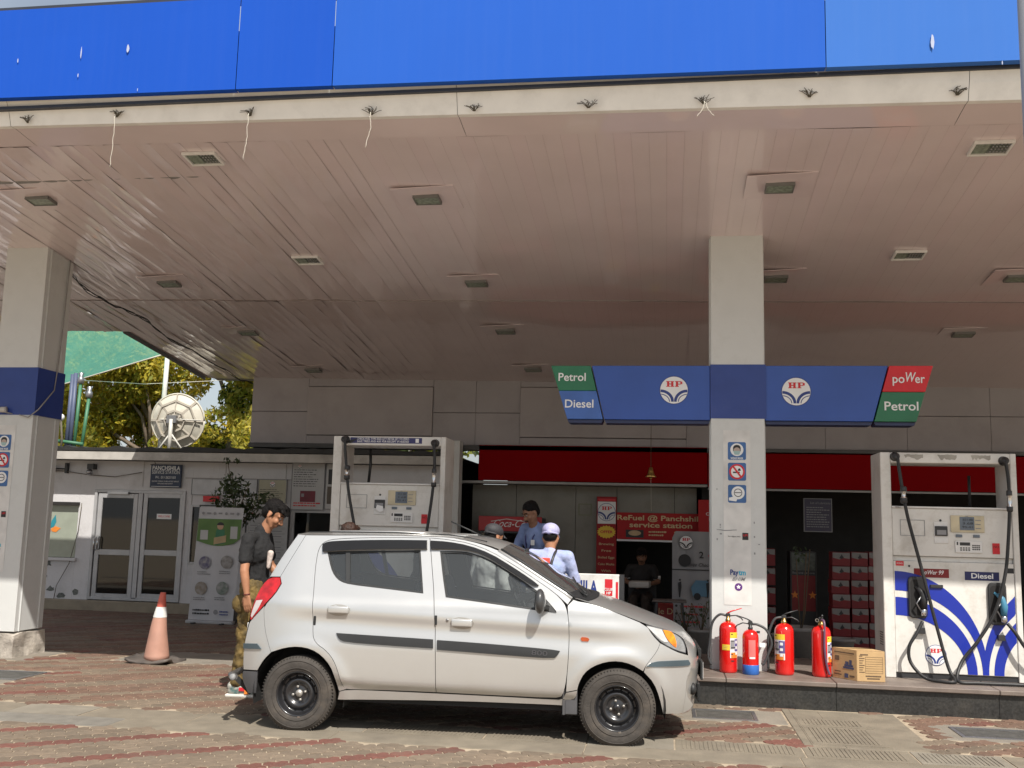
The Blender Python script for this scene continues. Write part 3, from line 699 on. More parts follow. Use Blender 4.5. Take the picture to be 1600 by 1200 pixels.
# ------------------------------------------------------------ store building behind
STW = mat('store_panel', (.36, .335, .345), .6, var=.06, vscale=1.5, dirt=.3, dscale=1.2)
STW2 = mat('store_panel_raised', (.37, .34, .345), .6, var=.06, vscale=1.5, dirt=.3, dscale=1.2)
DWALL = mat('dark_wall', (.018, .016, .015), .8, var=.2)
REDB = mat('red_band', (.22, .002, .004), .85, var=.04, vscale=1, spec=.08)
st = thing('store_building', 'long low shop building under the canopy with grey cladding and deep red fascia', 'building', (0, 16, 0))
xs = [-6.88, -5.9, -3.77, -3.06, -2.33, .3, 1.2, 2.4, 3.6, 4.8, 6.2, 9.0]
for i in range(len(xs)-1):
    a, b = xs[i]+.002, xs[i+1]-.002; zb = 2.86-.004*(a+6)*(-1)*0
    if i in (1, 4):
        MB().box(a, b, 15.965, 16.05, 2.94, 3.74).build('cladding_panel', STW2, st, world=True, bevel=.006)
        MB().box(a, b, 16.0, 16.05, 3.752, 4.0).build('cladding_panel', STW, st, world=True); MB().box(a, b, 16.0, 16.05, 2.80, 2.93).build('cladding_panel', STW, st, world=True)
    else:
        MB().box(a, b, 16.0, 16.05, 3.33, 4.0).build('cladding_panel', STW, st, world=True, bevel=.003)
        MB().box(a, b, 16.0, 16.05, 2.80, 3.322).build('cladding_panel', STW, st, world=True, bevel=.003)
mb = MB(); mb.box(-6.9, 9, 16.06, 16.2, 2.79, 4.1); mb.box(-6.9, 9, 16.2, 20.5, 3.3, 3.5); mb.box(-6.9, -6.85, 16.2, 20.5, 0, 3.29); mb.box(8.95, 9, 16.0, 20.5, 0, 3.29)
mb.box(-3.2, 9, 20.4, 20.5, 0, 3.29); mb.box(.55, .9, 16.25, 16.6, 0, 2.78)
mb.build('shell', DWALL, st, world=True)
MB().box(-6.86, 9, 15.9, 16.19, 2.72, 2.79).build('beam', mat('beam_dark', (.10, .10, .10), .7), st, world=True)
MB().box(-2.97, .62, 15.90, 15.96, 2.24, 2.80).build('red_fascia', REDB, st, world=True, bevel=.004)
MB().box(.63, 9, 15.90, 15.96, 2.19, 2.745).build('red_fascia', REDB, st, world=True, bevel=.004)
MB().box(-3.5, .62, 15.93, 16.35, 2.195, 2.232).build('ledge', mat('ledge_grey', (.35, .34, .33), .5), st, world=True)
MB().box(.63, 9, 15.93, 16.0, 2.155, 2.183).build('ledge', mat('ledge_grey', (.35, .34, .33), .5), st, world=True)
OWH = mat('shop_wall', (.26, .25, .22), .7, var=.08, vscale=2, dirt=.55, dscale=2.2, dirtcol=(.13, .11, .08))
wx = [-3.15, -2.42, -1.45, -.79]
for i in range(3): MB().box(wx[i]+.004, wx[i+1]-.004, 16.4, 16.48, 0, 2.19).build('wall_panel', OWH, st, world=True)
MB().box(-.786, .12, 16.4, 16.48, 1.34, 2.19).build('wall_panel', OWH, st, world=True); MB().box(.128, .47, 16.4, 16.48, 0, 2.19).build('wall_panel', OWH, st, world=True)
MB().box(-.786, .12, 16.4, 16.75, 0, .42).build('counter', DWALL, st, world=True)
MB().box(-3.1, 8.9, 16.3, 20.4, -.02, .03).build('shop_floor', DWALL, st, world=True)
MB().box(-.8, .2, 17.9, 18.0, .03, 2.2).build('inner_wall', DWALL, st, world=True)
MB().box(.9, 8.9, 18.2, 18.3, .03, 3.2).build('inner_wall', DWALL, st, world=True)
mb = MB(); zz = at_v(905, 800, 16.39)
for (a, b, c, d) in ((904, 787, 924, 788.5), (904, 804, 924, 805.5), (904, 787, 905.2, 805), (923, 787, 924.2, 805)):
    p = at_v(a, b, 16.393); q = at_v(c, d, 16.393); mb.rect(p.x, q.x, q.z, p.z, 16.393)
mb.build('wall_marks', mat('mark', (.20, .21, .13), .7), st, world=True)
def prect(px0, py0, px1, py1, y):
    a = at_v(px0, py0, y); b = at_v(px1, py1, y); c = at_v(px1, py0, y); d = at_v(px0, py1, y)
    return (a.x+d.x)/2, (b.x+c.x)/2, (b.z+d.z)/2, (a.z+c.z)/2
def board(name, label, cat, rc_, y, m, th=.03, frame=None, fm=None, group=None, kindname='panel'):
    x0, x1, z0, z1 = rc_; t = thing(name, label, cat, ((x0+x1)/2, y, z0), 0, group)
    hw = (x1-x0)/2; h_ = z1-z0
    MB().box(-hw, hw, 0, th, 0, h_).build(kindname, m, t, bevel=min(.004, th*.2))
    if frame:
        mb = MB(); f_ = frame
        for q in ((-hw-f_, hw+f_, -f_, 0), (-hw-f_, hw+f_, h_, h_+f_), (-hw-f_, -hw, 0, h_), (hw, hw+f_, 0, h_)): mb.box(q[0], q[1], -.006, th, q[2], q[3])
        mb.build('frame', fm or ALU, t)
    return t, hw, h_
GOLD = mat('print_gold', (.62, .50, .28), .5)
# vertical offer banner
rcv = prect(932, 776, 963, 896, 16.32)
t, hw, h_ = board('offer_banner', 'tall narrow red banner with white emblem square and yellow OFFER star burst', 'banner', (rcv[0], rcv[1], .45, rcv[3]), 16.32, mat('banner_red', (.32, .010, .014), .7, var=.06))
MB().rect(-hw*.9, hw*.92, h_-.43, h_-.08, -.003).build('emblem_square', PW, t); logo(0, h_-.245, .135, -.005, t)
MB().rect(-hw*.85, hw*.88, h_-.072, h_-.03, -.003).build('top_strip', PR, t)
mb = MB(); mb.poly([(.15*(1 if k % 2 else .86)*math.cos(k*PI/18), h_-.56+.105*(1 if k % 2 else .84)*math.sin(k*PI/18)) for k in range(36)], -.003); mb.build('star_burst', PY, t)
text('OFFER', 0, h_-.56, -.005, .06, PR, t, fitw=.2, bold=.03)
for k, s in enumerate(['Brewing', 'Free', 'Boiled Eggs', 'Cake Maska', 'With', 'Every', 'Speed of']): text(s, 0, h_-.75-.105*k, -.003, .05, GOLD, t, fitw=min(.26, .028*len(s)+.04), bold=.01)
# refuel sign
rcv = prect(964, 802, 1108, 844, 16.30)
t, hw, h_ = board('refuel_sign', 'wide red sign reading ReFuel @ Panchshila service station above the dark hatch', 'sign', rcv, 16.30, mat('board_red', (.40, .010, .012), .7, var=.06))
text('ReFuel @ Panchshila', -.05, h_*.80, -.004, .11, GOLD, t, fitw=1.34, bold=.02); text('service station', -.03, h_*.54, -.004, .11, GOLD, t, fitw=.98, bold=.02)
MB().rect(-hw+.14, -hw+.42, .03, h_*.36, -.003).build('picture', PK, t); MB().disc(-hw+.28, .10, .10, -.005, 0, ry=.042).build('cup', mat('print_tan', (.5, .36, .2), .5), t)
lines(t, -hw+.50, -hw+.78, .05, h_*.36, -.004, 2, GOLD, 2); lines(t, -hw+.90, -hw+1.1, .05, h_*.36, -.004, 2, GOLD, 3)
MB().box(-hw, hw*.55, -.002, .02, -.03, -.002).build('lower_edge', PW, t)
# red box sign at its right
rcv = prect(1091, 781, 1112, 845, 16.1); t, hw, h_ = board('red_sign', 'narrow red sign beside the dark shop pillar, half hidden by the centre column', 'sign', (rcv[0], rcv[1]+.12, rcv[2], rcv[3]), 16.1, mat('board_red', (.40, .010, .012), .7))
text('CLUB', .04, h_-.22, -.004, .07, PW, t, bold=.01); text('HP', .04, h_-.30, -.004, .07, PW, t, bold=.01); mb = MB(); mb.poly([(.05+.11*(1 if k % 2 else .84)*math.cos(k*PI/14), .08+.07*(1 if k % 2 else .84)*math.sin(k*PI/14)) for k in range(28)], -.003); mb.build('star_burst', PY, t)
# white campaign banner
b0 = at_v(1050, 992, 15.2); b1 = at_v(1112, 992, 15.2); top = at_v(1062, 830, 15.2)
t = thing('campaign_banner', 'creased grey-white banner with emblem and blue car drawing beside the stool', 'banner', (b0.x, 15.2, 0))
W = b1.x-b0.x+.12; H = top.z
mb = MB(); n = 14
gr = [[mb.bm.verts.new((W*i/n, .02*math.sin(i*1.1+j*.3)+.012*noise.noise(Vector((i*.7, j*.6, 2))), .05+(H-.05-(.0 if i else .10))*j/14)) for i in range(n+1)] for j in range(15)]
for j in range(14):
    for i in range(n): mb.bm.faces.new((gr[j][i], gr[j][i+1], gr[j+1][i+1], gr[j+1][i])).smooth = True
mb.build('sheet', mat('banner_white', (.30, .30, .31), .6, var=.05, vscale=3), t)
logo(.2, H-.16, .095, -.03, t, dark=True)
MB().disc(.18, H-.42, .09, -.03).build('badge', PK, t); text('2', .42, H-.34, -.03, .13, PK, t, bold=.02); text('minute', .6, H-.34, -.03, .06, PR, t); text('Free Check Camp', .48, H-.48, -.03, .07, PK, t, shear=.3, fitw=.5)
mb = MB(); mb.rect(0, W, H-.56, H-.545, -.028, 0); mb.poly([(.30, H-.93), (.62, H-.93), (.66, H-.80), (.56, H-.78), (.5, H-.70), (.34, H-.70), (.27, H-.80)], -.03, 1); mb.disc(.36, H-.93, .05, -.032, 0)
for k in (0, 1): x = .1+.4*k; mb.poly([(x, H-.95), (x+.015, H-.95), (x+.035, H-.80), (x+.03, H-.72), (x-.015, H-.74)], -.033, 0); mb.disc(x+.012, H-.70, .015, -.033, 0)
mb.build('drawing', [PK, mat('print_carblue', (.10, .22, .33), .5)], t)
for k in range(4): MB().disc(.06, H-1.07-.11*k, .018, -.03).build('bullet', PK, t); lines(t, .13, .55, H-1.10-.11*k, H-1.05-.11*k, -.03, 1, PR, 30+k)
# dark seat stool
p = at_v(1046, 937, 14.3); t = thing('stool', 'dark square-topped stool standing in the shade left of the centre column', 'stool', (p.x, 14.3, 0)); h_ = p.z
MB().box(-.23, .23, -.16, .16, h_-.03, h_).build('seat', mat('stool_top', (.14, .12, .11), .5), t, bevel=.006)
for a in (-1, 1):
    for b in (-1, 1): MB().bar((a*.17, b*.11, h_-.03), (a*.22, b*.15, 0), .035, m=0).build('leg', BLKPL, t)
mb = MB()
for b in (-1, 1): mb.bar((-.2, b*.14, .16), (.2, b*.14, .16), .022)
mb.build('stretcher', BLKPL, t)
rcv = prect(1028, 944, 1052, 980, 14.6); t, hw, h_ = board('red_crate', 'small red printed crate under the dark stool', 'crate', (rcv[0], rcv[1], 0, rcv[3]), 14.6, mat('crate_red', (.3, .03, .03), .5), th=.25); text('le D', 0, h_-.1, -.003, .12, GOLD, t)
# brass bell
p = at_v(1017, 737, 15.6); t = thing('hanging_bell', 'small brass bell hanging on a wire in front of the red fascia', 'bell', tuple(p))
MB().lathe([(.0, .07), (.03, .06), (.045, .0), (.06, -.05), (.09, -.08), (.085, -.083), (.0, -.07)], (0, 0, 0), 20).build('bell_body', BRASS, t); MB().tube([(0, 0, .07), (0, 0, 1.12)], .005, 6).build('wire', WIRE, t); MB().ball((0, 0, -.1), .018).build('clapper', BRASS, t); MB().tube([(0, 0, -.1), (.01, 0, -.6)], .003, 5).build('pull_cord', STR, t)
# drinks cooler
rcv = prect(748, 808, 846, 828, 15.75); x0, x1, z0, z1 = rcv
t = thing('drinks_cooler', 'glass-door drinks cooler with red Coca-Cola header against the shop wall', 'fridge', ((x0+x1)/2, 16.05, 0)); hw = (x1-x0)/2
MB().box(-hw, hw, -.28, .3, .08, z1-.001).build('cabinet', BLKPL, t, bevel=.01)
MB().box(-hw-.004, hw+.004, -.30, -.27, z0-.02, z1+.01).build('header', mat('cooler_red', (.40, .015, .02), .35), t, bevel=.006)
text('Coca-Cola', .02, (z0+z1)/2-.005, -.303, .16, PW, t, fitw=.60, shear=.5); MB().tube([(-.3, -.303, z1-.07), (-.05, -.303, z1-.03), (.2, -.303, z1-.06), (.36, -.303, z1-.05)], .006, 4).build('wave', PW, t)
MB().box(-hw+.05, hw-.05, -.292, -.281, .2, z0-.05).build('glass_door', glassmat('cooler_glass', (.3, .3, .3)), t)
for k in range(4):
    MB().box(-hw+.06, hw-.06, -.2805, -.2, .3+k*.3, .315+k*.3).build('shelf', STEEL, t)
# dark notice board
rcv = prect(1257, 780, 1299, 830, 16.3); t, hw, h_ = board('notice_board', 'dark framed notice hanging inside the shop opening right of the column', 'notice board', rcv, 16.3, mat('notice_navy', (.05, .045, .08), .5), frame=.012, fm=PG)
text('List of Lubricants', .04, h_-.06, -.004, .05, PG, t, fitw=.3); lines(t, -hw*.85, hw*.9, .05, h_-.11, -.004, 9, PG, 7, thick=.4)
# red and white cartons
CR_ = mat('carton_red', (.17, .008, .012), .55, var=.15, vscale=7); CRW = mat('carton_white', (.20, .195, .19), .6, var=.1)
def carton(x, y, z, w_, h_, label, red=True):
    t = thing('carton', label, 'carton', (x, y, z), 0, 'red and white cartons stacked in the shop')
    MB().box(-w_/2, w_/2, 0, .3, 0, h_).build('box', CR_, t, bevel=.003)
    mb = MB(); mb.poly([(-w_/2+.004, h_-.075), (-w_*.1, h_-.095), (w_*.08, h_-.075), (w_/2-.004, h_-.085), (w_/2-.004, h_-.006), (-w_/2+.004, h_-.006)], -.0015, 0)
    mb.poly([(-w_*.12, h_-.08), (w_*.02, h_-.09), (w_*.15, h_-.07), (w_*.05, h_-.04), (w_*.03, h_-.02), (-w_*.02, h_-.045)], -.003, 1)
    mb.build('print', [CRW, PK], t); return t
Yc = 14.3; cn = 0
ords = ['topmost', 'second', 'third', 'fourth', 'fifth', 'sixth', 'lowest']
for ci, (pa, pb) in enumerate(((1300, 1329), (1330, 1357), (1358, 1385))):
    a = at_v(pa, 940, Yc).x; b = at_v(pb, 940, Yc).x; ztop = at_v(pa, 862, Yc).z; n = 7; hh = (ztop-.0)/n
    for k in range(n):
        carton((a+b)/2+R.uniform(-.012, .012), Yc+R.uniform(-.02, .02), hh*(n-1-k), b-a-.008, hh-.004, '%s red and white carton in the %s stack inside the shop' % (ords[k], ['left', 'middle', 'right'][ci]))
a = at_v(1199, 900, Yc+.6).x
for k in range(4): carton(a, Yc+.6, .25+.27*k, .22, .24, '%s carton from the floor right behind the centre column' % ['lowest', 'second', 'third', 'topmost'][k])
rcv = prect(1235, 862, 1276, 945, 14.9); x0, x1, z0, z1 = rcv
t = thing('display_cabinet', 'dark cabinet with red starred poster behind the third extinguisher', 'cabinet', ((x0+x1)/2, 14.9, 0)); hw = (x1-x0)/2
MB().box(-hw, hw, 0, .4, 0, z1).build('body', BLKPL, t, bevel=.006); MB().rect(-hw+.02, hw-.02, z1-.26, z1-.02, -.003).build('upper_picture', mat('pic_dull', (.12, .14, .12), .5, col2=(.05, .06, .05), vscale=20), t)
MB().rect(-hw+.02, hw-.02, z1-.82, z1-.33, -.003).build('poster', mat('poster_red', (.20, .015, .015), .5), t); text('Buy one get one', 0, z1-.295, -.003, .04, PG, t, fitw=.3)
for sx in (-.12, .12): MB().poly([(sx+(.06 if k % 2 == 0 else .025)*math.sin(k*PI/5), z1-.6+(.06 if k % 2 == 0 else .025)*math.cos(k*PI/5)) for k in range(10)], -.005).build('star', PO, t)
# plant pots
POT = mat('pot_white', (.28, .27, .26), .5, dirt=.4); LEAFD = mat('leaf_dark', (.035, .06, .018), .55, var=.5, vscale=9); SOIL = mat('soil', (.05, .035, .025), .95); TWIG = mat('twig', (.12, .085, .05), .8)
def leafcloud(name, centers, n, size, mats, parent, seed, up=0.0):
    rr = np.random.RandomState(seed); V = []; F = []; M_ = []
    tot = sum(c[3]**2 for c in centers)
    base = 0; allv = []
    for (cx_, cy_, cz_, r_) in centers:
        k = max(3, int(n*r_**2/tot)); d = rr.normal(size=(k, 3)); d /= np.linalg.norm(d, axis=1)[:, None]
        rad = r_*rr.uniform(.35, 1.0, (k, 1))**.5; P = np.array([cx_, cy_, cz_])+d*rad*np.array([1, 1, .85])
        a = rr.normal(size=(k, 3)); a[:, 2] -= .5; a /= np.linalg.norm(a, axis=1)[:, None]; b = np.cross(a, rr.normal(size=(k, 3))); b /= np.linalg.norm(b, axis=1)[:, None]
        s_ = size*rr.uniform(.6, 1.4, (k, 1)); q0 = P-a*s_; q1 = P+b*s_*.42; q2 = P+a*s_; q3 = P-b*s_*.42
        allv.append(np.stack([q0, q1, q2, q3], 1).reshape(-1, 3)); M_.append(rr.randint(0, len(mats), k))
    V = np.concatenate(allv); k = len(V)//4; me = bpy.data.meshes.new(name)
    me.vertices.add(4*k); me.vertices.foreach_set('co', V.ravel()); me.loops.add(4*k); me.loops.foreach_set('vertex_index', np.arange(4*k)); me.polygons.add(k)
    me.polygons.foreach_set('loop_start', np.arange(k)*4); me.polygons.foreach_set('loop_total', np.full(k, 4)); me.polygons.foreach_set('material_index', np.concatenate(M_))
    for m in mats: me.materials.append(m)
    me.update(calc_edges=True); o = bpy.data.objects.new(name, me); scn.collection.objects.link(o); o.parent = parent; return o
for i, (px, py, y, s, kind, lb) in enumerate([(1096, 1000, 13.3, 1.0, 1, 'white pot with a small drooping plant just left of the centre column'), (1071, 1000, 13.5, .85, 1, 'white pot behind the car bonnet tip, left of the other pot'),
        (1252, 1000, 13.0, 1.35, 2, 'large pale pot with bare stems between the third and fourth extinguishers'), (1224, 1000, 13.4, .9, 0, 'small pale pot behind the third extinguisher'), (1316, 1010, 13.0, .95, 0, 'white pot behind the cardboard box, right of the last extinguisher'), (1286, 1000, 13.6, .8, 0, 'small pale pot mostly behind the fourth extinguisher')]):
    p = at_v(px, py, y); t = thing('plant_pot', lb, 'plant pot', (p.x, y, 0), 0, 'plant pots in front of the shop')
    MB().lathe([(.0, 0), (.11*s, 0), (.15*s, .26*s), (.165*s, .265*s), (.165*s, .30*s), (.15*s, .30*s), (.145*s, .27*s), (0, .265*s)], (0, 0, 0), 22).build('pot', POT, t)
    so_ = MB().disc(0, 0, .14*s, 0).build('soil', SOIL, t); so_.rotation_euler = (-PI/2, 0, 0); so_.location = (0, 0, .272*s)
    if kind: 
        mb = MB(); rr = random.Random(i)
        for k in range(6 if kind == 1 else 4): a = rr.uniform(0, 6.28); mb.tube([(0, 0, .25*s), (.05*math.cos(a), .05*math.sin(a), .42*s), (.12*math.cos(a), .12*math.sin(a), (.5 if kind == 1 else .85)*s+rr.uniform(0, .2))], .006, 5)
        mb.build('stem', TWIG, t)
        leafcloud('foliage', [(0, 0, .45*s, .16), (.05, 0, .58*s, .1)] if kind == 1 else [(0, 0, .95*s, .12)], 60 if kind == 1 else 24, .028, [LEAFD], t, i)
# fallen light bulb wire near column
# ------------------------------------------------------------ sign board behind the bonnet
Yb = 9.98
a = at_v(822, 900, Yb); b = at_v(968, 898, Yb); lo = at_v(968, 960, Yb)
t = thing('station_board', 'white free-standing board lettered PANCHSHILA STATION in dark blue, behind the car bonnet', 'sign', (a.x, Yb, 0)); W = b.x-a.x; H = b.z
MB().box(0, W, 0, .05, H-.62, H).build('panel', mat('board_white', (.72, .71, .68), .5, dirt=.4, dscale=5), t, bevel=.006)
MB().box(W+.003, W+.045, -.01, .10, 0, H-.0).build('edge_frame', BLKPL, t)
mb = MB(); mb.box(0.0, .04, .0, .05, 0, H-.63); mb.box(.0, W, .01, .04, H-.66, H-.625); mb.build('stand', BLKPL, t)
px1 = at_v(933, 917, Yb).x-a.x; px0 = at_v(838, 917, Yb).x-a.x; zz = at_v(915, 918, Yb).z
text('PANCHSHILA', (px0+px1)/2, zz, -.002, .17, PN, t, fitw=px1-px0, bold=.03, align='CENTER'); text('SERVICE STATION', (px0+px1)/2+.04, zz-.225, -.002, .17, PN, t, fitw=px1-px0+.24, bold=.03)
x0, x1, z0, z1 = prect(945, 905, 957, 931, Yb-.003); MB().rect(x0-a.x, x1-a.x, z0, z1, -.002).build('sticker', PR, t, label='red rectangular sticker'); text('CLUB', (x0+x1)/2-a.x, z0+.06, -.004, .035, PW, t, bold=.02); text('HP', (x0+x1)/2-a.x, z0+.025, -.004, .035, PW, t, bold=.02)
MB().rect(W-.035, W-.012, H-.6, H-.07, -.002).build('side_stripe', PR, t)
# ------------------------------------------------------------ office building on the left
YO = 15.7
OFW = mat('office_wall', (.60, .59, .60), .75, var=.05, vscale=2, dirt=.5, dscale=2.0, dirtcol=(.22, .20, .18), bump=.3, bscale=30)
PLINTH = mat('plinth', (.27, .23, .17), .85, var=.12, dirt=.4)
of = thing('office_building', 'low white station office with two glazed doors and a lean-to roof edge', 'building', (-8, YO, 0))
def opr(a, b, c, d, y=YO): return prect(a, b, c, d, y)
DX0, DX1 = opr(143, 766, 286, 937)[:2]; DZ1 = opr(143, 766, 286, 937)[3]
W0, W1, WZ0, WZ1 = opr(40, 787, 120, 872)
V0_, V1_, VZ0, VZ1 = opr(296, 789, 336, 882); Q0, Q1, QZ0, QZ1 = opr(455, 798, 520, 900)
xs = [-16, W0-.9, W1, DX0, DX1, V0_, V1_, Q0, Q1, -3.36]
def wseg(a, b, z0, z1): MB().box(a+.001, b-.001, YO, YO+.12, z0, z1).build('wall_section', OFW, of, world=True)
wseg(-16, W0-.9, .16, 2.44); wseg(W0-.9, W1, .16, WZ0); wseg(W0-.9, W1, WZ1, 2.44); wseg(W1, DX0, .16, 2.44); wseg(DX0, DX1, DZ1, 2.44); wseg(DX1, V0_, .16, 2.44)
wseg(V0_, V1_, .16, VZ0); wseg(V0_, V1_, VZ1, 2.44); wseg(V1_, Q0, .16, 2.44); wseg(Q0, Q1, .16, QZ0); wseg(Q0, Q1, QZ1, 2.44); wseg(Q1, -3.36, .16, 2.44)
MB().box(-16, -3.3, YO-.10, YO+.12, -.02, .158).build('plinth', PLINTH, of, world=True, bevel=.01)
mb = MB(); mb.box(-16, -3.4, 15.3, 15.42, 2.435, 2.57); mb.box(-16, -3.4, 15.42, YO+.1, 2.55, 2.57)
mb.build('roof_beam', mat('roof_beam', (.45, .43, .40), .7, dirt=.6, dscale=2, var=.1), of, world=True, bevel=.005)
MB().box(-16, -3.4, 15.36, 18.2, 2.60, 2.64).build('roof_sheet', mat('roof_sheet', (.05, .045, .04), .8, var=.3), of, world=True, jit=.02)
mb = MB(); mb.box(-16, -15.9, YO+.13, 18.2, 0, 2.6); mb.box(-16, -3.3, 18.1, 18.2, 0, 2.6); mb.box(-16, -3.3, YO+.13, 18.1, -.01, .02)
mb.build('shell', DWALL, of, world=True)
mb = MB(); rr = random.Random(4); x = -16.0      # tattered black sheeting on the roof edge
prev = 0
vs = []
while x < -3.4: vs.append((x, 2.62+rr.uniform(.0, .045))); x += rr.uniform(.06, .2)
mb.poly([(vs[0][0], 2.58)]+vs+[(vs[-1][0], 2.58)], 15.29, 0, .3); mb.build('roof_edge_sheeting', mat('black_sheeting', (.02, .02, .02), .6), of, world=True)
DGL = glassmat('door_glass', (.22, .21, .19), .03, 1.6)
def frame_box(mb, x0, x1, z0, z1, w_, y0, y1):
    mb.box(x0, x0+w_, y0, y1, z0, z1); mb.box(x1-w_, x1, y0, y1, z0, z1); mb.box(x0+w_, x1-w_, y0, y1, z1-w_, z1); mb.box(x0+w_, x1-w_, y0, y1, z0, z0+w_)
def door(a, b, c, d, mid, hx):
    x0, x1, z0, z1 = opr(a, b, c, d); zm_ = opr(a, mid, c, d)[3]
    mb = MB(); frame_box(mb, x0, x1, z0, z1, .075, YO-.02, YO+.03); mb.box(x0+.075, x1-.075, YO-.02, YO+.03, zm_-.045, zm_+.045)
    dr = mb.build('door', ALU, of, world=True, bevel=.004)
    MB().box(x0+.075, x1-.075, YO+.002, YO+.010, z0+.075, zm_-.045).build('pane', DGL, dr, world=True); MB().box(x0+.075, x1-.075, YO+.002, YO+.010, zm_+.045, z1-.075).build('pane', DGL, dr, world=True)
    mb = MB(); mb.tube([(hx, YO-.02, zm_+.03), (hx, YO-.07, zm_+.04), (hx, YO-.07, zm_+.22), (hx, YO-.02, zm_+.23)], .012, 8); mb.build('handle', CHROME, dr, world=True)
    return dr, x0, x1, z0, z1
mb = MB(); frame_box(mb, DX0, DX1, .17, DZ1, .05, YO-.03, YO+.06); xm = opr(212, 770, 219, 937); mb.box(xm[0], xm[1], YO-.03, YO+.06, .2, DZ1-.05)
mb.build('door_frame', ALU, of, world=True, bevel=.004)
door(149, 771, 211, 935, 863, opr(140, 850, 141, 860)[1]+.1); d2, a, b, c, e = door(220, 771, 284, 936, 864, opr(217, 0, 219, 1)[1]+.05)
x0, x1, z0, z1 = opr(245, 803, 268, 811); MB().rect(x0, x1, z0, z1, YO-.002).build('door_sticker', PW, d2, world=True); text('WELCOME', (x0+x1)/2+8, (z0+z1)/2, -.005, .045, PR, of, fitw=(x1-x0)*.8)
MB().box(DX0+.25, DX0+.62, YO-.07, YO-.03, DZ1-.07, DZ1-.03).build('door_closer', STEEL, of, world=True)
# window with film and slogan
WFILM = mat('window_film', (.30, .33, .27), .22, var=.06, spec=.7)
wn = MB().box(W0-.9, W1-.02, YO+.03, YO+.04, WZ0+.02, WZ1-.02).build('window', WFILM, of, world=True)
mb = MB(); mb.box(W0-.95, W1+.02, YO-.05, YO+.04, WZ1-.02, WZ1+.035); mb.build('window_head', DWALL, of, world=True); MB().box(W0-.95, W1+.04, YO-.06, YO+.02, WZ0-.03, WZ0+.015).build('window_sill', OFW, of, world=True)
p = at_v(66, 830, YO); text('ng', p.x+8, p.z, .025, .19, PK, of, fitw=.19); p = at_v(66, 840, YO); text('ss', p.x+8, p.z-.04, .025, .19, PK, of, fitw=.19)
p = at_v(81, 820, YO); mb = MB(); c_ = (p.x, p.z)
mb.poly([(c_[0]-.04, c_[1]-.05), (c_[0]-.03, c_[1]+.06), (c_[0]+.04, c_[1]+.17), (c_[0]+.06, c_[1]+.05), (c_[0]+.02, c_[1]-.03)], YO+.026, 0)
mb.poly([(c_[0]-.03, c_[1]-.07), (c_[0]+.05, c_[1]-.02), (c_[0]+.15, c_[1]-.05), (c_[0]+.07, c_[1]-.12), (c_[0], c_[1]-.11)], YO+.025, 1)
mb.poly([(c_[0]-.14, c_[1]+.0), (c_[0]-.09, c_[1]-.08), (c_[0]-.02, c_[1]-.11), (c_[0]-.06, c_[1]-.05)], YO+.025, 2); mb.build('leaf_emblem', [mat('teal', (.02, .22, .28), .5), PO, PR], wn, world=True)
def darkwin(x0, x1, z0, z1):
    mb = MB(); frame_box(mb, x0, x1, z0, z1, .035, YO-.02, YO+.05); f_ = mb.build('window', ALU, of, world=True, bevel=.003)
    MB().box(x0+.035, x1-.035, YO+.012, YO+.02, z0+.035, z1-.035).build('pane', DGL, f_, world=True)
darkwin(V0_, V1_, VZ0, VZ1); darkwin(Q0, Q1, QZ0, QZ1)
mb = MB(); rr = random.Random(12)
for (a, b) in ((68, 900), (80, 920), (95, 930), (118, 925), (75, 880), (245, 945), (160, 942)):
    p = at_v(a, b, YO-.003); n = 9; mb.poly([(p.x+rr.uniform(.04, .10)*math.cos(k*2*PI/n), p.z+rr.uniform(.02, .07)*math.sin(k*2*PI/n)) for k in range(n)], YO-.0035-.0002*a*.01)
mb.build('peeled_patches', mat('damp_patch', (.14, .15, .14), .9, var=.4, vscale=20), of, world=True)
# wall joints on the office wall
mb = MB()
for (a, b, c, d) in ((290, 748, 470, 749), (353, 720, 354, 748), (300, 748, 301, 790), (447, 722, 448, 748), (224, 722, 225, 760)):
    x0, x1, z0, z1 = opr(a, b, c, d); mb.box(min(x0, x1), max(x1, x0+.01), YO-.006, YO-.0005, min(z0, z1)-.004, max(z1, z0)+.004)
mb.build('wall_battens', mat('batten', (.38, .36, .35), .7), of, world=True)
MB().box(-3.36, -3.2, 15.5, 15.75, 0, 2.83).build('corner_post', COLW, of, world=True)
# station name board
t, hw, h_ = board('name_board', 'dark blue board lettered Panchshila Service Station over the right office door', 'sign', opr(235, 726, 283, 762, YO-.06), YO-.06, mat('board_navy', (.02, .035, .075), .5), fm=PG)
text('PANCHSHILA', 0, h_*.84, -.003, .10, PW, t, fitw=hw*1.8, bold=.02); text('SERVICE STATION', 0, h_*.66, -.003, .08, PW, t, fitw=hw*1.8, bold=.0); text('PH. : 011-26251103', 0, h_*.44, -.003, .06, PW, t, fitw=hw*1.3)
for k, s in enumerate(['DELIVERY TIMINGS 24 HRS, FASTEST SERVICE', 'WITH QUALITY AND QUANTITY']): text(s, 0, h_*(.27-.1*k), -.003, .03, PW, t, fitw=hw*(1.75 if k == 0 else 1.0))
MB().rect(-hw*.9, hw*.9, .015, .022, -.003).build('rule', PW, t)
CREAM = mat('poster_cream', (.42, .40, .30), .6, var=.04); PWH = mat('poster_white', (.46, .46, .46), .55, var=.04)
t, hw, h_ = board('notice_poster', 'cream notice with small emblem on the office wall above the young man', 'poster', opr(404, 750, 447, 785, YO-.04), YO-.04, CREAM, .012, .012, PG); logo(0, h_-.07, .045, -.004, t, dark=True); lines(t, -hw*.9, hw*.9, .03, h_-.14, -.004, 6, PK, 3, thick=.25)
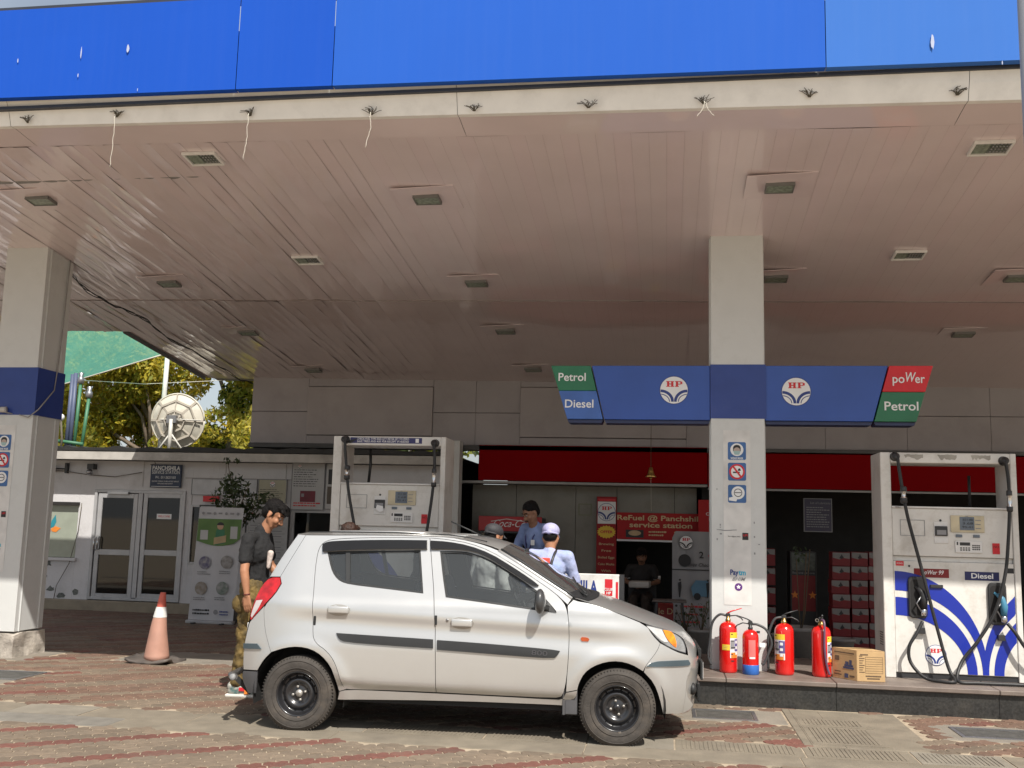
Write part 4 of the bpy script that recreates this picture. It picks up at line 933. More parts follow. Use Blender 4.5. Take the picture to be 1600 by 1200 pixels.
t, hw, h_ = board('card_poster', 'white poster with a dark red payment card picture, upper right of the young man', 'poster', opr(456, 724, 506, 796, YO-.05), YO-.05, PWH, .012, .01, PG)
logo(-hw*.55, h_-.06, .035, -.004, t, dark=True); lines(t, -hw*.9, hw*.9, h_*.48, h_*.88, -.004, 8, PK, 9, thick=.3); MB().rect(-hw*.45, hw*.5, h_*.16, h_*.40, -.004).build('card', mat('card_maroon', (.22, .01, .03), .35, col2=(.06, .01, .015), vscale=4), t); MB().rect(-hw*.38, -hw*.2, h_*.27, h_*.34, -.006).build('chip', PG, t); lines(t, -hw*.85, hw*.85, .04, .12, -.004, 2, PR, 2)
t, hw, h_ = board('narrow_poster', 'narrow white poster with a dark picture beside the left pump frame', 'poster', opr(509, 725, 527, 796, YO-.045), YO-.045, PWH, .012); MB().rect(-hw*.6, hw*.9, h_*.55, h_*.88, -.004).build('picture', PK, t); MB().rect(-hw*.7, hw*.9, h_*.12, h_*.5, -.004).build('picture', mat('pic_brown', (.10, .08, .06), .5), t)
t, hw, h_ = board('price_board', 'tall white rules board with rows of small boxes directly behind the young man', 'notice board', opr(384, 796, 449, 884, YO-.07), YO-.07, PWH, .02, .02, BLKPL)
logo(-hw+.10, h_-.09, .045, -.004, t, dark=True); text('PANCHSHILA', .05, h_-.09, -.004, .08, PK, t, fitw=hw*1.2, bold=.02)
mb = MB()
for k in range(8):
    for j in range(2): x = -hw*.9+j*hw*.92; z = h_-.22-k*.085; mb.rect(x, x+hw*.85, z-.07, z-.066, -.004); mb.rect(x, x+hw*.85, z-.004, z, -.004); mb.rect(x, x+.004, z-.066, z-.004, -.004); mb.rect(x+.08*hw, x+hw*.7, z-.045, z-.03, -.004)
mb.build('table_print', PG, t)
t, hw, h_ = board('white_board', 'white notice board headed PANCHSHILA standing behind the roll-up banner', 'notice board', opr(311, 791, 352, 872, YO-.09), YO-.09, PWH, .02, .02, BLKPL); logo(-hw+.07, h_-.07, .04, -.004, t, dark=True); text('PANCHSHILA', .06, h_-.07, -.004, .08, PK, t, fitw=hw*1.3, bold=.02)
t, hw, h_ = board('red_box', 'small red extinguisher sign box half hidden by the tall potted plant', 'box', opr(317, 775, 341, 784, YO-.07), YO-.07, RED, .05)
t, hw, h_ = board('grey_board', 'blank pale board on the office wall behind the potted plant', 'board', opr(300, 749, 352, 773, YO-.03), YO-.03, mat('pale_board', (.50, .51, .53), .5), .015, .008, PG)
t, hw, h_ = board('grey_board', 'blank pale board on the office wall right of the potted plant', 'board', opr(356, 749, 401, 774, YO-.03), YO-.03, mat('pale_board', (.50, .51, .53), .5), .015, .008, PG)
# cctv cameras on the office wall
for i, (px, py, lb) in enumerate([(81, 732, 'white bullet camera on the office wall nearest the left column'), (141, 733, 'dark dome camera on the office wall left of the doors')]):
    p = at_v(px, py, YO-.12); t = thing('wall_camera', lb, 'camera', tuple(p))
    if i == 0: MB().lathe([(.0, -.16), (.035, -.155), (.04, .05), (.03, .055), (.0, .055)], (0, 0, 0), 14, axis='X').build('body', PW, t); MB().tube([(-.02, 0, .0), (.12, .04, .0), (.22, .12, 0)], .012, 6).build('bracket', BLKPL, t); MB().box(.2, .24, .05, .12, -.07, .1).build('plate', BLKPL, t)
    else: MB().box(-.06, .05, 0, .12, .0, .09).build('mount', BLKPL, t); MB().ball((-.01, 0, -.05), (.055, .055, .05)).build('dome', STEEL, t)
# wires on office front
for i, pl in enumerate([[(60, 731), (78, 736), (100, 736), (140, 742), (180, 745), (222, 738)], [(128, 786), (122, 830), (108, 880), (88, 915), (84, 935)], [(236, 700), (243, 725), (235, 726)]]):
    t = MB().tube([at_v(a, b, YO-.05) for a, b in pl], .006, 5).build('wall_wire', WIRE); tag(t, ['dark wire strung along the office wall above the window and left door', 'dark wire dropping down the office wall between window and doors', 'short wire hanging from the roof edge by the name board'][i], 'wire')
# roll-up banner
b0 = at_v(290, 974, 14.35); b1 = at_v(360, 976, 14.35); tp = at_v(345, 793, 14.35)
t = thing('rollup_banner', 'white and green roll-up banner with four round pictures standing before the office', 'banner', ((b0.x+b1.x)/2+.03, 14.35, 0)); hw = (b1.x-b0.x)/2; H = tp.z
MB().box(-hw-.02, hw+.02, -.05, .05, .0, .045).build('base', ALU, t, bevel=.01)
t2 = t; lean = .07
mb = MB(); n = 10
gr = [[mb.bm.verts.new((-hw+2*hw*i/n+lean*j/8, .01*math.sin(i*.9)+.004, .05+(H-.05)*j/8)) for i in range(n+1)] for j in range(9)]
for j in range(8):
    for i in range(n): mb.bm.faces.new((gr[j][i], gr[j][i+1], gr[j+1][i+1], gr[j+1][i])).smooth = True
mb.build('sheet', mat('rollup_white', (.50, .50, .52), .5, var=.04), t)
sk = lambda z: lean*(z-.05)/(H-.05)
mb = MB(); zt = H*.90; zb = H*.66
mb.poly([(-hw+.01+sk(zt), zt), (hw-.01+sk(zt), zt), (hw-.01+sk(zb+.1), zb+.12)]+[(hw-.01-(2*hw-.02)*k/8+sk(zb), zb+.10-.09*math.sin(PI*(k+.6)/9)) for k in range(1, 8)]+[(-hw+.01+sk(zb+.1), zb+.08)], -.012, 0)
mb.rect(-.28+sk(zb), -.16+sk(zb), zb+.10, zb+.24, -.014, 1); mb.rect(.19+sk(zb), .30+sk(zb), zb+.12, zb+.30, -.014, 1)
mb.build('green_panel', [mat('banner_green', (.12, .23, .06), .5, col2=(.07, .15, .03), vscale=3), PWH], t)
mb = MB(); mb.disc(.03+sk(zb), zb+.30, .05, -.016, 1); mb.poly(arc(.03+sk(zb), zb+.315, .055, .045, 0, PI), -.017, 0); mb.poly([(-.05+sk(zb), zb+.02), (.11+sk(zb), zb+.05), (.10+sk(zb), zb+.25), (-.03+sk(zb), zb+.25)], -.016, 2); mb.poly([(-.06+sk(zb), zb+.03), (.13+sk(zb), zb+.07), (.13+sk(zb), zb+.17), (-.06+sk(zb), zb+.13)], -.018, 3)
mb.build('figure_print', [PK, mat('print_skin', (.45, .28, .18), .5), GREEN, mat('print_tan2', (.45, .33, .18), .5)], t)
for (cx_, cz_, c_) in ((-.17, .52, (.06, .05, .16)), (.17, .53, (.16, .14, .13)), (-.19, .30, (.22, .17, .12)), (.14, .305, (.12, .17, .14))):
    z = H*cz_; MB().disc(cx_+sk(z), z, .095, -.012, 0).build('round_picture', mat('pic%d' % int(cz_*1000+cx_*10), c_, .5, col2=(.36, .35, .34), vscale=14), t); lines(t, cx_-.11+sk(z), cx_+.11+sk(z), z-.18, z-.12, -.012, 2, PG, int(z*99))
lines(t, -hw*.8, hw*.0, .12, .22, -.012, 2, PK, 4, thick=.5, frac=(.9, 1)); MB().disc(.08, .17, .035, -.012).build('seal', PG, t); lines(t, .14, .3, .12, .2, -.012, 2, PN, 5)
mb = MB()
for k in range(7): x = -hw*.8+k*hw*.26+sk(H); mb.disc(x, H-.09, .022, -.012) if k % 2 == 0 else mb.rect(x-.03, x+.03, H-.1, H-.075, -.012)
mb.build('header_emblems', PG, t)
for sx in (-.22, .22): MB().box(sx-.02, sx+.02, -.14, .14, 0, .02).build('foot', BLKPL, t)
# tall potted plant
p = at_z(352, 962); t = thing('potted_tree', 'tall leafy potted plant with dark leaves behind the roll-up banner', 'plant', (at_v(365, 900, 14.75).x, 14.75, 0))
MB().lathe([(0, 0), (.14, 0), (.19, .30), (.205, .31), (.205, .34), (.18, .34), (0, .30)], (0, 0, 0), 22).build('pot', POT, t)
mb = MB(); mb.tube([(0, 0, .3), (.03, 0, .8), (-.02, .0, 1.3), (.0, 0, 1.75)], [.022, .02, .016, .01], 7)
for (a, b, c) in ((-.3, 1.9, .1), (.42, 1.85, 0), (-.15, 2.2, .05), (-.22, 2.45, 0), (.2, 2.05, -.1), (.3, 1.7, .05), (-.28, 1.65, 0)): mb.tube([(0, 0, 1.35), (a*.5, c, (1.5+b)/2), (a, c, b)], [.012, .008, .004], 5)
mb.build('stem', TWIG, t)
leafcloud('foliage', [(-.25, 0, 1.85, .2), (.0, 0, 1.8, .24), (.3, 0, 1.82, .18), (.48, 0, 1.86, .1), (-.12, 0, 2.1, .17), (-.02, 0, 2.02, .18), (-.24, 0, 2.42, .07), (-.05, -.02, 2.42, .06), (-.15, 0, 1.62, .2), (.12, 0, 1.6, .2), (.05, 0, 1.45, .12)], 900, .042, [LEAFD, mat('leaf_dark2', (.055, .075, .025), .5, var=.3)], t, 3)
# ------------------------------------------------------------ things on and behind the office roof
DISHM = mat('dish_grey', (.56, .53, .45), .5, var=.08, dirt=.3)
dc = at_v(278, 657, 17.2); r_ = (at_v(317, 657, 17.2).x-at_v(238, 657, 17.2).x)/2
t = thing('satellite_dish', 'large pale satellite dish seen from behind on the office roof', 'satellite dish', (dc.x, 17.2, 2.64)); cz = dc.z-2.64; TL = Euler((math.radians(8), 0, math.radians(6))).to_matrix()
mb = MB(); rings = []
for k in range(7):
    rr_ = r_*k/6; dz = -.16*(1-(k/6)**2)
    rings.append([mb.bm.verts.new(Vector((0, 0, cz))+TL@Vector((rr_*math.cos(2*PI*j/36), -dz*-1, rr_*math.sin(2*PI*j/36)))) for j in range(36)] if k else [mb.bm.verts.new(Vector((0, 0, cz))+TL@Vector((0, dz, 0)))])
for j in range(36): mb.bm.faces.new((rings[0][0], rings[1][j], rings[1][(j+1) % 36])).smooth = True
for k in range(1, 6):
    for j in range(36): mb.bm.faces.new((rings[k][j], rings[k+1][j], rings[k+1][(j+1) % 36], rings[k][(j+1) % 36])).smooth = True
mb.build('reflector', DISHM, t)
Dp = lambda a, r: Vector((0, 0, cz))+TL@Vector((r*math.cos(a), -.16*(1-(r/r_)**2)-.025, r*math.sin(a)))
for k in range(8):
    a = 2*PI*k/8+PI/2; MB().bar(Dp(a, .06), Dp(a, r_*.98), .018, .04).build('rib', mat('dish_rib', (.42, .38, .32), .6), t)
mb = MB()
for q in (.38, .74):
    for k in range(8): a = 2*PI*k/8+PI/2; b = a+2*PI/8; mb.bar(Dp(a, r_*q), Dp(b, r_*q), .02, .035)
mb.build('ring_brace', mat('dish_rib', (.36, .32, .27), .6), t)
mb = MB(); mb.tube([Dp(2*PI*k/36, r_*.995)+Vector((0, .02, 0)) for k in range(37)], .016, 6); mb.build('rim', DISHM, t)
mb = MB(); mb.box(-.09, .09, -.26, -.17, cz-.07, cz+.07); mb.build('hub', STEEL, t)
mb = MB(); mb.tube([(0, -.25, cz), (-.02, -.22, .0)], .035, 10); mb.tube([(0, -.24, cz-.25), (-.3, -.2, 0)], .016, 6); mb.tube([(0, -.24, cz-.25), (.25, -.1, 0)], .016, 6); mb.tube([(-r_*.95, -.05, cz), (0, -.25, cz)], .012, 5); mb.tube([(r_*.95, -.05, cz), (0, -.25, cz)], .012, 5)
mb.build('mast', mat('mast_pale', (.55, .53, .48), .5), t)
a = at_v(262, 560, 17.9); b = at_v(254, 705, 17.9); po_ = MB().tube([(a.x-.03, 17.9, 2.6), (a.x, 17.9, a.z+.6)], .045, 10).build('antenna_mast', mat('mast_white', (.60, .60, .56), .5)); tag(po_, 'slim pale mast rising behind the satellite dish', 'mast')
GPIPE = mat('vent_green', (.05, .17, .09), .5, var=.1); BPIPE = mat('vent_blue', (.08, .10, .17), .5, var=.1)
for i, (x0_, y0_, x1_, y1_, m, lb) in enumerate([(104, 690, 114, 585, BPIPE, 'blue-grey vent pipe nearest the left column'), (110, 690, 119, 583, BPIPE, 'blue-grey vent pipe next to the green ones'), (116, 690, 126, 600, GPIPE, 'taller green vent pipe with a dark cap'), (127, 692, 139, 622, GPIPE, 'shorter green vent pipe on the right with a round cap')]):
    a = at_v(x0_, y0_, 16.9); b = at_v(x1_, y1_, 16.9); t = thing('vent_pipe', lb, 'pipe', (a.x, 16.9, a.z), 0, 'fuel tank vent pipes on the office roof'); q = b-a
    MB().tube([(0, 0, -.25), tuple(q)], .03 if i > 1 else .036, 10).build('pipe', m, t)
    if i > 1: MB().lathe([(.03, 0), (.06, .02), (.06, .10), (.035, .14), (.05, .2), (0, .22)], tuple(q), 12).build('cap', STEEL, t)
a = at_v(70, 686, 16.8); b = at_v(130, 694, 16.8); t = MB().tube([(a.x, 16.8, a.z), (b.x, 16.8, b.z)], .03, 8).build('roof_rail', GPIPE); tag(t, 'green horizontal pipe along the office roof under the vent pipes', 'pipe')
a = at_v(95, 652, 16.6); t = thing('roof_lamp', 'small round white lamp on a stalk over the office roof by the left column', 'lamp', tuple(a)); MB().ball((0, 0, 0), .065).build('globe', PW, t); MB().tube([(0, 0, 0), (.06, 0, -.4), (.05, 0, -.6)], .02, 6).build('stalk', WIRE, t)
# shade net
NET = bpy.data.materials.new('shade_net'); NET.use_nodes = True; N = NET.node_tree.nodes; L = NET.node_tree.links; b_ = N['Principled BSDF']; b_.inputs['Base Color'].default_value = (.14, .48, .38, 1); b_.inputs['Roughness'].default_value = .8
tr = N.new('ShaderNodeBsdfTransparent'); tl = N.new('ShaderNodeBsdfTranslucent'); tl.inputs[0].default_value = (.28, .80, .66, 1); ms = N.new('ShaderNodeMixShader'); ms.inputs[0].default_value = .6; L.new(b_.outputs[0], ms.inputs[1]); L.new(tl.outputs[0], ms.inputs[2])
m2 = N.new('ShaderNodeMixShader'); tcn = N.new('ShaderNodeTexCoord'); nzn = N.new('ShaderNodeTexNoise'); nzn.inputs['Scale'].default_value = 1.6; L.new(tcn.outputs['Object'], nzn.inputs[0]); mrn = N.new('ShaderNodeMapRange'); L.new(nzn.outputs[0], mrn.inputs[0]); mrn.inputs[3].default_value = .66; mrn.inputs[4].default_value = .9
L.new(mrn.outputs[0], m2.inputs[0]); L.new(tr.outputs[0], m2.inputs[1]); L.new(ms.outputs[0], m2.inputs[2]); L.new(m2.outputs[0], N['Material Output'].inputs[0])
c0 = at_v(40, 618, 17.4); c1_ = at_v(258, 553, 16.6); c2_ = at_v(180, 470, 19.5); c3_ = at_v(20, 470, 20)
P4 = [Vector(c0), Vector(c1_), Vector(c2_)+Vector((.6, 0, .6)), Vector(c3_)+Vector((0, 0, .6))]
mb = MB(); n = 14
gr = [[mb.bm.verts.new((P4[0]*(1-i/n)+P4[1]*i/n)*(1-j/n)+(P4[3]*(1-i/n)+P4[2]*i/n)*j/n-Vector((0, 0, .25*math.sin(PI*i/n)*math.sin(PI*j/n)+.02*math.sin(i*2.1+j)))) for i in range(n+1)] for j in range(n+1)]
for j in range(n):
    for i in range(n): mb.bm.faces.new((gr[j][i], gr[j][i+1], gr[j+1][i+1], gr[j+1][i])).smooth = True
nt_ = thing('shade_net', 'translucent green shade net stretched behind the canopy at left', 'shade net', tuple(P4[0])); mb.build('net_cloth', NET, nt_, world=True)
MB().tube([P4[0]+(P4[1]-P4[0])*k/8-Vector((0, 0, .0)) for k in range(9)], .012, 5).build('edge_rope', STR, nt_, world=True)
for dz in (): MB().tube([P4[1]+Vector((-1.9, .6, .15+dz)), P4[1]+Vector((-1.2, .6, -.02+dz)), P4[1]+Vector((-.5, .4, .0+dz)), P4[1]+Vector((0, .1, .08))], .010, 5).build('rope', STR, nt_, world=True)
a = at_v(60, 590, 19); b = at_v(400, 592, 19); wr_ = MB().tube([a, (a+b)/2-Vector((0, 0, .12)), b], .006, 5).build('overhead_wire', STR); tag(wr_, 'pale overhead wire crossing in front of the trees', 'wire')
# trees
LT = []
def leafmat(name, c, c2):
    m = mat(name, c, .5, var=.1, col2=c2, vscale=.9, spec=.35); N = m.node_tree.nodes; L = m.node_tree.links; b = N['Principled BSDF']
    t = N.new('ShaderNodeBsdfTranslucent'); L.new(b.inputs['Base Color'].links[0].from_socket, t.inputs[0]); x = N.new('ShaderNodeMixShader'); x.inputs[0].default_value = .48; L.new(b.outputs[0], x.inputs[1]); L.new(t.outputs[0], x.inputs[2]); L.new(x.outputs[0], N['Material Output'].inputs[0]); return m
LY = leafmat('leaf_yellow', (.68, .52, .05), (.42, .38, .05)); LG = leafmat('leaf_green', (.38, .40, .06), (.17, .20, .03)); LO = leafmat('leaf_olive', (.56, .46, .09), (.30, .28, .05)); LDK = leafmat('leaf_deep', (.05, .08, .015), (.03, .05, .01))
BARK = mat('bark', (.16, .12, .09), .9, var=.3, vscale=6, bump=.6, bscale=20)
def tree(x, y, h, r, mats, n, size, label, seed, bare=False, lows=True):
    rr = random.Random(seed); t = thing('tree', label, 'tree', (x, y, 0), 0, 'trees behind the office')
    mb = MB(); mb.tube([(0, 0, 0), (.1, .1, h*.25), (-.1, 0, h*.5), (.1, .1, h*.8)], [.24, .2, .14, .05], 9)
    cs = []
    for k in range(22 if not bare else 16):
        a = rr.uniform(0, 2*PI); z = rr.uniform(.18 if lows else .45, .98)*h; q = r*rr.uniform(.35, .95)*(1-.45*max(0, z/h-.6)/.4)
        e = Vector((q*math.cos(a), q*math.sin(a), z)); s_ = Vector((0, 0, z*rr.uniform(.5, .8)))
        mb.tube([s_, (s_+e)/2+Vector((rr.uniform(-.2, .2), rr.uniform(-.2, .2), rr.uniform(0, .3))), e], [.07, .045, .015], 5)
        if bare:
            for _ in range(4): f_ = e+Vector((rr.uniform(-.8, .8), rr.uniform(-.5, .5), rr.uniform(-.1, .9))); mb.tube([(s_+e)/2, (e+f_)/2, f_], [.03, .02, .006], 4)
        cs.append((e.x, e.y, e.z, rr.uniform(.45, .85)*r*.45))
        cs.append((e.x*.6+rr.uniform(-.4, .4), e.y*.6, e.z+rr.uniform(-.3, .4), rr.uniform(.3, .6)*r*.45))
    mb.build('trunk', BARK, t)
    if n: leafcloud('crown', cs, n, size, mats, t, seed)
    return t
tree(-14.7, 22.0, 6.0, 2.6, [LY, LY, LO, LG], 38000, .08, 'yellowing bushy tree behind the vent pipes next to the left column', 11)
tree(-12.7, 23.5, 5.6, 2.5, [LY, LY, LO, LG], 38000, .08, 'yellow-green tree filling the gap between vent pipes and satellite dish', 12)
tree(-11.2, 25.0, 7.6, 2.9, [LG, LO, LG, LDK], 36000, .085, 'tall darker green tree directly behind the satellite dish and mast', 13)
tree(-9.0, 22.5, 6.2, 2.7, [LO, LG, LO, LY], 36000, .075, 'olive tree with drooping twigs right of the satellite dish', 14)
tree(-17.6, 29, 8.2, 2.6, [LG], 0, .1, 'bare branching tree seen through the green shade net', 15, bare=True, lows=False)
tree(-19.0, 25, 6.0, 2.5, [LO, LG, LY], 12000, .1, 'green tree beyond the left column, mostly hidden by it', 16)
tree(-7.0, 26, 6.0, 2.4, [LG, LDK], 8000, .1, 'dark green tree at the corner of the shop building', 17)
hd = MB(); hd.box(-30, -5, 33, 33.3, 0, 2.6); hd = hd.build('boundary_wall', mat('far_wall', (.40, .34, .27), .8, dirt=.4)); tag(hd, 'plain boundary wall far behind the trees', 'wall')
# ------------------------------------------------------------ fuel pumps
PUMPW = mat('pump_white', (.70, .68, .64), .38, var=.04, vscale=3, dirt=.65, dscale=3.5, dirtcol=(.32, .27, .20), coat=.15)
PUMPB = mat('pump_blue', (.012, .030, .33), .35, var=.05); LCD = mat('lcd', (.13, .16, .20), .2); BEZ = mat('bezel_cream', (.55, .48, .33), .45)
def pump(name, label, x, y, z, header):
    t = thing(name, label, 'fuel pump', (x, y, z), 0, 'fuel pumps'); hw = .605
    P = lambda zx: (zx-105)/508-.6
    Zf = lambda zy: (1108-zy)/508
    mb = MB(); mb.box(-hw, P(150), 0, .45, .0, Zf(55)); mb.box(P(690), hw, 0, .45, .0, Zf(55)); mb.box(P(150)+.001, P(690)-.001, .0, .45, Zf(105), Zf(55)-.001)
    mb.build('frame', PUMPW, t, bevel=.006)
    MB().box(P(150)+.002, P(690)-.002, .012, .44, Zf(545), Zf(320)).build('upper_cabinet', PUMPW, t, bevel=.005)
    MB().box(P(150)+.002, P(690)-.002, -.004, .43, Zf(320)+.001, Zf(311)).build('ledge', WHITE, t, bevel=.003)
    MB().box(P(150)+.003, P(690)-.003, .04, .43, Zf(568), Zf(547)).build('groove', PUMPW, t)
    MB().box(P(150)+.002, P(690)-.002, .008, .44, .05, Zf(569)).build('lower_door', PUMPW, t, bevel=.005)
    MB().box(-hw+.05, hw-.05, .02, .43, -.002, .048).build('plinth', BLKPL, t)
    # side vents
    mb = MB()
    for k in range(6):
        for j in range(3): mb.box(-hw-.002, -hw+.004, .07+.05*j, .10+.05*j, .28+.022*k, .29+.022*k)
    mb.build('side_vents', BLKPL, t)
    # display
    yb = .010
    d = MB().box(P(415), P(565), yb-.012, yb, Zf(428), Zf(350)).build('display', BEZ, t, bevel=.002)
    MB().box(P(455), P(520), yb-.016, yb-.0125, Zf(418), Zf(356)).build('screen', LCD, d)
    for k, s in enumerate(('351.00', '3.68', '95.41')): text(s, P(490), Zf(370+17*k), yb-.0175, .028, PK, d, fitw=.09)
    lines(d, P(525), P(550), Zf(418), Zf(362), yb-.0135, 3, PG, 2, thick=.25, frac=(.8, 1)); text('SALE', P(487), Zf(353), yb-.0135, .012, PG, d)
    for a in (437, 515): MB().box(P(a), P(a+28), yb-.008, yb, Zf(452), Zf(439)).build('small_window', LCD, t)
    k_ = MB().box(P(432), P(552), yb-.012, yb, Zf(523), Zf(470)).build('keypad', WHITE, t, bevel=.002)
    mb = MB(); mb.rect(P(452), P(498), Zf(490), Zf(475), yb-.013); 
    for i in range(4):
        for j in range(3): mb.rect(P(453+i*12), P(461+i*12), Zf(502+j*6), Zf(498+j*6), yb-.013); mb.rect(P(507+i*9), P(514+i*9), Zf(492+j*9), Zf(486+j*9), yb-.013)
    mb.rect(P(438), P(445), Zf(488), Zf(474), yb-.013); mb.build('keys', BLKPL, k_)
    pr = MB().box(P(340), P(402), yb-.006, yb, Zf(482), Zf(382)).build('printer', WHITE, t, bevel=.002)
    MB().box(P(343), P(399), yb-.022, yb-.007, Zf(448), Zf(402)).build('printer_mouth', BLKPL, pr, bevel=.004); MB().box(P(350), P(392), yb-.024, yb-.0225, Zf(442), Zf(420)).build('paper_slot', PG, pr)
    if header: MB().poly([(P(352), Zf(452)), (P(375), Zf(470)), (P(395), Zf(462)), (P(392), Zf(438)), (P(360), Zf(430))], yb-.028).build('receipt', PW, pr)
    MB().disc(P(370), Zf(375), .011, yb-.001).build('lock', BLKPL, t)
    mb = MB(); frame_box(mb, P(187), P(299), Zf(450), Zf(375), .004, yb-.002, yb+.001); mb.build('service_flap', PG, t)
    MB().box(P(598), P(630), yb-.004, yb, Zf(526), Zf(476)).build('red_sticker', PR, t); text('NO', P(614), Zf(493), yb-.005, .03, mat('maroon', (.2, .01, .01), .5), t, bold=.02)
    yl = .006
    MB().rect(P(162), P(198), Zf(592), Zf(570), yl).build('corner_sticker', PR, t); text('PETROL', P(180), Zf(581), yl-.001, .02, PW, t, fitw=.055); MB().rect(P(653), P(690)-.006, Zf(613), Zf(590), yl).build('corner_sticker', PK, t)
    MB().disc(P(222), Zf(592), .010, yl-.001).build('lock', BLKPL, t)
    MB().rect(P(243), P(400), Zf(643), Zf(602), yl).build('grade_label', mat('label_maroon', (.20, .008, .01), .45), t); text('poWer 99', P(325), Zf(620), yl-.001, .055, PW, t, fitw=.20, bold=.01, shear=.3)
    MB().rect(P(470), P(622), Zf(650), Zf(610), yl).build('grade_label', mat('label_navy', (.015, .02, .10), .45), t); text('Diesel', P(547), Zf(630), yl-.001, .065, PW, t, fitw=.19, bold=.02)
    MB().box(P(313), P(370), -.012, yl, Zf(690), Zf(675)).build('latch', BLKPL, t, bevel=.003)
    # blue petal livery
    xl, xr, zb_ = P(156), P(690)-.006, .055; cx_ = P(548)
    def petal(cxx, sgn, r0, r1, yq, lim0, lim1):
        aa = [PI/2*k/40 for k in range(41)]
        o = [(cxx+sgn*r0[0]*math.sin(a), zb_+r0[1]*math.cos(a)) for a in aa]; i = [(cxx+sgn*r1[0]*math.sin(a), zb_+r1[1]*math.cos(a)) for a in aa]
        m = MB()
        for k in range(40):
            q = [(min(max(p[0], lim0), lim1), p[1]) for p in (o[k], o[k+1], i[k+1], i[k])]
            if max(p[0] for p in q)-min(p[0] for p in q) > 1e-4: m.poly(q, yq)
        bmesh.ops.remove_doubles(m.bm, verts=m.bm.verts, dist=1e-4); m.build('blue_stripe', PUMPB, t)
    for c_, sg, l0, l1 in ((xl, 1, xl, cx_), (2*cx_-xl, -1, cx_, xr)):
        petal(c_, sg, (.795, .912), (.745, .735), yl-.0005, l0, l1); petal(c_, sg, (.70, .675), (.615, .51), yl-.0005, l0, l1)
    logo(P(330), Zf(998), .088, yl-.004, t)
    # nozzle pockets
    for (a, b, c, d_, m) in ((213, 297, 640, 832, BLACK), (567, 648, 657, 850, mat('nozzle_blue', (.06, .22, .34), .4))):
        pk = MB(); pl = []
        for (sx, sz, a0) in ((1, 1, 0), (-1, 1, PI/2), (-1, -1, PI), (1, -1, 3*PI/2)): pl += [((P(a)+P(b))/2+sx*((P(b)-P(a))/2-.04)+.04*math.cos(a0+q*PI/8), (Zf(c)+Zf(d_))/2+sz*((Zf(c)-Zf(d_))/2-.04)+.04*math.sin(a0+q*PI/8)) for q in range(5)]
        pk.poly(pl, -.022, 0, .027); pk = pk.build('nozzle_pocket', BLKPL, t, bevel=.008)
        MB().poly([((x_-(P(a)+P(b))/2)*.78+(P(a)+P(b))/2, (z_-(Zf(c)+Zf(d_))/2)*.86+(Zf(c)+Zf(d_))/2) for x_, z_ in pl], -.0235).build('pocket_shade', DARK, pk)  # flat dark face, the shade inside the pocket put into its colour
        nx = P(b-20); nz = Zf(d_-60)
        nb = MB(); nb.tube([(nx-.05, -.05, nz+.16), (nx-.015, -.055, nz+.12), (nx, -.06, nz+.05), (nx-.005, -.06, nz-.03)], [.018, .028, .034, .026], 10); nb.tube([(nx-.03, -.04, nz+.14), (nx-.07, -.02, nz+.17)], [.014, .012], 8)
        nb = nb.build('nozzle', m, t); MB().tube([(nx-.03, -.07, nz+.08), (nx-.07, -.075, nz+.02), (nx-.03, -.07, nz-.05)], .007, 6).build('trigger', STEEL, nb)
        MB().lathe([(.022, 0), (.026, .01), (.026, .05), (.02, .06)], (nx-.005, -.06, nz-.09), 12).build('swivel', CHROME, nb)
        MB().box(P(b-45), P(b-15), -.03, yl, Zf(d_+70), Zf(d_+45)).build('hose_clip', BLKPL, t)
    def hose(pts, lb=None, r=.0155):
        q = [Vector((P(a), yy, Zf(b))) for a, yy, b in pts]; S_ = []
        for i in range(len(q)-1):   # catmull rom
            p0, p1, p2, p3 = q[max(i-1, 0)], q[i], q[i+1], q[min(i+2, len(q)-1)]
            for k in range(6):
                u_ = k/6; S_.append(.5*((2*p1)+(p2-p0)*u_+(2*p0-5*p1+4*p2-p3)*u_**2+(3*p1-p0-3*p2+p3)*u_**3))
        S_.append(q[-1]); h = MB().tube(S_, r, 9).build('hose', BLACK, t); return h
    h = hose([(175, -.07, 78), (182, -.075, 150), (196, -.08, 260), (215, -.09, 380), (265, -.10, 600), (320, -.11, 850), (362, -.15, 1040), (382, -.22, 1092), (365, -.27, 1099), (320, -.25, 1099), (255, -.18, 1090), (205, -.1, 1030), (200, -.1, 960), (235, -.09, 900), (266, -.07, 845)])
    MB().lathe([(.02, 0), (.032, .01), (.032, .05), (.02, .06), (.02, .1), (.03, .11), (.03, .15), (.018, .16)], (P(197), -.08, Zf(300)), 12, ms=[0, 0, 1, 1, 1, 0, 0]).build('coupling', [BLKPL, CHROME], h)
    h = hose([(660, -.07, 92), (668, -.075, 180), (668, -.08, 290), (655, -.09, 450), (632, -.10, 620), (580, -.11, 790), (500, -.12, 920), (430, -.12, 1010), (392, -.20, 1080), (400, -.26, 1099), (470, -.26, 1099), (600, -.25, 1099), (720, -.24, 1099), (800, -.2, 1099)])
    MB().lathe([(.02, 0), (.028, .01), (.028, .05), (.02, .06), (.02, .14), (.026, .15), (.026, .19), (.018, .2)], (P(668), -.08, Zf(330)), 12, ms=[0, 0, 1, 1, 1, 0, 0]).build('coupling', [BLKPL, CHROME], h)
    hose([(640, -.06, 840), (668, -.09, 880), (700, -.10, 935), (740, -.10, 985), (790, -.08, 1010)])
    for (a, b) in ((170, 76), (660, 90)): MB().lathe([(.0, -.085), (.03, -.08), (.037, -.05), (.037, -.02), (.045, .0)], (P(a), 0, Zf(b)), 14, axis='Y').build('swivel_joint', BLKPL, t)
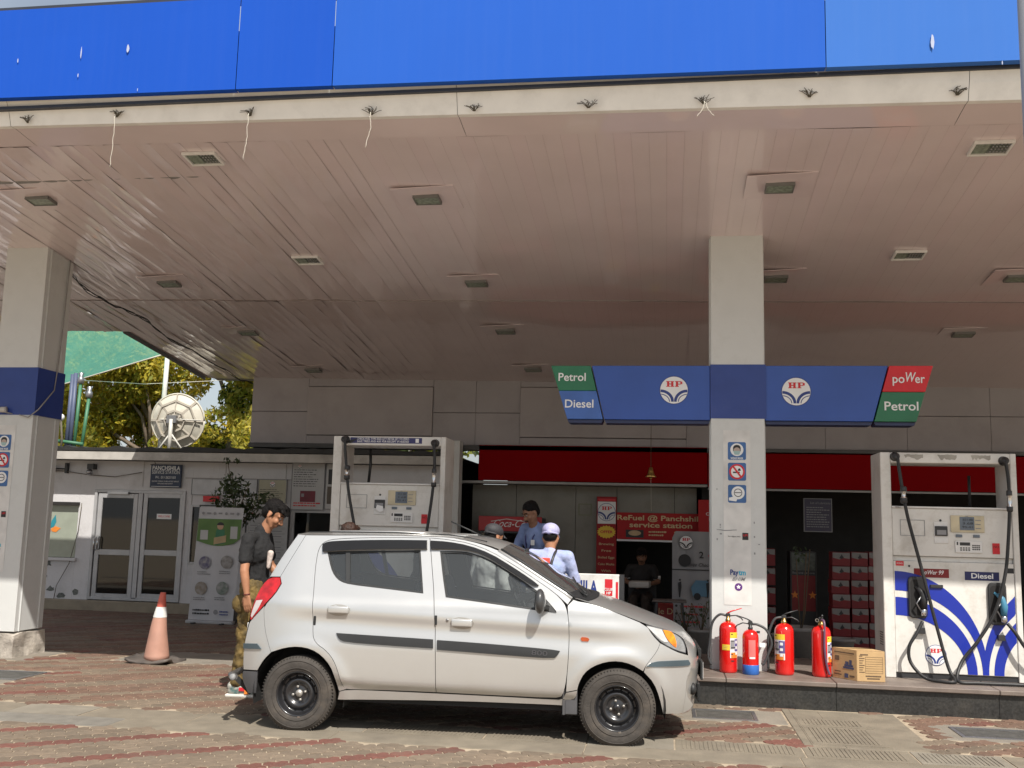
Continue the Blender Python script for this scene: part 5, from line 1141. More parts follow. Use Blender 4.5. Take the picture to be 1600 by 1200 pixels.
    # things on the back side seen through the opening
    MB().tube([(P(250), .40, Zf(112)), (P(252), .41, Zf(200)), (P(246), .40, Zf(300))], .016, 8).build('hose', BLACK, t, label='hose of the rear side seen through the frame') if header else MB().tube([(P(563), .42, Zf(150)), (P(563), .42, Zf(305))], .014, 8).build('hose', BLACK, t, label='hose of the rear side seen through the frame')
    if header:
        MB().rect(P(195), P(588), Zf(93), Zf(62), -.002).build('header_label', mat('label_navy2', (.03, .03, .13), .45), t)
        text('CHECK FUEL TYPE AND QTY METER SET TO ZERO', P(375), Zf(70), -.004, .03, PW, t, fitw=.56, bold=.01); text('SAVE TREES AND ASK FOR RECEIPT IF NEEDED', P(375), Zf(84), -.004, .03, PW, t, fitw=.56, bold=.01); MB().rect(P(553), P(571), Zf(88), Zf(66), -.004).build('tiny_logo', PW, t)
        MB().poly([(P(165), Zf(92)), (P(178), Zf(86)), (P(196), Zf(78)), (P(240), Zf(66)), (P(215), Zf(84)), (P(200), Zf(94))], -.006).build('peeled_corner', PK, t)
    else:
        rr = random.Random(2)
        for a in (258, 410, 562): MB().poly([(P(a-46+8*k), Zf(63+rr.uniform(-1, 3))) for k in range(12)]+[(P(a+42-8*k), Zf(76+rr.uniform(-2, 14))) for k in range(11)], -.0015).build('glue_residue', mat('glue', (.36, .34, .30), .7, var=.2), t)
        text('NHL2', P(178), Zf(316), -.0045, .018, PK, t)
    return t
a = at_v(1384, 1060, 10.0); pump('fuel_pump', 'white fuel pump with blue petal livery and two black hoses at right', a.x+.605, 10.0, .24, False)
yl_ = 10.62; a = at_v(522, 681, yl_); b = at_v(697, 684, yl_); pl_ = pump('fuel_pump', 'white fuel pump behind the car with a navy header label', (a.x+b.x)/2, yl_, a.z-2.073, True); pl_.scale = ((b.x-a.x)/1.21, 1, 1)
# ------------------------------------------------------------ extinguishers
EXR = mat('extinguisher_red', (.62, .008, .006), .22, var=.05, coat=.6, spec=.6, dirt=.15)
def extinguisher(px, py, y, r, h, label, kind, rz=0):
    p = at_v(px, py, y); t = thing('fire_extinguisher', label, 'fire extinguisher', (p.x, y, .24), rz, 'fire extinguishers on the island')
    MB().lathe([(.0, .0), (r*.9, .0), (r*.97, .012), (r, .03), (r, h-.07), (r*.95, h-.045), (r*.78, h-.02), (r*.45, h-.003), (r*.3, h)], (0, 0, 0), 32).build('cylinder', EXR, t)
    MB().lathe([(r*.3, h-.004), (r*.3, h+.02), (r*.22, h+.025), (r*.22, h+.05), (0, h+.05)], (0, 0, 0), 16).build('neck', [BRASS, BLKPL, BRASS, BRASS][kind], t)
    v = MB(); v.box(-.02, .02, -.016, .016, h+.04, h+.075); v = v.build('valve', BLKPL, t, bevel=.004)
    hm = EXR if kind == 0 else BLKPL; s = -1 if kind == 1 else 1
    if kind == 3:
        MB().tube([(0, -.01, h+.07), (0, -.10, h+.10)], .007, 6).build('lever', hm, t); MB().lathe([(.016, -.05), (.016, -.02), (.012, -.02), (.012, -.05)], (-.04, 0, h+.05), 12, axis='Y').build('gauge', CHROME, t)
        hp = [(.0, -.03, h+.05), (.015, -r-.02, h+.03), (.012, -r-.022, h*.6), (.03, -r-.02, h*.25), (.055, -r-.015, .03)]
    else:
        MB().tube([(-.015*s, 0, h+.07), (.03*s, 0, h+.095), (.125*s, 0, h+.125)], [.008, .007, .004], 6).build('lever', hm, t)
        MB().tube([(0, 0, h+.05), (.07*s, 0, h+.058), (.12*s, 0, h+.035), (.135*s, 0, h+.015)], .006, 6).build('handle', BLKPL, t)
        hp = [(-.02*s, 0, h+.055), (-.08*s, -.005, h+.06), (-.145*s, 0, h-.02), (-(r+.085)*s, 0, h*.6), (-(r+.10)*s, .005, h*.3), (-(r+.07)*s, 0, .06)] if kind != 1 else [(.02, 0, h+.05), (.07, 0, h+.045), (.145, 0, h+.0), (.19, .0, h*.72), (.165, .0, h*.5), (.12, 0, h*.25), (.10, -.01, .10)]
        if kind == 2: hp = [(-.02, 0, h+.055), (-.09, -.01, h+.03), (-.145, -.02, h*.75), (-.15, -.02, h*.4), (-.145, -.01, .05)]
    S_ = []; q = [Vector(a) for a in hp]
    for i in range(len(q)-1):
        p0, p1, p2, p3 = q[max(i-1, 0)], q[i], q[i+1], q[min(i+2, len(q)-1)]
        for k in range(5): u_ = k/5; S_.append(.5*((2*p1)+(p2-p0)*u_+(2*p0-5*p1+4*p2-p3)*u_**2+(3*p1-p0-3*p2+p3)*u_**3))
    S_.append(q[-1]); MB().tube(S_, .0115, 8).build('hose', mat('hose_purple', (.13, .07, .12), .4) if kind == 3 else mat('hose_grey', (.045, .047, .05), .45), t)
    def wrap(nm, a0, a1, z0, z1, m, off=.0015, k=8, par=None):   # label curved round the cylinder, angle from -y
        mb = MB(); rr_ = r+off; vs = [[mb.bm.verts.new((rr_*math.sin(a0+(a1-a0)*i/k), -rr_*math.cos(a0+(a1-a0)*i/k), z)) for z in (z0, z1)] for i in range(k+1)]
        for i in range(k): mb.bm.faces.new((vs[i][0], vs[i+1][0], vs[i+1][1], vs[i][1])).smooth = True
        return mb.build(nm, m, par or t)
    if kind in (0, 2, 3):
        a0, a1 = {0: (.15, 1.2), 2: (-1.35, -.05), 3: (.5, 1.3)}[kind]; z0, z1 = h*.30, h*.80; wd = a1-a0
        l = wrap('label', a0, a1, z0, z1, PW); wrap('label_header', a0, a1, z1-.05, z1, PY, .003, par=l); wrap('label_block', a0+wd*.05, a0+wd*.45, z0+.08, z1-.07, PG, .003, par=l)
        wrap('label_block', a0+wd*.5, a1, z0+.06, z1-.06, mat('label_violet', (.12, .10, .28), .5), .0028, par=l); wrap('label_block', a0+wd*.1, a0+wd*.9, z0+.0, z0+.05, PO, .0032, par=l)
        for k in range(3): wrap('label_symbol', a0+wd*.6, a0+wd*.85, z1-.1-.05*k, z1-.075-.05*k, PW, .0042, par=l)
        for k in range(5): wrap('label_line', a0+wd*.1, a0+wd*(.3+.15*((k*7) % 3)), z1-.02-.06*k, z1-.012-.06*k, PK, .0045, par=l)
        if kind == 0: wrap('yellow_tag', -.75, .12, h*.45, h*.56, PY, .0018); [wrap('tag_line', -.6, .0-.1*k, h*.53-.015*k, h*.535-.015*k, PG, .003) for k in range(3)]
    else:
        wrap('label', -.3, .55, h*.40, h*.78, mat('print_pink', (.72, .18, .17), .5)); wrap('label_lines', -.2, .5, h*.36, h*.40, PW)
        MB().lathe([(r*.95, 0), (r*1.02, .005), (r*1.02, .085), (r*.98, .09)], (0, 0, 0), 32).build('base_ring', mat('ring_blue', (.03, .13, .45), .35), t)
        MB().rect(.08, .13, h*.62, h*.72, -.03).build('seal_tag', PW, t); MB().box(.055, .085, -.02, .01, h-.03, h-.01).build('seal', BLKPL, t)
    return t
extinguisher(1138, 1047, 9.86, .083, .46, 'red fire extinguisher with yellow tag, leftmost of the four, against the column', 0)
extinguisher(1173, 1051, 9.80, .074, .40, 'red fire extinguisher with blue base ring, second from left', 1)
extinguisher(1226, 1051, 9.88, .087, .46, 'red fire extinguisher with large white label facing front, just right of the column', 2)
extinguisher(1284, 1053, 9.86, .087, .455, 'red fire extinguisher with hose down its front, rightmost, beside the cardboard box', 3)
# ------------------------------------------------------------ cardboard box
KRAFT = mat('kraft_card', (.50, .33, .16), .8, var=.08, vscale=8, bump=.1, bscale=90, dirt=.15)
a = at_v(1312, 1063, 9.85); b = at_v(1382, 1063, 9.68); t = thing('cardboard_box', 'printed brown cardboard carton standing on the island left of the fuel pump', 'box', (b.x, 9.64, .24), 0)
t.rotation_euler = (0, 0, .0)
cw_, dd, hh = .27, .26, .265
# corner towards the viewer: left face and front face
A0 = Vector((-.235, 0, 0)); R2 = Euler((0, 0, .04)).to_matrix(); R1 = Euler((0, 0, -.62)).to_matrix()
c0 = Vector((-.24, 0, 0)); ex = Vector((.245, .02, 0)); ey = Vector((-.18, .22, 0))
mb = MB(); q = [c0, c0+ex, c0+ex+ey, c0+ey]; vs = [mb.bm.verts.new(p) for p in q]+[mb.bm.verts.new(p+Vector((0, 0, hh))) for p in q]
for f in ((0, 1, 5, 4), (1, 2, 6, 5), (2, 3, 7, 6), (3, 0, 4, 7), (4, 5, 6, 7), (3, 2, 1, 0)): mb.bm.faces.new([vs[i] for i in f])
mb.build('carton_body', KRAFT, t, bevel=.003)
mb = MB()
for (p0, p1, o) in ((c0+ex*.5+Vector((0, 0, hh)), None, 0),):
    mb.face([c0+Vector((0, 0, hh+.002)), c0+ex+Vector((0, 0, hh+.002)), c0+ex+ey*.47+Vector((0, 0, hh+.008)), c0+ey*.47+Vector((0, 0, hh+.003))]); mb.face([c0+ey*.53+Vector((0, 0, hh+.003)), c0+ex+ey*.53+Vector((0, 0, hh+.012)), c0+ex+ey+Vector((0, 0, hh+.002)), c0+ey+Vector((0, 0, hh+.002))])
mb.build('flap', KRAFT, t)
KP = mat('kraft_print', (.13, .085, .05), .8); KB = mat('kraft_print_blue', (.06, .07, .14), .8)
def onface(mb, o, e, x0, x1, z0, z1, n, m=0):
    mb.face([o+e*x0+n+Vector((0, 0, z0*hh)), o+e*x1+n+Vector((0, 0, z0*hh)), o+e*x1+n+Vector((0, 0, z1*hh)), o+e*x0+n+Vector((0, 0, z1*hh))], m)
mb = MB(); nf = Vector((.0, -.002, 0))
for k in range(8): z = .80-k*.075; onface(mb, c0, ex, .30, .92, z, z+.008, nf); onface(mb, c0, ex, .08, .08+.12*(1+(k*5 % 3)*.3), z+.02, z+.045, nf)
onface(mb, c0, ex, .30, .308, .27, .81, nf); onface(mb, c0, ex, .912, .92, .27, .81, nf); onface(mb, c0, ex, .30, .85, .16, .2, nf); onface(mb, c0, ex, .35, .8, .08, .12, nf); onface(mb, c0, ex, .12, .4, .86, .9, nf)
nl = Vector((-.0015, -.0015, 0))
for (a_, b_, c_, d_, m) in ((.12, .55, .36, .42, 1), (.15, .5, .43, .5, 1), (.2, .3, .5, .66, 1), (.33, .46, .5, .6, 1), (.62, .92, .12, .16, 0), (.65, .9, .22, .26, 0), (.7, .88, .6, .76, 0), (.1, .3, .1, .16, 0), (.35, .5, .06, .2, 1), (.1, .9, .86, .9, 0)): onface(mb, c0+ey*0, ey, a_, b_, c_, d_, nl, m)
mb.build('carton_print', [KP, KB], t)
# ------------------------------------------------------------ traffic cone
p = at_z(236, 1036); t = thing('traffic_cone', 'faded orange traffic cone with white band and battered black base', 'traffic cone', (p.x, p.y+.1, 0))
CONEM = mat('cone_orange', (.44, .24, .18), .6, var=.12, vscale=5, dirt=.4, dscale=4, dirtcol=(.36, .25, .2)); CONT = mat('cone_top', (.60, .13, .09), .55, var=.15, vscale=8)
pr_ = []
for k in range(17): z = .03+.70*k/16; pr_.append((.135-.107*((z-.03)/.70)**1.0, z))
mb = MB().lathe(pr_, (0, 0, 0), 28, ms=[0]*8+[0]*3+[1]*5); 
for v in mb.bm.verts: v.co.x += .05*(v.co.z/.73)**2*.6-.0; v.co += noise.noise_vector(v.co*5)*.012*(1-v.co.z)
mb.build('cone_body', [CONEM, CONT], t)
mb = MB().lathe([(.135-.107*(.47-.03)/.7+.003, .47), (.135-.107*(.58-.03)/.7+.003, .58)], (.0, 0, 0), 28)
for v in mb.bm.verts: v.co.x += .05*(v.co.z/.73)**2*.6; v.co += noise.noise_vector(v.co*5)*.012*(1-v.co.z)
bmesh.ops.delete(mb.bm, geom=[f for f in mb.bm.faces if abs(f.normal.z) > .9 or len(f.verts) > 4], context='FACES_ONLY'); mb.build('reflective_band', mat('reflective_white', (.72, .72, .70), .4, var=.06, dirt=.2), t)
mb = MB(); n = 9; gr = []
for j in range(n+1):
    gr.append([mb.bm.verts.new((-.24+.48*i/n, -.22+.44*j/n, .03+.028*noise.noise(Vector((i*.5, j*.5, 1)))+.035*(abs(i/n-.5)*2)**3*(1 if (i < 3 or j < 3) else -.4))) for i in range(n+1)])
for j in range(n):
    for i in range(n): mb.bm.faces.new((gr[j][i], gr[j][i+1], gr[j+1][i+1], gr[j+1][i])).smooth = True
r_ = bmesh.ops.extrude_face_region(mb.bm, geom=mb.bm.faces[:]); 
for v in [e for e in r_['geom'] if isinstance(e, bmesh.types.BMVert)]: v.co.z -= .028
mb.build('rubber_base', mat('cone_base', (.10, .085, .075), .7, var=.3, dirt=.5), t)
# ------------------------------------------------------------ car
CA = math.radians(2.5); CXV = Vector((math.cos(CA), math.sin(CA), 0)); CYV = Vector((-math.sin(CA), math.cos(CA), 0))
CO = Vector((-2.693, 7.43, 0))+CYV*.73
def sstep(a, b, x):
    t = min(1, max(0, (x-a)/(b-a))); return t*t*(3-2*t)
def fw(x, z, detail=True):
    w = .745
    if z < .42: w -= .035*((.42-z)/.25)**2
    if z > .62: w -= .035*min(1, (z-.62)/.35)
    if z > .93: w -= .34*(z-.93)
    if x > 2.0: w -= .30*((x-2.0)/.95)**2.6
    if x < -.05: w -= .16*((-.05-x)/.5)**2.2
    if detail:
        # shoulder crease under the glass, running the length of the doors
        zc_ = .88-.035*(x-.2)+.0*x; d = z-zc_
        if -.2 < x < 2.9: w += .012*math.exp(-(d/.05)**2)*sstep(-.4, .2, x)*(1-sstep(2.2, 2.75, x)) - .011*math.exp(-((d+.085)/.07)**2)*sstep(-.3, .2, x)*(1-sstep(2.1, 2.6, x))
        # lower door crease rising to the rear
        zl = .355+.22*max(0, (.55-x)/.75)**2 if x < .55 else .355-.012*(x-.55)
        if .1 < x < 2.05: w -= .034*sstep(zl+.02, zl-.05, z)*(1-sstep(zl-.10, zl-.22, z)*.25)
        # arch lips
        for ax in (-.014, 2.349):
            r = math.hypot(x-ax, z-.262)
            if .3 < r < .62: w += .012*math.exp(-((r-.36)/.05)**2)*sstep(.2, .36, z+.1)
        w += .006*noise.noise(Vector((x*2.2, z*2.2, 4)))*.5
    return w
_uc = {}
def U(px, py, off=None):
    key = (px, py, off)
    if key in _uc: return _uc[key]
    D = ray(px, py); y = -.72 if off is None else off
    for i in range(10):
        t = (y+CO.dot(CYV)-CP.dot(CYV))/D.dot(CYV); P = CP+D*t-CO; x = P.dot(CXV); z = P.z
        if off is not None: break
        y = -fw(x, z, False)
    _uc[key] = (x, z); return x, z
def UP(l): return [U(*p) for p in l]
car = thing('silver_car', 'silver beige five-door hatchback parked side-on in front of the pumps', 'car', tuple(CO), CA)
PAINT = bpy.data.materials.new('car_paint'); PAINT.use_nodes = True; N = PAINT.node_tree.nodes; L = PAINT.node_tree.links; b = N['Principled BSDF']
b.inputs['Base Color'].default_value = (.57, .57, .56, 1); b.inputs['Metallic'].default_value = .55; b.inputs['Roughness'].default_value = .34; b.inputs['Coat Weight'].default_value = .8; b.inputs['Coat Roughness'].default_value = .09
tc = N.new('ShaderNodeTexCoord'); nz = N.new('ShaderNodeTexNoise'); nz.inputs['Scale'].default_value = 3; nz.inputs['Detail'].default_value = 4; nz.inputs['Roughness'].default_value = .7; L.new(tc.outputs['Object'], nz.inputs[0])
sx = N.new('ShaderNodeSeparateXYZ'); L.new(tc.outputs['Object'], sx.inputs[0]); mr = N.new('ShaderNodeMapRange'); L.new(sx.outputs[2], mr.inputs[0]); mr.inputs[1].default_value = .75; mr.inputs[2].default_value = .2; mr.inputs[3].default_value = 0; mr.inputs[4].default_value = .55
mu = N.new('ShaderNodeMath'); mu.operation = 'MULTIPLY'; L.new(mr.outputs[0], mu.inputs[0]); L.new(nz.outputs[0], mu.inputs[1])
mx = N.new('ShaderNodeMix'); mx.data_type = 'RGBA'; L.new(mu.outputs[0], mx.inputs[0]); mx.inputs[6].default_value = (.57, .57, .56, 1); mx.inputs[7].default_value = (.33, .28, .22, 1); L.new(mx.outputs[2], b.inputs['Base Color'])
mr2 = N.new('ShaderNodeMapRange'); L.new(nz.outputs[0], mr2.inputs[0]); mr2.inputs[3].default_value = .27; mr2.inputs[4].default_value = .37; L.new(mr2.outputs[0], b.inputs['Roughness'])
SEAM = mat('seam_dark', (.015, .015, .015), .8); TRIMB = mat('trim_black', (.018, .019, .020), .55, var=.12); CGL = glassmat('car_glass', (.62, .65, .65), .01, 1.6, film=.065)
CLAD = mat('cladding_grey', (.075, .075, .08), .6, var=.15, dirt=.3)
def pip(p, poly):
    x, y = p; c = False; n = len(poly); j = n-1
    for i in range(n):
        xi, yi = poly[i]; xj, yj = poly[j]
        if (yi > y) != (yj > y) and x < (xj-xi)*(y-yi)/(yj-yi)+xi: c = not c
        j = i
    return c
def area(p): return .5*sum(p[i][0]*p[(i+1) % len(p)][1]-p[(i+1) % len(p)][0]*p[i][1] for i in range(len(p)))
def dens(p, step=.03):
    out = []
    for i in range(len(p)):
        a, b = Vector(p[i]), Vector(p[(i+1) % len(p)]); n = max(1, int((b-a).length/step)); out += [tuple(a+(b-a)*k/n) for k in range(n)]
    return out
def smooth_poly(p, it=1):
    for _ in range(it):
        out = []; n = len(p)
        for i in range(n):
            a, b, c = Vector(p[i-1]), Vector(p[i]), Vector(p[(i+1) % n])
            d1 = (b-a).normalized(); d2 = (c-b).normalized()
            if d1.dot(d2) < .72 or (b-a).length < .004 or (c-b).length < .004: out.append(tuple(b))
            else: out += [tuple(b+(a-b)*.25), tuple(b+(c-b)*.25)]
        p = out
    return p
def panel(name, outer, m, side=-1, holes=(), off=0.0, skirt=.018, gap=.0022, step=.028, thick=0, parent=None, sm_=1, detail=True, label=None):
    """a body panel: outline in the side view (x,z) wrapped on the body's side surface"""
    def prep(p, d):
        if area(p) < 0: p = p[::-1]
        p = smooth_poly(p, sm_); p = offs(p, d) if d else p; return dens(p, step)
    O_ = prep(list(outer), gap); H_ = [prep(list(h), -gap if gap else 0) for h in holes]
    V = [Vector(p) for p in O_]; E = [(i, (i+1) % len(O_)) for i in range(len(O_))]
    for h in H_:
        b0 = len(V); V += [Vector(p) for p in h]; E += [(b0+i, b0+(i+1) % len(h)) for i in range(len(h))]
    xs = [p[0] for p in O_]; zs = [p[1] for p in O_]; j = 0; z = min(zs)
    bd = O_+[q for h in H_ for q in h]; ba = np.array(bd)
    while z < max(zs):
        x = min(xs)+(step/2 if j % 2 else 0)
        while x < max(xs):
            if pip((x, z), O_) and not any(pip((x, z), h) for h in H_):
                if np.min((ba[:, 0]-x)**2+(ba[:, 1]-z)**2) > (step*.5)**2: V.append(Vector((x, z)))
            x += step
        z += step*.87; j += 1
    r = delaunay_2d_cdt(V, E, [], 0, 1e-6); vo, eo, fo = r[0], r[1], r[2]
    fs = []
    for f in fo:
        c = (sum(vo[i][0] for i in f)/len(f), sum(vo[i][1] for i in f)/len(f))
        if pip(c, O_) and not any(pip(c, h) for h in H_): fs.append(f)
    W = [(v[0], side*(fw(v[0], v[1], detail)+off), v[1]) for v in vo]
    flip = side < 0
    F = []
    for f in fs:
        p = [Vector((vo[i][0], vo[i][1])) for i in f]; a = area(p)
        # want outward normal: for side -1 outward is -y : CCW in (x,z) seen from -y
        F.append(tuple(f) if (a > 0) == (side < 0) else tuple(f[::-1]))
    n0 = len(F)
    if skirt:
        cnt = {}
        for f in F:
            for i in range(len(f)):
                e = (f[i], f[(i+1) % len(f)]); cnt[tuple(sorted(e))] = cnt.get(tuple(sorted(e)), []) + [e]
        mp = {}; mo = {}
        def g1(i):
            if i not in mp: mp[i] = len(W); x, y, z = W[i]; W.append((x, y, z))
            return mp[i]
        def g2(i):
            if i not in mo: mo[i] = len(W); x, y, z = W[i]; W.append((x, y-side*skirt, z))
            return mo[i]
        for k, es in cnt.items():
            if len(es) == 1: a, b = es[0]; F.append((g1(b), g1(a), g2(a), g2(b)))
    o = raw(name, W, F, m, parent or car, smooth=False)
    o.data.polygons.foreach_set('use_smooth', [i < n0 for i in range(len(F))])
    if label: o['label'] = label
    return o
G_px = [(478, 836), (516, 836.3), (566, 836.2), (616.7, 836.7), (667, 838), (700, 839), (733, 845), (760, 852.5), (783, 862), (816.7, 880.5), (850, 902), (886.7, 927), (895, 933)]
DT = [(671.7, 840.5), (700, 843), (733, 848.5), (766.7, 861), (800, 881), (833, 902.7), (866.7, 926), (881.7, 941.7), (887, 957)]
RT = [(671.7, 840.5), (616.7, 839.8), (563, 840.3), (525, 842), (510, 845), (501, 852), (496, 865), (492.5, 890), (490, 926.7), (488.5, 965), (488.7, 992), (491.5, 1001), (498, 1008), (507, 1014), (517, 1024), (525, 1038), (530.5, 1056), (534, 1071)]
S1 = [(671.7, 840.5), (675, 885), (678.5, 933), (680.3, 1000), (680.7, 1081)]
FS = [(887, 957), (889, 975), (889.3, 1000), (888, 1030), (885.5, 1060), (882, 1079)]
ARR = [(403, 1048), (405, 1043), (413, 1030), (426.7, 1018), (446.7, 1011.7), (466.7, 1010), (486.7, 1014), (503, 1024), (516.7, 1040.7), (523, 1058), (526.5, 1078), (526.7, 1087)]
ARF = [(902, 1078), (905, 1066.7), (913, 1051.7), (926.7, 1041.2), (946.7, 1034.2), (966.7, 1033), (986.7, 1038), (1006, 1050), (1021.7, 1067), (1030.5, 1090), (1036, 1115)]
sideP = dict(
 quarter=(G_px+[(887, 945)]+DT[::-1][2:]+RT[1:]+[(540, 1077.5)]+[(529, 1081)]+ARR[::-1][1:9]+[(424, 1019), (419, 1005), (414, 985), (412, 957), (413, 947), (430, 928.5), (440, 912), (438, 901)]),
 rear_bumper=[(413, 947), (412, 957), (414, 985), (419, 1005), (424, 1019), (413, 1030), (405, 1043), (403, 1047), (380.5, 1046), (380.3, 1030), (381, 1012), (384, 997), (389, 975), (391.7, 970)],
 tailgate_side=[(466, 835), (478, 836), (438, 901), (421.7, 901), (441, 870)],
 rear_cladding=[(380, 1048), (403, 1049), (401.5, 1070), (400, 1083), (388, 1083), (378, 1060)],
 sill=[(529, 1081.5), (540, 1078.5), (600, 1081), (680, 1084.5), (780, 1089.5), (870, 1094.5), (879, 1093), (884.5, 1082), (902, 1079), (900, 1090), (884, 1104), (876.7, 1103), (700, 1096), (526, 1094)],
 fender=[(887, 946), (896, 937), (905, 940), (916, 941.5), (940, 948), (966, 958.5), (1010, 976.5), (1020, 993), (1031.7, 1005), (1027, 1017), (1017.5, 1029.5), (1009, 1040), (1005, 1049)]+ARF[::-1][4:]+[(884.5, 1081)]+FS[::-1][1:],
 front_bumper=[(1031.7, 1005), (1056.7, 1018.5), (1070, 1022.5), (1075.5, 1024), (1078, 1034), (1080, 1046), (1073, 1060), (1072, 1085), (1083, 1101), (1078, 1109), (1066, 1115), (1036, 1115), (1030.5, 1090), (1021.7, 1067), (1006, 1050), (1009, 1040), (1017.5, 1029.5), (1027, 1017)])
rear_door = RT+[(538, 1077), (548, 1078.5), (610, 1080), (680.7, 1083)]+S1[::-1][1:-1]
front_door = DT+FS[1:]+[(877, 1089), (866, 1092), (780, 1088), (680.7, 1083)]+S1[::-1][1:-1]
rwin = [(512, 862.5), (560, 861), (656.7, 860), (659, 895), (661, 927), (600, 919.5), (546.7, 913), (532, 908.5), (523, 900), (517, 887)]
fwin = [(688, 861.5), (716.7, 861.5), (733, 863), (760, 871.7), (786.7, 888), (813, 905), (833, 919), (845, 928), (868, 953.5), (869, 957), (833, 952.7), (766.7, 943), (696.7, 933), (692, 900)]
for sd_ in (-1, 1):
    nm = {'quarter': 'rear_quarter_panel', 'rear_bumper': 'rear_bumper_corner', 'tailgate_side': 'tailgate_edge', 'rear_cladding': 'bumper_cladding', 'sill': 'sill', 'fender': 'front_fender', 'front_bumper': 'front_bumper_corner'}
    for k, pl in sideP.items():
        step = .028 if sd_ < 0 else .05
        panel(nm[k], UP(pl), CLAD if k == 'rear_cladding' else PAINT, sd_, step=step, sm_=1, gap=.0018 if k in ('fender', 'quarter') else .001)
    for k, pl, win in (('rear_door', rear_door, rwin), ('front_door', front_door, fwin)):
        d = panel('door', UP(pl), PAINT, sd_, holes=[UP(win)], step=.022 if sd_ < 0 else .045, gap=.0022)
        # rubber frame + glass
        wn_ = UP(win); 
        if area(wn_) < 0: wn_ = wn_[::-1]
        inn = offs(smooth_poly(wn_, 1), .013)
        panel('window_seal', wn_, TRIMB, sd_, holes=[offs(wn_, .012)], off=-.004, skirt=.02, gap=0, step=.03, parent=d, detail=False)
        panel('window_glass', offs(wn_, .008), CGL, sd_, off=-.014, skirt=0, gap=0, step=.04, parent=d, detail=False)
        if k == 'rear_door':
            a = [(540, 861), (547, 861), (546.5, 913), (540.5, 911.5)]; panel('quarter_light_bar', UP(a), TRIMB, sd_, off=-.002, skirt=.01, gap=0, step=.03, parent=d, detail=False)
            mo_ = [(525.7, 989), (600, 994), (676.7, 999), (676.7, 1013), (600, 1008), (540, 1003), (530, 999)]; vs_ = [(505, 850), (512, 846.5), (525, 845), (563, 843.7), (616, 843.3), (668, 844), (668, 857.5), (616, 857.5), (563, 858.5), (530, 860), (505, 862)]; hd_ = (514, 946.5, 545, 960)
        else:
            mo_ = [(683, 1000), (740, 1004), (800, 1009), (860, 1014.5), (875, 1017), (871, 1024), (865, 1029), (800, 1024.5), (740, 1019.5), (683, 1015)]; vs_ = [(673.5, 844.5), (700, 846), (733, 852), (766.7, 864.5), (800, 884.5), (833, 906.5), (842, 914), (835, 915.5), (826, 911), (800, 894), (780, 881), (760, 869), (740, 861), (716.7, 858), (673.5, 857.5)]; hd_ = (706, 966.7, 737.7, 981)
        panel('side_moulding', UP(mo_), TRIMB, sd_, off=.012, skirt=.014, gap=0, step=.03, parent=d)
        panel('rain_visor', UP(vs_), mat('visor_smoke', (.012, .012, .013), .3, var=.05, spec=.3), sd_, off=.022, skirt=.024, gap=0, step=.025, parent=d, detail=False)
        x0, z1 = U(hd_[0], hd_[1]); x1, z0 = U(hd_[2], hd_[3]); y0 = fw((x0+x1)/2, (z0+z1)/2)
        cup = MB(); pl = [((x0+x1)/2+((x1-x0)/2+.012)*math.cos(k_*PI/12)*(1 if abs(math.cos(k_*PI/12)) > .3 else 1), (z0+z1)/2+((z1-z0)/2+.014)*math.sin(k_*PI/12)) for k_ in range(24)]
        cup.poly(pl, 0); 
        for v in cup.bm.verts: v.co.y = sd_*(fw(v.co.x, v.co.z)+.0012)
        cup.build('handle_recess_shade', mat('painted_recess_shade', (.42, .40, .37), .3, .4, var=.02), d)  # flat oval on the door skin, shade of the grip recess painted in
        hb = MB(); hb.box(x0, x1, -.014, .010, z0+.006, z1); hb = hb.build('door_handle', PAINT, d, bevel=.010, seg=2, smooth=True); hb.location = (0, sd_*(y0+.012), 0)
        if k == 'front_door': lk = MB().lathe([(.011, 0), (.011, -.004), (.007, -.005), (0, -.005)], (U(699, 969)[0], -.0, U(699, 969)[1]), 12, axis='Y').build('lock_cylinder', STEEL, d); lk.location = (0, sd_*(y0+.001) if sd_ < 0 else y0+.006, 0)
        hx, hz = U(*( (491, 971) if k == 'rear_door' else (681, 970) )); MB().box(hx-.008, hx+.010, -.004, .004, hz-.03, hz+.04).build('hinge_cover', TRIMB, d, bevel=.003).location = (0, sd_*(fw(hx, hz)+.002), 0)
    panel('tail_lamp', UP([(422.5, 902), (437.5, 902), (439.3, 912), (429.5, 927.8), (412.5, 946), (392.3, 969), (391.3, 966), (392.2, 957), (400.5, 932.5), (410.5, 913.5)]), mat('lamp_red', (.42, .004, .006), .12, var=.35, vscale=18, coat=1), sd_, off=.006, skirt=.03, gap=.001, step=.015)
    panel('tail_lamp_lens', UP([(396, 950), (401, 938), (411, 937), (404, 951), (394, 965), (392.5, 962)]), mat('lamp_clear', (.55, .50, .50), .15, coat=1), sd_, off=.009, skirt=.003, gap=0, step=.02)
    panel('side_indicator', UP([(907, 998), (909, 995.5), (918, 996), (921, 999), (919, 1002.5), (909, 1002)]), mat('indicator_orange', (.42, .07, .015), .2, coat=.8), sd_, off=.008, skirt=.01, gap=0, step=.02)
    panel('bumper_strip', UP([(1010, 1041), (1020, 1033.5), (1050, 1032), (1076, 1031), (1079, 1037), (1076, 1040), (1040, 1041.5)]), mat('strip_slate', (.06, .085, .10), .25, var=.1), sd_, off=.012, skirt=.014, gap=0, step=.02)
    panel('bumper_strip', UP([(381, 1005), (402, 1005.5), (408.5, 1014), (381, 1013)]), mat('strip_slate', (.06, .085, .10), .25, var=.1), sd_, off=.012, skirt=.014, gap=0, step=.02)
    hl = [(1009, 975.5), (1033, 981), (1053, 988), (1066.3, 997.5), (1072.2, 1012.5), (1071.5, 1021), (1056.7, 1017), (1036, 1007), (1021, 993)]
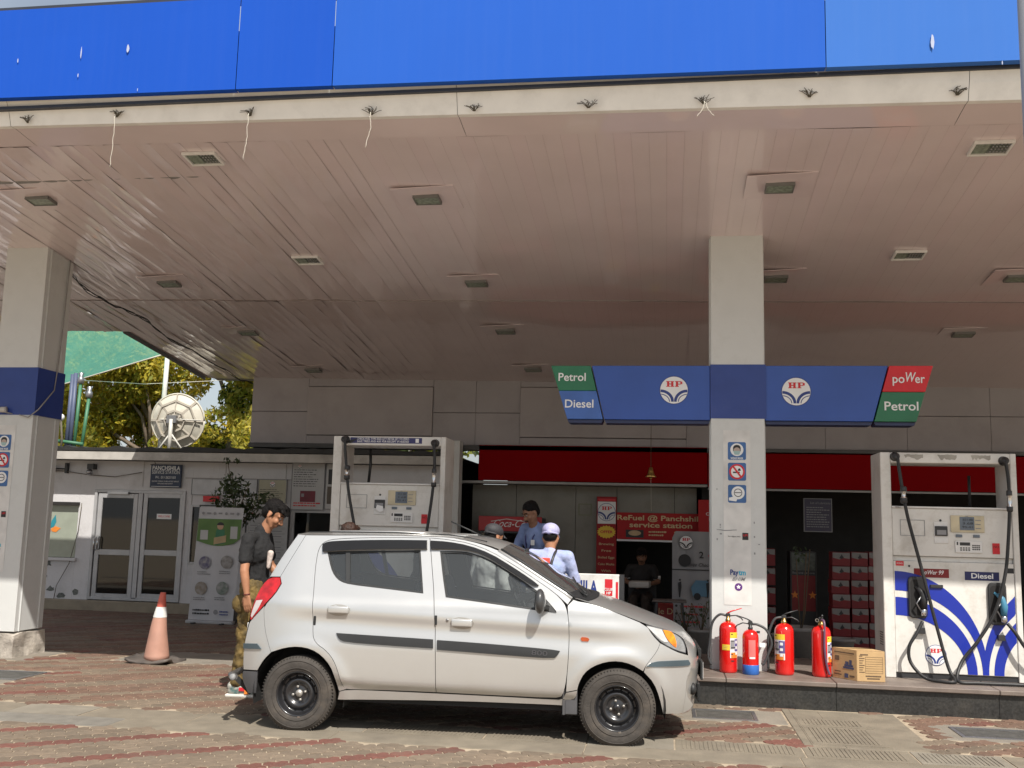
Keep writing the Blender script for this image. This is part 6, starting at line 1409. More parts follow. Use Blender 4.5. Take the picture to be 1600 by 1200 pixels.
    panel('headlight_housing', UP(hl), mat('headlight_rim', (.10, .10, .11), .2, coat=1), sd_, off=-.006, skirt=.03, gap=0, step=.02, detail=False)
    h_ = panel('headlight', offs((UP(hl) if area(UP(hl)) > 0 else UP(hl)[::-1]), .006), mat('headlight_chrome', (.62, .62, .63), .18, .85, var=.25, vscale=14), sd_, off=-.001, skirt=.003, gap=0, step=.012, detail=False)
    panel('amber_indicator', UP([(1036, 984), (1048, 985.8), (1053.6, 992), (1057.5, 1005), (1056.5, 1012), (1049.4, 1006.5), (1041.5, 997)]), mat('lamp_amber', (.85, .36, .01), .15, var=.35, vscale=22, coat=1, col2=(.75, .13, .005)), sd_, off=.0045, skirt=.003, gap=0, step=.012, parent=h_, detail=False)
    hw_ = UP([(1010, 978), (1034, 983.5), (1037, 990), (1044, 1003), (1036, 1003), (1022, 990)]); panel('clear_section', hw_, mat('headlight_clear', (.70, .70, .70), .1, .3, coat=1, var=.1, vscale=20), sd_, off=.003, skirt=.002, gap=0, step=.015, parent=h_, detail=False)
    # dark inner side below the glass line closes every gap
    low = [U(*p) for p in [(405, 930), (440, 905), (500, 905), (680, 935), (880, 965), (950, 965), (1040, 1000), (1060, 1030), (1060, 1108), (1036, 1110)]+ARF[::-1][1:]+[(884, 1098), (700, 1090), (527, 1086)]+ARR[::-1]+[(392, 1046), (390, 975)]]
    panel('inner_side', low, SEAM, sd_, off=-.035, skirt=0, gap=0, step=.08, sm_=0, detail=False)
    cp_ = [U(*p) for p in [(480, 841), (505, 841), (498, 905), (436, 908)]]; panel('inner_side', cp_, SEAM, sd_, off=-.03, skirt=0, gap=0, step=.08, sm_=0, detail=False)
    ml = [U(*p) for p in [(672, 843), (686, 845), (698, 940), (678, 940), (662, 928), (658, 845)]]; panel('inner_side', ml, SEAM, sd_, off=-.035, skirt=0, gap=0, step=.08, sm_=0, detail=False)
tx, tz = U(843, 1020.5); t8 = text('800', tx, tz, -(fw(tx, tz)+.0135), .05, mat('badge_grey', (.10, .10, .11), .4, .5), car, fitw=.115, bold=0, ext=.002, name='badge_lettering', rot=-.045)
# centre shells: (edge x,z) -> (centre x,z)
RB = [((2.823, .207), (2.93, .20)), ((2.845, .33), (2.955, .33)), ((2.855, .45), (2.965, .44)), ((2.880, .526), (2.972, .53)), ((2.87, .60), (2.962, .62)), ((2.856, .68), (2.93, .69)), ((2.83, .742), (2.885, .738)),
      ((2.76, .788), (2.83, .785)), ((2.556, .852), (2.61, .868)), ((2.35, .926), (2.40, .940)), ((2.116, .998), (2.20, 1.005)), ((2.03, 1.022), (2.135, 1.01)),
      ((1.977, 1.060), (2.05, 1.065)), ((1.798, 1.164), (1.86, 1.185)), ((1.633, 1.262), (1.68, 1.302)), ((1.463, 1.355), (1.485, 1.392)),
      ((1.349, 1.391), (1.36, 1.425)), ((1.214, 1.417), (1.22, 1.445)), ((1.048, 1.436), (1.04, 1.462)), ((.629, 1.442), (.629, 1.472)), ((.25, 1.437), (.25, 1.467)), ((-.06, 1.43), (-.10, 1.452)), ((-.138, 1.430), (-.20, 1.437)),
      ((-.20, 1.30), (-.27, 1.32)), ((-.31, 1.10), (-.39, 1.11)), ((-.40, .96), (-.48, .97)), ((-.444, .82), (-.53, .82)), ((-.470, .63), (-.57, .63)), ((-.473, .47), (-.585, .47)), ((-.475, .36), (-.57, .36)), ((-.42, .24), (-.53, .24))]
def rib(name, i0, i1, m, p=2.6, parent=None, sub=5, nyy=22, off=0, ylim=1.0, label=None, edge_in=0):
    S = []
    for i in range(i0, i1):
        g4 = [RB[max(i-1, i0)], RB[i], RB[i+1], RB[min(i+2, i1)]]
        for k in range(sub+(1 if i == i1-1 else 0)):
            u_ = k/sub; q = []
            for s_ in range(2):
                for c in range(2):
                    a, b_, c_, d = (g4[j][s_][c] for j in range(4)); q.append(.5*((2*b_)+(c_-a)*u_+(2*a-5*b_+4*c_-d)*u_**2+(3*b_-a-3*c_+d)*u_**3))
            S.append(q)
    V = []; F = []; ny = nyy
    for (ex_, ez, cx_, cz_) in S:
        w_ = fw(ex_, ez, False)+.001
        for j in range(-ny, ny+1):
            s_ = math.sin(j/ny*PI/2)*ylim; y = s_*w_; k = 1-abs(s_)**p
            V.append((ex_+(cx_-ex_)*k, y, ez+(cz_-ez)*k+off))
    r = 2*ny+1
    for i in range(len(S)-1):
        for j in range(2*ny): F.append((i*r+j, (i+1)*r+j, (i+1)*r+j+1, i*r+j+1))
    o = raw(name, V, F, m, parent or car, smooth=True)
    if label: o['label'] = label
    return o
rib('front_bumper', 0, 6, PAINT); rib('bonnet', 6, 11, PAINT, sub=8); rib('windscreen', 12, 15, CGL, ylim=.965); rib('windscreen_surround', 11, 12, TRIMB); rib('roof', 15, 22, PAINT, sub=8)
rib('tailgate', 22, 27, PAINT); rib('rear_window', 23, 24, CGL, ylim=.86, off=.012); rib('rear_bumper', 27, 30, PAINT)
# front pillar fillers and windscreen edge rubber
for sd_ in (-1, 1):
    pts = [(q[0][0], sd_*(fw(*q[0], False)-.012), q[0][1]+.004) for q in RB[11:16]]
    MB().tube(pts, .011, 6).build('windscreen_rubber', TRIMB, car)
    MB().tube([(q[0][0]-.02, sd_*(fw(*q[0], False)-.006), q[0][1]-.006) for q in RB[11:16]], .014, 6).build('pillar_edge', PAINT, car)
    MB().tube([(q[0][0], sd_*(fw(*q[0], False)-.045), q[0][1]+.022) for q in RB[16:22]], .005, 5).build('roof_seam', TRIMB, car)
mb = MB()
for k in range(8): mb.tube([(1.15-.0*k, -.40+.11*k, 1.452), (.6, -.40+.11*k, 1.470+.0), (.1, -.40+.11*k, 1.462)], .006, 5)
mb.build('roof_ribs', PAINT, car)
# wipers and cowl
rib('cowl', 10, 11, TRIMB, off=.006, ylim=.93, sub=3)
MB().tube([(2.10, -.30, 1.035), (2.02, -.05, 1.085), (1.97, .35, 1.12)], .009, 6).build('wiper', TRIMB, car); MB().tube([(2.12, -.52, 1.03), (2.06, -.38, 1.05), (2.02, .05, 1.09)], .009, 6).build('wiper', TRIMB, car)
MB().tube([(1.24, 0, 1.45), (.98, 0, 1.56)], .006, 6).build('antenna', TRIMB, car)
# grille, number plates, fog lamp pocket
MB().box(2.955, 2.975, -.34, .34, .585, .66).build('grille', TRIMB, car, bevel=.01); MB().box(2.945, 2.968, -.30, .30, .26, .40).build('lower_grille', TRIMB, car, bevel=.01)
npl = MB().box(2.975, 2.993, -.26, .26, .415, .555).build('number_plate', TRIMB, car, bevel=.004); MB().box(2.9935, 2.996, -.245, .245, .425, .545).build('plate_face', PW, npl)
MB().box(-.605, -.592, -.25, .25, .60, .72).build('number_plate', PW, car, bevel=.004, label='rear number plate')
for sd_ in (-1, 1): MB().ball((2.905, sd_*.40, .37), (.03, .05, .045)).build('fog_lamp_pocket', TRIMB, car)
# rear crash guard bar
mb = MB(); mb.tube([(-.52, -.68, .36), (-.58, -.60, .36), (-.625, 0, .36), (-.58, .60, .36), (-.52, .68, .36)], .024, 12); gb = mb.build('rear_guard_bar', mat('bar_grey', (.20, .20, .20), .35, .7), car)
for sd_ in (-1, 1): MB().lathe([(.0, -.006), (.022, -.004), (.025, 0), (.025, .015)], (-.53, sd_*.69-(.01 if sd_ < 0 else 0), .36), 14, axis='Y').build('end_cap', mat('cap_grey', (.22, .22, .22), .5), gb); MB().bar((-.55, sd_*.55, .33), (-.45, sd_*.5, .22), .04).build('bracket', TRIMB, gb)
# mirrors
for sd_ in (-1, 1):
    x, z = 1.80, .985; b_ = MB(); b_.ball((0, 0, 0), (.043, .085, .092), 0, 18, 12)
    for v in b_.bm.verts: v.co.x = max(v.co.x, -.034); v.co.z = v.co.z*(1.0 if v.co.z > 0 else .95); v.co.y += .0
    mx_, mz_ = U(846, 938); b_ = b_.build('wing_mirror', mat('mirror_grey', (.045, .046, .048), .35, var=.1, coat=.3), car); b_.location = (mx_, sd_*(.745+.075), mz_)
    mg = MB().poly([(-.045*math.cos(k*PI/10), .058*math.sin(k*PI/10)) for k in range(20)], 0, 0).build('mirror_glass', CHROME, b_); mg.rotation_euler = (0, 0, -PI/2); mg.location = (-.0355, 0, 0)
    xa, za = U(838, 925); xb, zb__ = U(869, 957); xc, zc__ = U(838, 952)
    ft = MB(); vs = [ft.bm.verts.new((a, sd_*(fw(a, b, False)+o_), b)) for o_ in (.008, -.015) for a, b in ((xa, za), (xb, zb__), (xc, zc__))]
    for f in ((0, 2, 1), (3, 4, 5), (0, 1, 4, 3), (1, 2, 5, 4), (2, 0, 3, 5)): ft.bm.faces.new([vs[i] for i in f])
    bmesh.ops.recalc_face_normals(ft.bm, faces=ft.bm.faces); ft.build('mirror_foot', TRIMB, b_).location = (-mx_, -sd_*(.745+.075), -mz_)
    MB().bar((0, sd_*-.05, -.035), (.05, sd_*-.11, -.05), .045).build('mirror_arm', TRIMB, b_, bevel=.008)
# wheels
TYRE = mat('tyre_rubber', (.055, .048, .042), .85, var=.2, vscale=14, bump=.3, bscale=60, dirt=.75, dscale=3, dirtcol=(.15, .12, .09)); RIM = mat('rim_black', (.020, .020, .022), .28, var=.15, coat=.5); HUB = mat('hub_worn', (.42, .40, .37), .45, .6, var=.2)
def wheel(x, sd_, z=.262, steer=0):
    w_ = thing('wheel', None, None, (x, sd_*.645, z)); w_.parent = car; w_.rotation_euler = (0, 0, (0 if sd_ < 0 else PI)+steer)
    R_ = .277; pr = [(.158, -.075), (.166, -.083), (.178, -.086), (.20, -.090), (.225, -.092), (.245, -.088), (.258, -.080), (.268, -.068), (R_-.002, -.055), (R_, -.03), (R_, .0), (R_, .03), (R_-.002, .055), (.268, .068), (.25, .085), (.2, .09), (.158, .075)]
    ty = MB().lathe(pr, (0, 0, 0), 64, axis='Y', cap=False); 
    ty.build('tyre', TYRE, w_)
    mb = MB()
    for rr_ in (.186, .238): mb.lathe([(rr_, -.0905), (rr_+.0015, -.0935), (rr_+.004, -.0935), (rr_+.0055, -.0905)], (0, 0, 0), 64, axis='Y', cap=False)
    for k in range(72):   # sidewall ribs and tread blocks
        a = 2*PI*k/72; mb.box(-.0012, .0012, -.082, -.070, .262, .2755, rot=None)
        for v in list(mb.bm.verts)[-8:]: x_, z_ = v.co.x, v.co.z; v.co.x = x_*math.cos(a)+z_*math.sin(a); v.co.z = -x_*math.sin(a)+z_*math.cos(a)
    mb.build('tread_blocks', TYRE, w_)
    rm = MB(); rm.lathe([(.160, -.070), (.163, -.080), (.158, -.082), (.152, -.072), (.146, -.050), (.138, -.026), (.128, -.020), (.118, -.026), (.108, -.040), (.098, -.046), (.085, -.044), (.074, -.030), (.062, -.022), (.048, -.024), (.030, -.030), (.0005, -.031)], (0, 0, 0), 56, axis='Y', cap=False); rm = rm.build('rim', RIM, w_)
    mb = MB()
    for k in range(14): a = 2*PI*k/14; mb.lathe([(.0005, -.0285), (.0065, -.0285)], (.124*math.cos(a), 0, .124*math.sin(a)), 8, axis='Y')
    mb.build('vent_holes', SEAM, rm)
    mb = MB()
    for k in range(4): a = PI/2*k+.25; mb.lathe([(.0105, -.026), (.0105, -.040), (.007, -.045), (.0, -.045)], (.048*math.cos(a), 0, .048*math.sin(a)), 6, axis='Y')
    mb.build('wheel_nuts', HUB, rm)
    MB().lathe([(.027, -.028), (.027, -.040), (.020, -.044), (.014, -.050), (.0, -.051)], (0, 0, 0), 18, axis='Y').build('hub_cap', HUB if x < 1 else RIM, rm)
    MB().box(.01, .03, -.086, -.078, -.170, -.158).build('balance_weight', CHROME, rm)
    return w_
wheel(-.014, -1); wheel(2.349, -1, .258, 0); wheel(-.014, 1); wheel(2.349, 1, .258)
for o in bpy.data.objects:
    if o.name.startswith('wheel') and 'category' in o: del o['category']
# wheel wells, floor, mud flaps, cabin
for ax in (-.014, 2.349):
    for sd_ in (-1, 1):
        mb = MB(); n = 18; y0, y1 = sd_*(.70 if ax < 1 else .64), sd_*.42
        for k in range(n):
            a0, a1 = -.25+(PI+.5)*k/n, -.25+(PI+.5)*(k+1)/n; r_ = .352
            mb.face([(ax+r_*math.cos(a0), y0, .262+r_*math.sin(a0)), (ax+r_*math.cos(a1), y0, .262+r_*math.sin(a1)), (ax+r_*math.cos(a1), y1, .262+r_*math.sin(a1)), (ax+r_*math.cos(a0), y1, .262+r_*math.sin(a0))])
        mb.poly([(ax+.352*math.cos(-.25+(PI+.5)*k/n), .262+.352*math.sin(-.25+(PI+.5)*k/n)) for k in range(n+1)], y1)
        mb.build('wheel_well', SEAM, car)
mb = MB(); mb.box(.36, 1.98, -.66, .66, .215, .26); mb.box(-.50, .36, -.41, .41, .25, .30); mb.box(1.98, 2.86, -.41, .41, .22, .28); mb.tube([(-.4, .25, .20), (.4, .2, .19), (1.6, .1, .2)], .028, 8); mb.tube([(-.014, -.6, .262), (-.014, .6, .262)], .03, 8)
mb.build('underbody', SEAM, car)
for sd_ in (-1, 1): MB().box(1.955, 1.975, sd_*.60-(.12 if sd_ < 0 else 0), sd_*.60+(.12 if sd_ > 0 else 0), .195, .375).build('mud_flap', CLAD, car, bevel=.004); x_, z_ = U(892, 1096); MB().box(x_-.045, x_+.045, -.006, .006, .20, .385).build('mud_flap', CLAD, car, bevel=.012).location = (0, sd_*.715, 0)
SEAT = mat('seat_cloth', (.055, .055, .06), .85, var=.2, vscale=8); CABIN = mat('cabin_plastic', (.06, .06, .062), .6)
for (x, y) in ((.98, -.34), (.98, .34)):
    mb = MB(); mb.box(x, x+.50, y-.22, y+.22, .48, .64); s_ = mb.build('front_seat', SEAT, car, bevel=.05, seg=3, smooth=True); mb = MB(); mb.box(-.06, .06, -.22, .22, 0, .52); bk = mb.build('seat_back', SEAT, s_, bevel=.045, seg=3, smooth=True); bk.location = (x+.02, y, .60); bk.rotation_euler = (0, -.28, 0)
    mb = MB(); mb.box(-.04, .04, -.12, .12, .0, .17); hr = mb.build('headrest', SEAT, s_, bevel=.035, seg=3, smooth=True); hr.location = (x-.15, y, 1.12); hr.rotation_euler = (0, -.2, 0)
mb = MB(); mb.box(.18, .66, -.55, .55, .48, .62); s_ = mb.build('rear_bench', SEAT, car, bevel=.05, seg=3, smooth=True); mb = MB(); mb.box(-.06, .06, -.55, .55, 0, .50); bk = mb.build('bench_back', SEAT, s_, bevel=.045, seg=3, smooth=True); bk.location = (.22, 0, .58); bk.rotation_euler = (0, -.30, 0)
MB().box(1.66, 2.02, -.66, .66, .72, .98).build('dashboard', CABIN, car, bevel=.05, seg=3, smooth=True)
mb = MB(); mb.tube([(.0+.0, .185*math.cos(2*PI*k/24), .185*math.sin(2*PI*k/24)) for k in range(25)], .014, 8); sw = mb.build('steering_wheel', TRIMB, car); sw.location = (1.52, .33, .94); sw.rotation_euler = (0, -.45, 0)
MB().box(-.015, .015, -.17, .17, -.03, .03).build('spoke', TRIMB, sw); MB().bar((.0, 0, 0), (.3, 0, -.06), .05).build('steering_column', TRIMB, sw)
MB().box(-.42, .20, -.55, .55, .88, .90).build('parcel_shelf', CABIN, car)
mb = MB(); mb.ball((0, 0, 0), (.06, .05, .07), 0, 10, 7); pt = mb.build('patterned_cushion', mat('cushion_pattern', (.55, .42, .25), .8, col2=(.12, .08, .05), vscale=60), car, jit=.01); pt.location = (.16, -.50, 1.08)
MB().box(1.60, 1.62, -.10, .10, 1.30, 1.36).build('inner_mirror', TRIMB, car, bevel=.01)
# ------------------------------------------------------------ people
SKIN = mat('skin_warm', (.36, .17, .095), .5, var=.10, vscale=9, spec=.4); SKIN2 = mat('skin_deep', (.24, .12, .072), .5, var=.10, vscale=9, spec=.4)
HAIRB = mat('hair_black', (.006, .005, .005), .6, var=.4, vscale=40, bump=.8, bscale=180, spec=.18); HAIRH = mat('hair_henna', (.035, .014, .008), .5, var=.5, vscale=30, bump=.8, bscale=150)
_tex = {}
def ctex(name, size):
    if name not in _tex: t = bpy.data.textures.new(name, 'CLOUDS'); t.noise_scale = size; t.noise_depth = 3; _tex[name] = t
    return _tex[name]
def rot2(v, a): return Vector((v[0]*math.cos(a)-v[1]*math.sin(a), v[0]*math.sin(a)+v[1]*math.cos(a), v[2]))
class Body:
    def __init__(s): s.mb = MB()
    def cap(s, p0, p1, r0, r1, n=14, flat=None):
        p0 = Vector(p0); p1 = Vector(p1); a = (p1-p0); L_ = a.length
        if L_ < 1e-5: return s
        a /= L_; pts = []; rs = []
        for k in range(4): t = PI/2*(k/4); pts.append(p0-a*r0*math.cos(t)); rs.append(max(.0008, r0*math.sin(t)))
        for k in range(5): pts.append(p0+(p1-p0)*k/4); rs.append(r0+(r1-r0)*k/4)
        for k in range(1, 5): t = PI/2*(k/4); pts.append(p1+a*r1*math.sin(t)); rs.append(max(.0008, r1*math.cos(t)))
        base = len(s.mb.bm.verts); s.mb.tube(pts, rs, n)
        if flat:
            s.mb.bm.verts.ensure_lookup_table(); ax = Vector(flat[0]).normalized(); k = flat[1]; mid = (p0+p1)/2
            for v in s.mb.bm.verts[base:]: d = (v.co-mid).dot(ax)-((p1-p0).normalized().dot(ax))*((v.co-mid).dot((p1-p0).normalized())); v.co -= ax*d*(1-k)
        return s
    def ball(s, c, r, rot=None):
        base = len(s.mb.bm.verts); s.mb.ball((0, 0, 0), r, 0, 18, 12); s.mb.bm.verts.ensure_lookup_table()
        R_ = Euler(rot or (0, 0, 0)).to_matrix()
        for v in s.mb.bm.verts[base:]: v.co = Vector(c)+R_@v.co
        return s
    def done(s, name, m, parent, voxel=.009, smooth=6, fold=0, fsize=.09, label=None):
        o = s.mb.build(name, m, parent, label=label); 
        md = o.modifiers.new('join', 'REMESH'); md.mode = 'VOXEL'; md.voxel_size = voxel; md.use_smooth_shade = True
        if smooth: d = o.modifiers.new('soft', 'SMOOTH'); d.iterations = smooth; d.factor = .5
        if fold:
            d = o.modifiers.new('folds', 'DISPLACE'); d.texture = ctex('folds%d' % int(fsize*1000), fsize); d.strength = fold; d.mid_level = .5; d.texture_coords = 'LOCAL'
        return o
def head(bd, c, pitch, yawh=0, scale=1.0):
    """adds skull and face; returns a function placing face points (x forward)"""
    M = Euler((0, pitch, yawh)).to_matrix(); T = lambda x, y, z: Vector(c)+M@(Vector((x, y, z))*scale); E_ = (0, pitch, yawh)
    bd.ball(T(-.012, 0, .035), (.098*scale, .076*scale, .088*scale), E_); bd.ball(T(.030, 0, -.028), (.062*scale, .060*scale, .082*scale), E_)
    bd.ball(T(.048, 0, -.092), (.030*scale, .030*scale, .024*scale), E_); bd.ball(T(.058, 0, .030), (.030*scale, .055*scale, .026*scale), E_)
    bd.cap(T(.085, 0, .012), T(.112, 0, -.030), .010*scale, .0155*scale, 10); bd.ball(T(.094, .012, -.036), .010*scale); bd.ball(T(.094, -.012, -.036), .010*scale)
    for sy in (-1, 1):
        bd.cap(T(.084, sy*.012, .024), T(.068, sy*.048, .022), .012*scale, .012*scale, 8); bd.ball(T(.062, sy*.038, -.030), (.026*scale, .022*scale, .026*scale), E_)
        bd.cap(T(-.002, sy*.062, -.045), T(.05, sy*.03, -.095), .020*scale, .018*scale, 8)
        e = (E_[0]+sy*.25, E_[1], E_[2]); bd.ball(T(-.012, sy*.078, -.008), (.019*scale, .007*scale, .031*scale), e); bd.ball(T(-.010, sy*.078, -.032), (.010*scale, .007*scale, .012*scale), e)
    bd.cap(T(.088, -.020, -.062), T(.088, .020, -.062), .0085*scale, .0085*scale, 8); bd.cap(T(.084, -.018, -.075), T(.084, .018, -.075), .009*scale, .009*scale, 8)
    return T
def hand(bd, wr, dirv, palmn, s=1.0, curl=.35):
    """palm and five fingers; dirv = hand direction, palmn = palm normal"""
    d = Vector(dirv).normalized(); n = Vector(palmn); n = (n-d*n.dot(d)).normalized(); sd = d.cross(n)
    W_ = Vector(wr)
    for k in range(4):
        o = (k-1.5)*.019*s; bd.cap(W_+sd*o*.6+d*.012*s, W_+sd*o+d*.078*s, .0155*s, .0125*s, 8)
    for k, ln in enumerate((.060, .072, .068, .052)):
        o = (k-1.5)*.0215*s; p = W_+sd*o+d*.085*s; q = p; a = 0; 
        for j in range(3):
            a += curl*(.55+.25*j); dd = d*math.cos(a)+n*math.sin(a); e = q+dd*ln*s*(.45, .32, .23)[j]; bd.cap(q, e, (.0092-.0008*j)*s, (.0085-.0009*j)*s, 8); q = e
    p = W_+sd*(-.030)*s+d*.022*s; q = p+(sd*-.55+d*.75+n*.35).normalized()*.040*s; e = q+(sd*-.12+d*.9+n*.42).normalized()*.032*s
    bd.cap(W_+sd*-.016*s+d*.02*s, p, .016*s, .013*s, 8); bd.cap(p, q, .0125*s, .0105*s, 8); bd.cap(q, e, .0105*s, .0085*s, 8)
def person(label, loc, yaw, h, pose, shirt, trousers, skin=SKIN, hair=None, cap=None, shoes=None, sleeves='long', vox=.009, tuck=False, seated=False, shirtcat='shirt', group=None):
    """pose: dict of joint positions in metres for a 1.70 m body; x forward, y left"""
    s = h/1.70; t = thing('person', label, 'person', loc, yaw, group)
    J = dict(hipz=.92, waist=(0, 0, 1.06), chest=(.0, 0, 1.24), sh=(0, .175, 1.375), neck=(.005, 0, 1.40), head=(.035, 0, 1.585), hp=.15, hy=0,
             elR=(0, -.24, 1.09), wrR=(.05, -.25, .85), elL=(0, .24, 1.09), wrL=(.05, .25, .85), hdR=None, hdL=None, knR=(.03, -.095, .49), knL=(.03, .095, .49), anR=(0, -.10, .085), anL=(0, .10, .085))
    J.update(pose); P = lambda q: Vector(q)*s
    shR = P((J['sh'][0], -J['sh'][1], J['sh'][2])); shL = P(J['sh']); hd = P(J['head']); nk = P(J['neck'])
    if 'shR' in J: shR = P(J['shR'])
    if 'shL' in J: shL = P(J['shL'])
    hip = P((J['waist'][0]*.5, 0, J['hipz'])); hR = hip+Vector((0, -.085*s, -.02)); hL = hip+Vector((0, .085*s, -.02))
    b = Body()
    b.ball(P(J['chest']), (.105*s, .155*s, .16*s)); b.cap(P(J['chest']), P(J['waist']), .11*s, .10*s); b.cap(P(J['waist']), hip, .10*s, .115*s); b.cap(shR, shL, .05*s, .05*s)
    b.cap(nk-Vector((0, 0, .05*s)), hd-Vector((.02*s*math.cos(J['hy']), .02*math.sin(J['hy']), .045*s)), .058*s, .052*s); T = head(b, hd, J['hp'], J['hy'], s)
    for sh, el, wr in ((shR, P(J['elR']), P(J['wrR'])), (shL, P(J['elL']), P(J['wrL']))):
        b.cap(sh, el, .046*s, .038*s); b.cap(el, el+(wr-el)*.35, .039*s, .037*s); b.cap(el+(wr-el)*.35, wr, .037*s, .024*s)
        d = (wr-el).normalized(); hdv = J['hdR'] if wr is None else None
    for key, el, wr, sy in (('hdR', 'elR', 'wrR', -1), ('hdL', 'elL', 'wrL', 1)):
        d = (P(J[wr])-P(J[el])).normalized(); hv = J[key] or (d, (0, -sy*1.0, 0)); hand(b, P(J[wr]), hv[0], hv[1], s*(1 if sy < 0 else 1))
    for hp, kn, an in ((hR, P(J['knR']), P(J['anR'])), (hL, P(J['knL']), P(J['anL']))): b.cap(hp, kn, .078*s, .052*s); b.cap(kn, an, .052*s, .036*s); b.cap(an, an+Vector((.10*s, 0, -.05*s)), .036*s, .028*s)
    b.done('body', skin, t, vox, 4)
    # garments
    c = Body(); g = .014*s
    c.ball(P(J['chest']), (.125*s, .172*s, .165*s)); c.cap(P(J['chest']), P(J['waist']), .128*s, .122*s, flat=((1, 0, 0), .92)); c.cap(P(J['waist']), hip-Vector((0, 0, (.0 if tuck else .06)*s)), .122*s, .135*s, flat=((1, 0, 0), .92)); c.cap(shR, shL, .064*s, .064*s); c.cap(P(J['chest']), nk, .12*s, .068*s)
    for sh, el, wr in ((shR, P(J['elR']), P(J['wrR'])), (shL, P(J['elL']), P(J['wrL']))):
        if sleeves == 'long': c.cap(sh, el, .066*s, .055*s); c.cap(el, wr, .055*s, .041*s)
        else: c.cap(sh, sh+(el-sh)*.62, .066*s, .061*s)
    c.done(shirtcat, shirt, t, max(vox, .009), 3, (.034 if vox < .008 else .024)*s, .085)
    q = Body(); q.ball(hip, (.125*s, .155*s, .11*s))
    for hp, kn, an in ((hR, P(J['knR']), P(J['anR'])), (hL, P(J['knL']), P(J['anL']))): q.cap(hp, kn, .098*s, .076*s); q.cap(kn, an+Vector((0, 0, .03*s)), .074*s, .060*s)
    q.done('trousers', trousers, t, max(vox, .008), 2, (.038 if vox < .008 else .035)*s, .055 if vox < .008 else .08)
    for an, sy in ((P(J['anR']), -1), (P(J['anL']), 1)):
        f_ = Body(); f_.cap(an+Vector((-.03*s, 0, -.035*s)), an+Vector((.13*s, 0, -.05*s)), .044*s, .036*s); f_.cap(an+Vector((-.035*s, 0, .0)), an+Vector((.03*s, 0, -.02*s)), .046*s, .045*s)
        sh_ = f_.done('shoe', shoes or BLKPL, t, .008, 2); so_ = MB(); so_.box(-.085*s, .175*s, -.046*s, .046*s, -.087*s, -.06*s); so_ = so_.build('sole', mat('sole_white', (.62, .60, .55), .6), sh_, bevel=.018, seg=2); so_.location = an
    if hair:
        hh = Body(); rr = random.Random(int(h*100)+int(loc[0]*10))
        lo = hair[1]
        hh.ball(T(-.022, 0, .052), (.100*s, .083*s, .084*s), (0, J['hp'], J['hy'])); hh.ball(T(-.055, 0, .0), (.060*s, .076*s, .075*s), (0, J['hp'], J['hy']))
        if lo == 'thick':
            for k in range(26): a = rr.uniform(-1.5, 1.5); x = rr.uniform(-.06, .07); hh.ball(T(x, .062*math.sin(a), .065+.055*math.cos(a)*.9), (.030*s, .016*s, .017*s), (rr.uniform(-1, 1), rr.uniform(-.6, .6), rr.uniform(-1, 1)))
            for k in range(9): hh.cap(T(.04, -.05+.0125*k, .10), T(.098+.012*rr.random(), -.05+.0125*k, .052+.02*rr.random()), .020*s, .009*s, 8)
            for sy in (-1, 1): hh.cap(T(.012, sy*.070, .03), T(.016, sy*.070, -.015), .014*s, .006*s, 8)
        if lo == 'bald':
            for sy in (-1, 1): hh.ball(T(-.03, sy*.062, .02), (.05*s, .022*s, .045*s), (0, J['hp'], J['hy']))
        hh.done('hair', hair[0], t, .006, 2, .012, .02)
        for sy in (-1, 1): MB().tube([T(.096, sy*.014, .033), T(.090, sy*.034, .040), T(.074, sy*.054, .033)], .0042, 5).build('eyebrow', HAIRB, t)
        if lo in ('thick', 'mou'):
            mo = MB(); mo.tube([T(.098, -.028, -.056), T(.106, 0, -.048), T(.098, .028, -.056)], .006 if lo == 'mou' else .0035, 6); mo.build('moustache', HAIRB, t)
    for sy in (-1, 1):
        ey = MB().ball(T(.082, sy*.030, .008), .0095*s, 0, 10, 8).build('eye', mat('eye_white', (.30, .27, .25), .5), t); MB().ball(T(.0905, sy*.030, .005), .0052*s, 0, 8, 6).build('pupil', HAIRB, ey)
    if cap:
        cc = Body(); cc.ball(T(-.018, 0, .058), (.108*s, .090*s, .078*s), (0, J['hp'], J['hy'])); cc.cap(T(-.10, 0, .03), T(-.07, 0, .05), .03*s, .05*s); cp_ = cc.done('cap', cap, t, .007, 3)
        bm_ = MB(); nn = 10
        rows = [[bm_.bm.verts.new(T(.07+.085*math.cos(a)*j/4, (.075)*math.sin(a)*(1 if j else 1)*(.75+.25*j/4), .045-.012*j/4*1.5-.02*abs(math.sin(a))*j/4)) for a in [-PI/2+PI*i/nn for i in range(nn+1)]] for j in range(5)]
        for j in range(4):
            for i in range(nn): bm_.bm.faces.new((rows[j][i], rows[j][i+1], rows[j+1][i+1], rows[j+1][i])).smooth = True
        e_ = bmesh.ops.extrude_face_region(bm_.bm, geom=bm_.bm.faces[:])
        for v in [x for x in e_['geom'] if isinstance(x, bmesh.types.BMVert)]: v.co.z += .005
        bm_.build('peak', cap, cp_); MB().tube([T(-.118*math.cos(a), .088*math.sin(a), .02) for a in [-1.2+2.4*i/12 for i in range(13)]], .009, 6).build('strap', cap, cp_)
        nk_ = Body(); nk_.ball(T(-.045, 0, -.005), (.060*s, .074*s, .055*s), (0, J['hp'], J['hy'])); nk_.done('hair', HAIRB, t, .007, 2, .008, .02)
    return t, T, s
CHAR = mat('tshirt_charcoal', (.012, .012, .013), .9, var=.15, vscale=12, bump=.2, bscale=200); KHAKI = mat('cargo_khaki', (.19, .125, .035), .8, col2=(.055, .038, .012), vscale=11, bump=.3, bscale=90)  # dark patches of the khaki put the shade of the folds into the colour
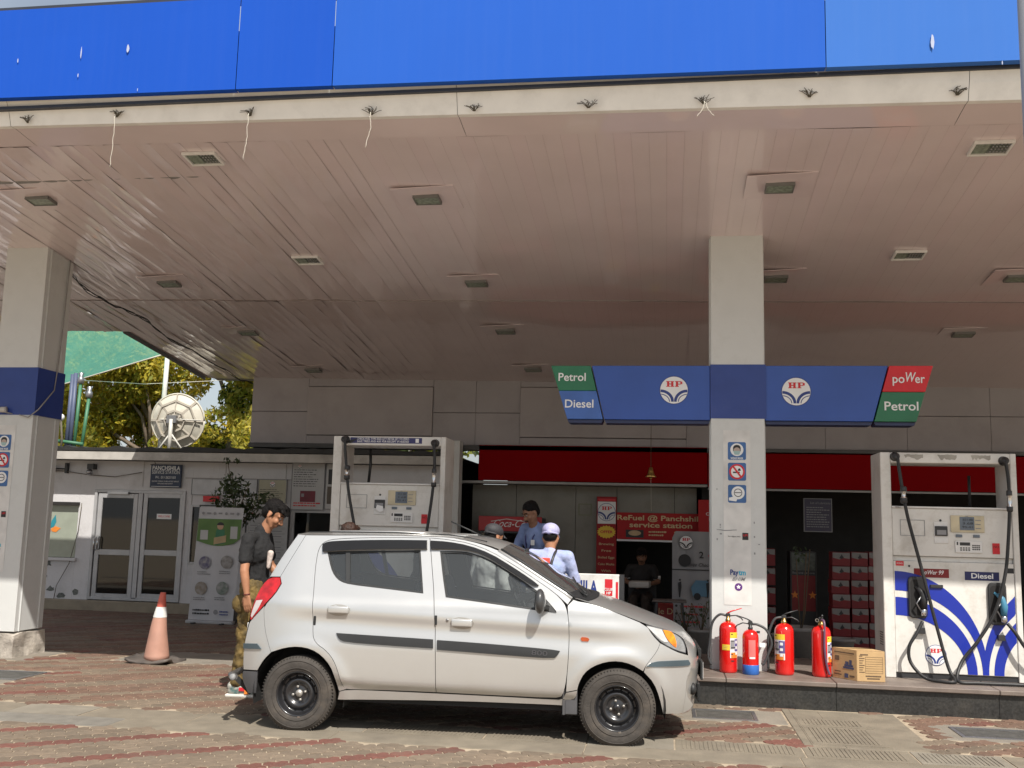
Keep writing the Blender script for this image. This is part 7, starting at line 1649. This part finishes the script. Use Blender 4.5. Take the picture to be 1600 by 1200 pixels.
SHOEM = mat('shoe_multi', (.50, .46, .40), .6, col2=(.05, .14, .14), vscale=22)
# young man behind the car, looking down
fp = at_z(383, 1088)
t, T, s = person('young man in charcoal T-shirt and khaki cargo trousers looking down behind the car', (fp.x-.02, fp.y+.10, 0), math.radians(3), 1.73,
    dict(hp=.62, head=(.145, 0, 1.56), neck=(.04, 0, 1.41), chest=(.025, 0, 1.23), waist=(.02, 0, 1.06), sh=(.02, .185, 1.345), shR=(-.005, -.195, 1.335), elR=(.005, -.275, 1.07), wrR=(.045, -.285, .865), hdR=((.12, 0, -1), (.2, 1, 0)),
         elL=(.06, .24, 1.10), wrL=(.22, .22, .93), knR=(-.01, -.11, .50), knL=(.06, .10, .50), anR=(-.06, -.12, .085), anL=(.07, .12, .085)), CHAR, KHAKI, SKIN, (HAIRB, 'thick'), None, SHOEM, 'short', .0062, shirtcat='tshirt')
pk = Body(); pk.ball((-.05, -.155, .80), (.085, .045, .085)); pk.ball((-.01, -.13, .55), (.085, .05, .09)); pk.done('cargo_pocket', KHAKI, t, .008, 2, .02, .05)
mb = MB(); mb.tube([(.045*s+.027*math.cos(a), -.285*s+.027*math.sin(a), .875*s+.004*math.cos(a)) for a in [2*PI*k/16 for k in range(17)]], .0042, 6); mb.build('bracelet', mat('bracelet_red', (.10, .01, .012), .5), t)
pr2 = Body(); pr2.cap((.153, -.085, 1.12), (.163, -.075, 1.24), .018, .030, flat=((0, 1, 0), .9)); pr2.done('shirt_print', mat('shirt_print', (.50, .42, .38), .7, var=.3, vscale=40), t, .006, 1)
mb = MB(); 
for sy, m_ in ((-1, 0),): mb.box(-.02, .06, -.175, -.168, .055, .085, m=0); mb.box(.03, .07, -.176, -.169, .03, .065, m=1)
mb.build('shoe_flash', [PR, PO], t)
BLUES = mat('uniform_blue', (.19, .25, .44), .75, var=.18, vscale=7, bump=.2, bscale=150); LBLUE = mat('uniform_light', (.30, .39, .62), .8, var=.14, vscale=5, col2=(.40, .39, .56), bump=.2, bscale=150); NAVYT = mat('uniform_navy', (.02, .03, .08), .8)
# attendant seen from behind
Ya = 9.45; a = at_v(868, 816, Ya)
t, T, s = person('pump attendant seen from behind in light blue shirt and lavender cap', (a.x-.05, Ya, 0), math.radians(84), a.z/1.70*1.70,
    dict(hp=.22, head=(.045, 0, 1.555), elR=(.05, -.255, 1.13), wrR=(.24, -.08, 1.08), elL=(.06, .26, 1.10), wrL=(.27, .14, 1.02), chest=(-.01, 0, 1.25), sh=(-.01, .185, 1.365)), LBLUE, NAVYT, SKIN, None, mat('cap_lavender', (.40, .39, .60), .7, var=.05), None, 'long', .010)
MB().box(-.166*s, -.128*s, -.035*s, .065*s, 1.16*s, 1.35*s).build('back_patch', mat('patch_red', (.75, .09, .06), .6), t, bevel=.004)
o = text('HP', 0, 0, 0, .05, PW, t); o.rotation_euler = (0, 0, -PI/2); o.location = (-.168*s, .02*s, 1.22*s)
sp = [(-.02, -.075, 1.42), (-.10, -.075, 1.40), (-.160, -.06, 1.32), (-.172, -.035, 1.18), (-.17, .0, 1.02), (-.15, .05, .92)]
MB().tube([Vector(q)*s for q in sp], .013, 6).build('sling_strap', BLKPL, t)
# manager facing us, looking down
Ym = 10.85; a = at_v(836, 783, Ym); zb_ = .23
t, T, s = person('moustached dark-haired man in blue uniform shirt looking down', (a.x+.02, Ym, zb_), math.radians(-125), 1.70*(a.z-zb_)/1.665*.985,
    dict(hp=.55, hy=-.25, head=(.10, 0, 1.555), neck=(.03, 0, 1.40), elR=(.07, -.25, 1.13), wrR=(.26, -.14, 1.02), elL=(.05, .26, 1.12), wrL=(.22, .18, .98)), BLUES, NAVYT, SKIN2, (HAIRB, 'mou'), None, None, 'long', .009)
MB().tube([Vector((.02, -.075, 1.40))*s, Vector((.118, -.06, 1.28))*s, Vector((.138, -.02, 1.12))*s, Vector((.138, .02, 1.12))*s, Vector((.118, .06, 1.28))*s, Vector((.02, .075, 1.40))*s], .008, 5).build('lanyard', mat('lanyard_dark', (.03, .03, .12), .6), t)
o = MB().box(.135*s, .145*s, .05*s, .10*s, 1.19*s, 1.25*s).build('pocket_badge', PW, t)
# man in dark cap seen through the car windows
Yk = 9.55; a = at_v(767, 811, Yk)
t, T, s = person('man in white shirt and dark cap seen behind the car roof', (a.x, Yk, 0), math.radians(50), a.z/1.70*1.67,
    dict(hp=.25, head=(.05, 0, 1.55)), mat('shirt_white', (.62, .62, .60), .7, var=.08, vscale=5), NAVYT, SKIN, None, mat('cap_dark', (.035, .035, .04), .7, var=.1), None, 'long', .011)
# henna haired man low behind the rear roof
Yh = 9.2; a = at_v(545, 812, Yh)
t, T, s = person('reddish brown head of hair just showing above the rear of the car roof', (a.x, Yh, 0), math.radians(80), a.z/1.70*1.67,
    dict(hp=.2, head=(.03, 0, 1.57)), mat('shirt_grey', (.10, .10, .11), .8), NAVYT, SKIN, (HAIRH, 'thick'), None, None, 'short', .011)
# person sitting in the dark hatch
Ys = 16.0; a = at_v(1003, 868, Ys)
t, T, s = person('person in dark clothes with white cuffs sitting in the hatch under the red sign', (a.x, Ys, -.15), math.radians(-95), 1.62,
    dict(hp=.35, head=(.06, 0, 1.33), neck=(.01, 0, 1.17), chest=(.0, 0, 1.02), waist=(0, 0, .82), sh=(0, .18, 1.14), hipz=.70, elR=(.05, -.27, .93), wrR=(.24, -.10, .88), elL=(.05, .27, .93), wrL=(.24, .10, .88), knR=(.36, -.1, .66), knL=(.36, .1, .66), anR=(.36, -.1, .28), anL=(.36, .1, .28)),
    mat('shirt_black', (.02, .018, .018), .8), mat('trouser_brown', (.03, .02, .015), .8), SKIN2, (HAIRB, 'thick'), None, None, 'short', .011)
for sy in (-1, 1): MB().lathe([(.055, -.03), (.06, 0), (.058, .03)], (0.02*s, sy*.245*s, .99*s), 12).build('cuff', PW, t)
MB().box(.12, .38, -.16, .16, .80, .90).build('folded_cloth', mat('cloth_pale', (.5, .48, .45), .8), t, bevel=.03, seg=2, jit=.01)
pc = thing('plastic_chair', 'dark chair under the person sitting in the hatch', 'chair', (a.x, Ys+.05, 0)); MB().box(-.22, .22, -.25, .2, .40, .43).build('seat', BLKPL, pc, bevel=.01); MB().box(-.22, .22, .2, .23, .43, .85).build('backrest', BLKPL, pc, bevel=.01)
for sx in (-1, 1):
    for sy_ in (-.22, .18): MB().box(sx*.2-.015, sx*.2+.015, sy_-.015, sy_+.015, 0, .40).build('leg', BLKPL, pc)
# tidy: only top-level things carry a category
for o in bpy.data.objects:
    if o.parent is not None and 'category' in o: del o['category']
    if o.parent is not None and o.get('label') is None and 'label' in o: del o['label']
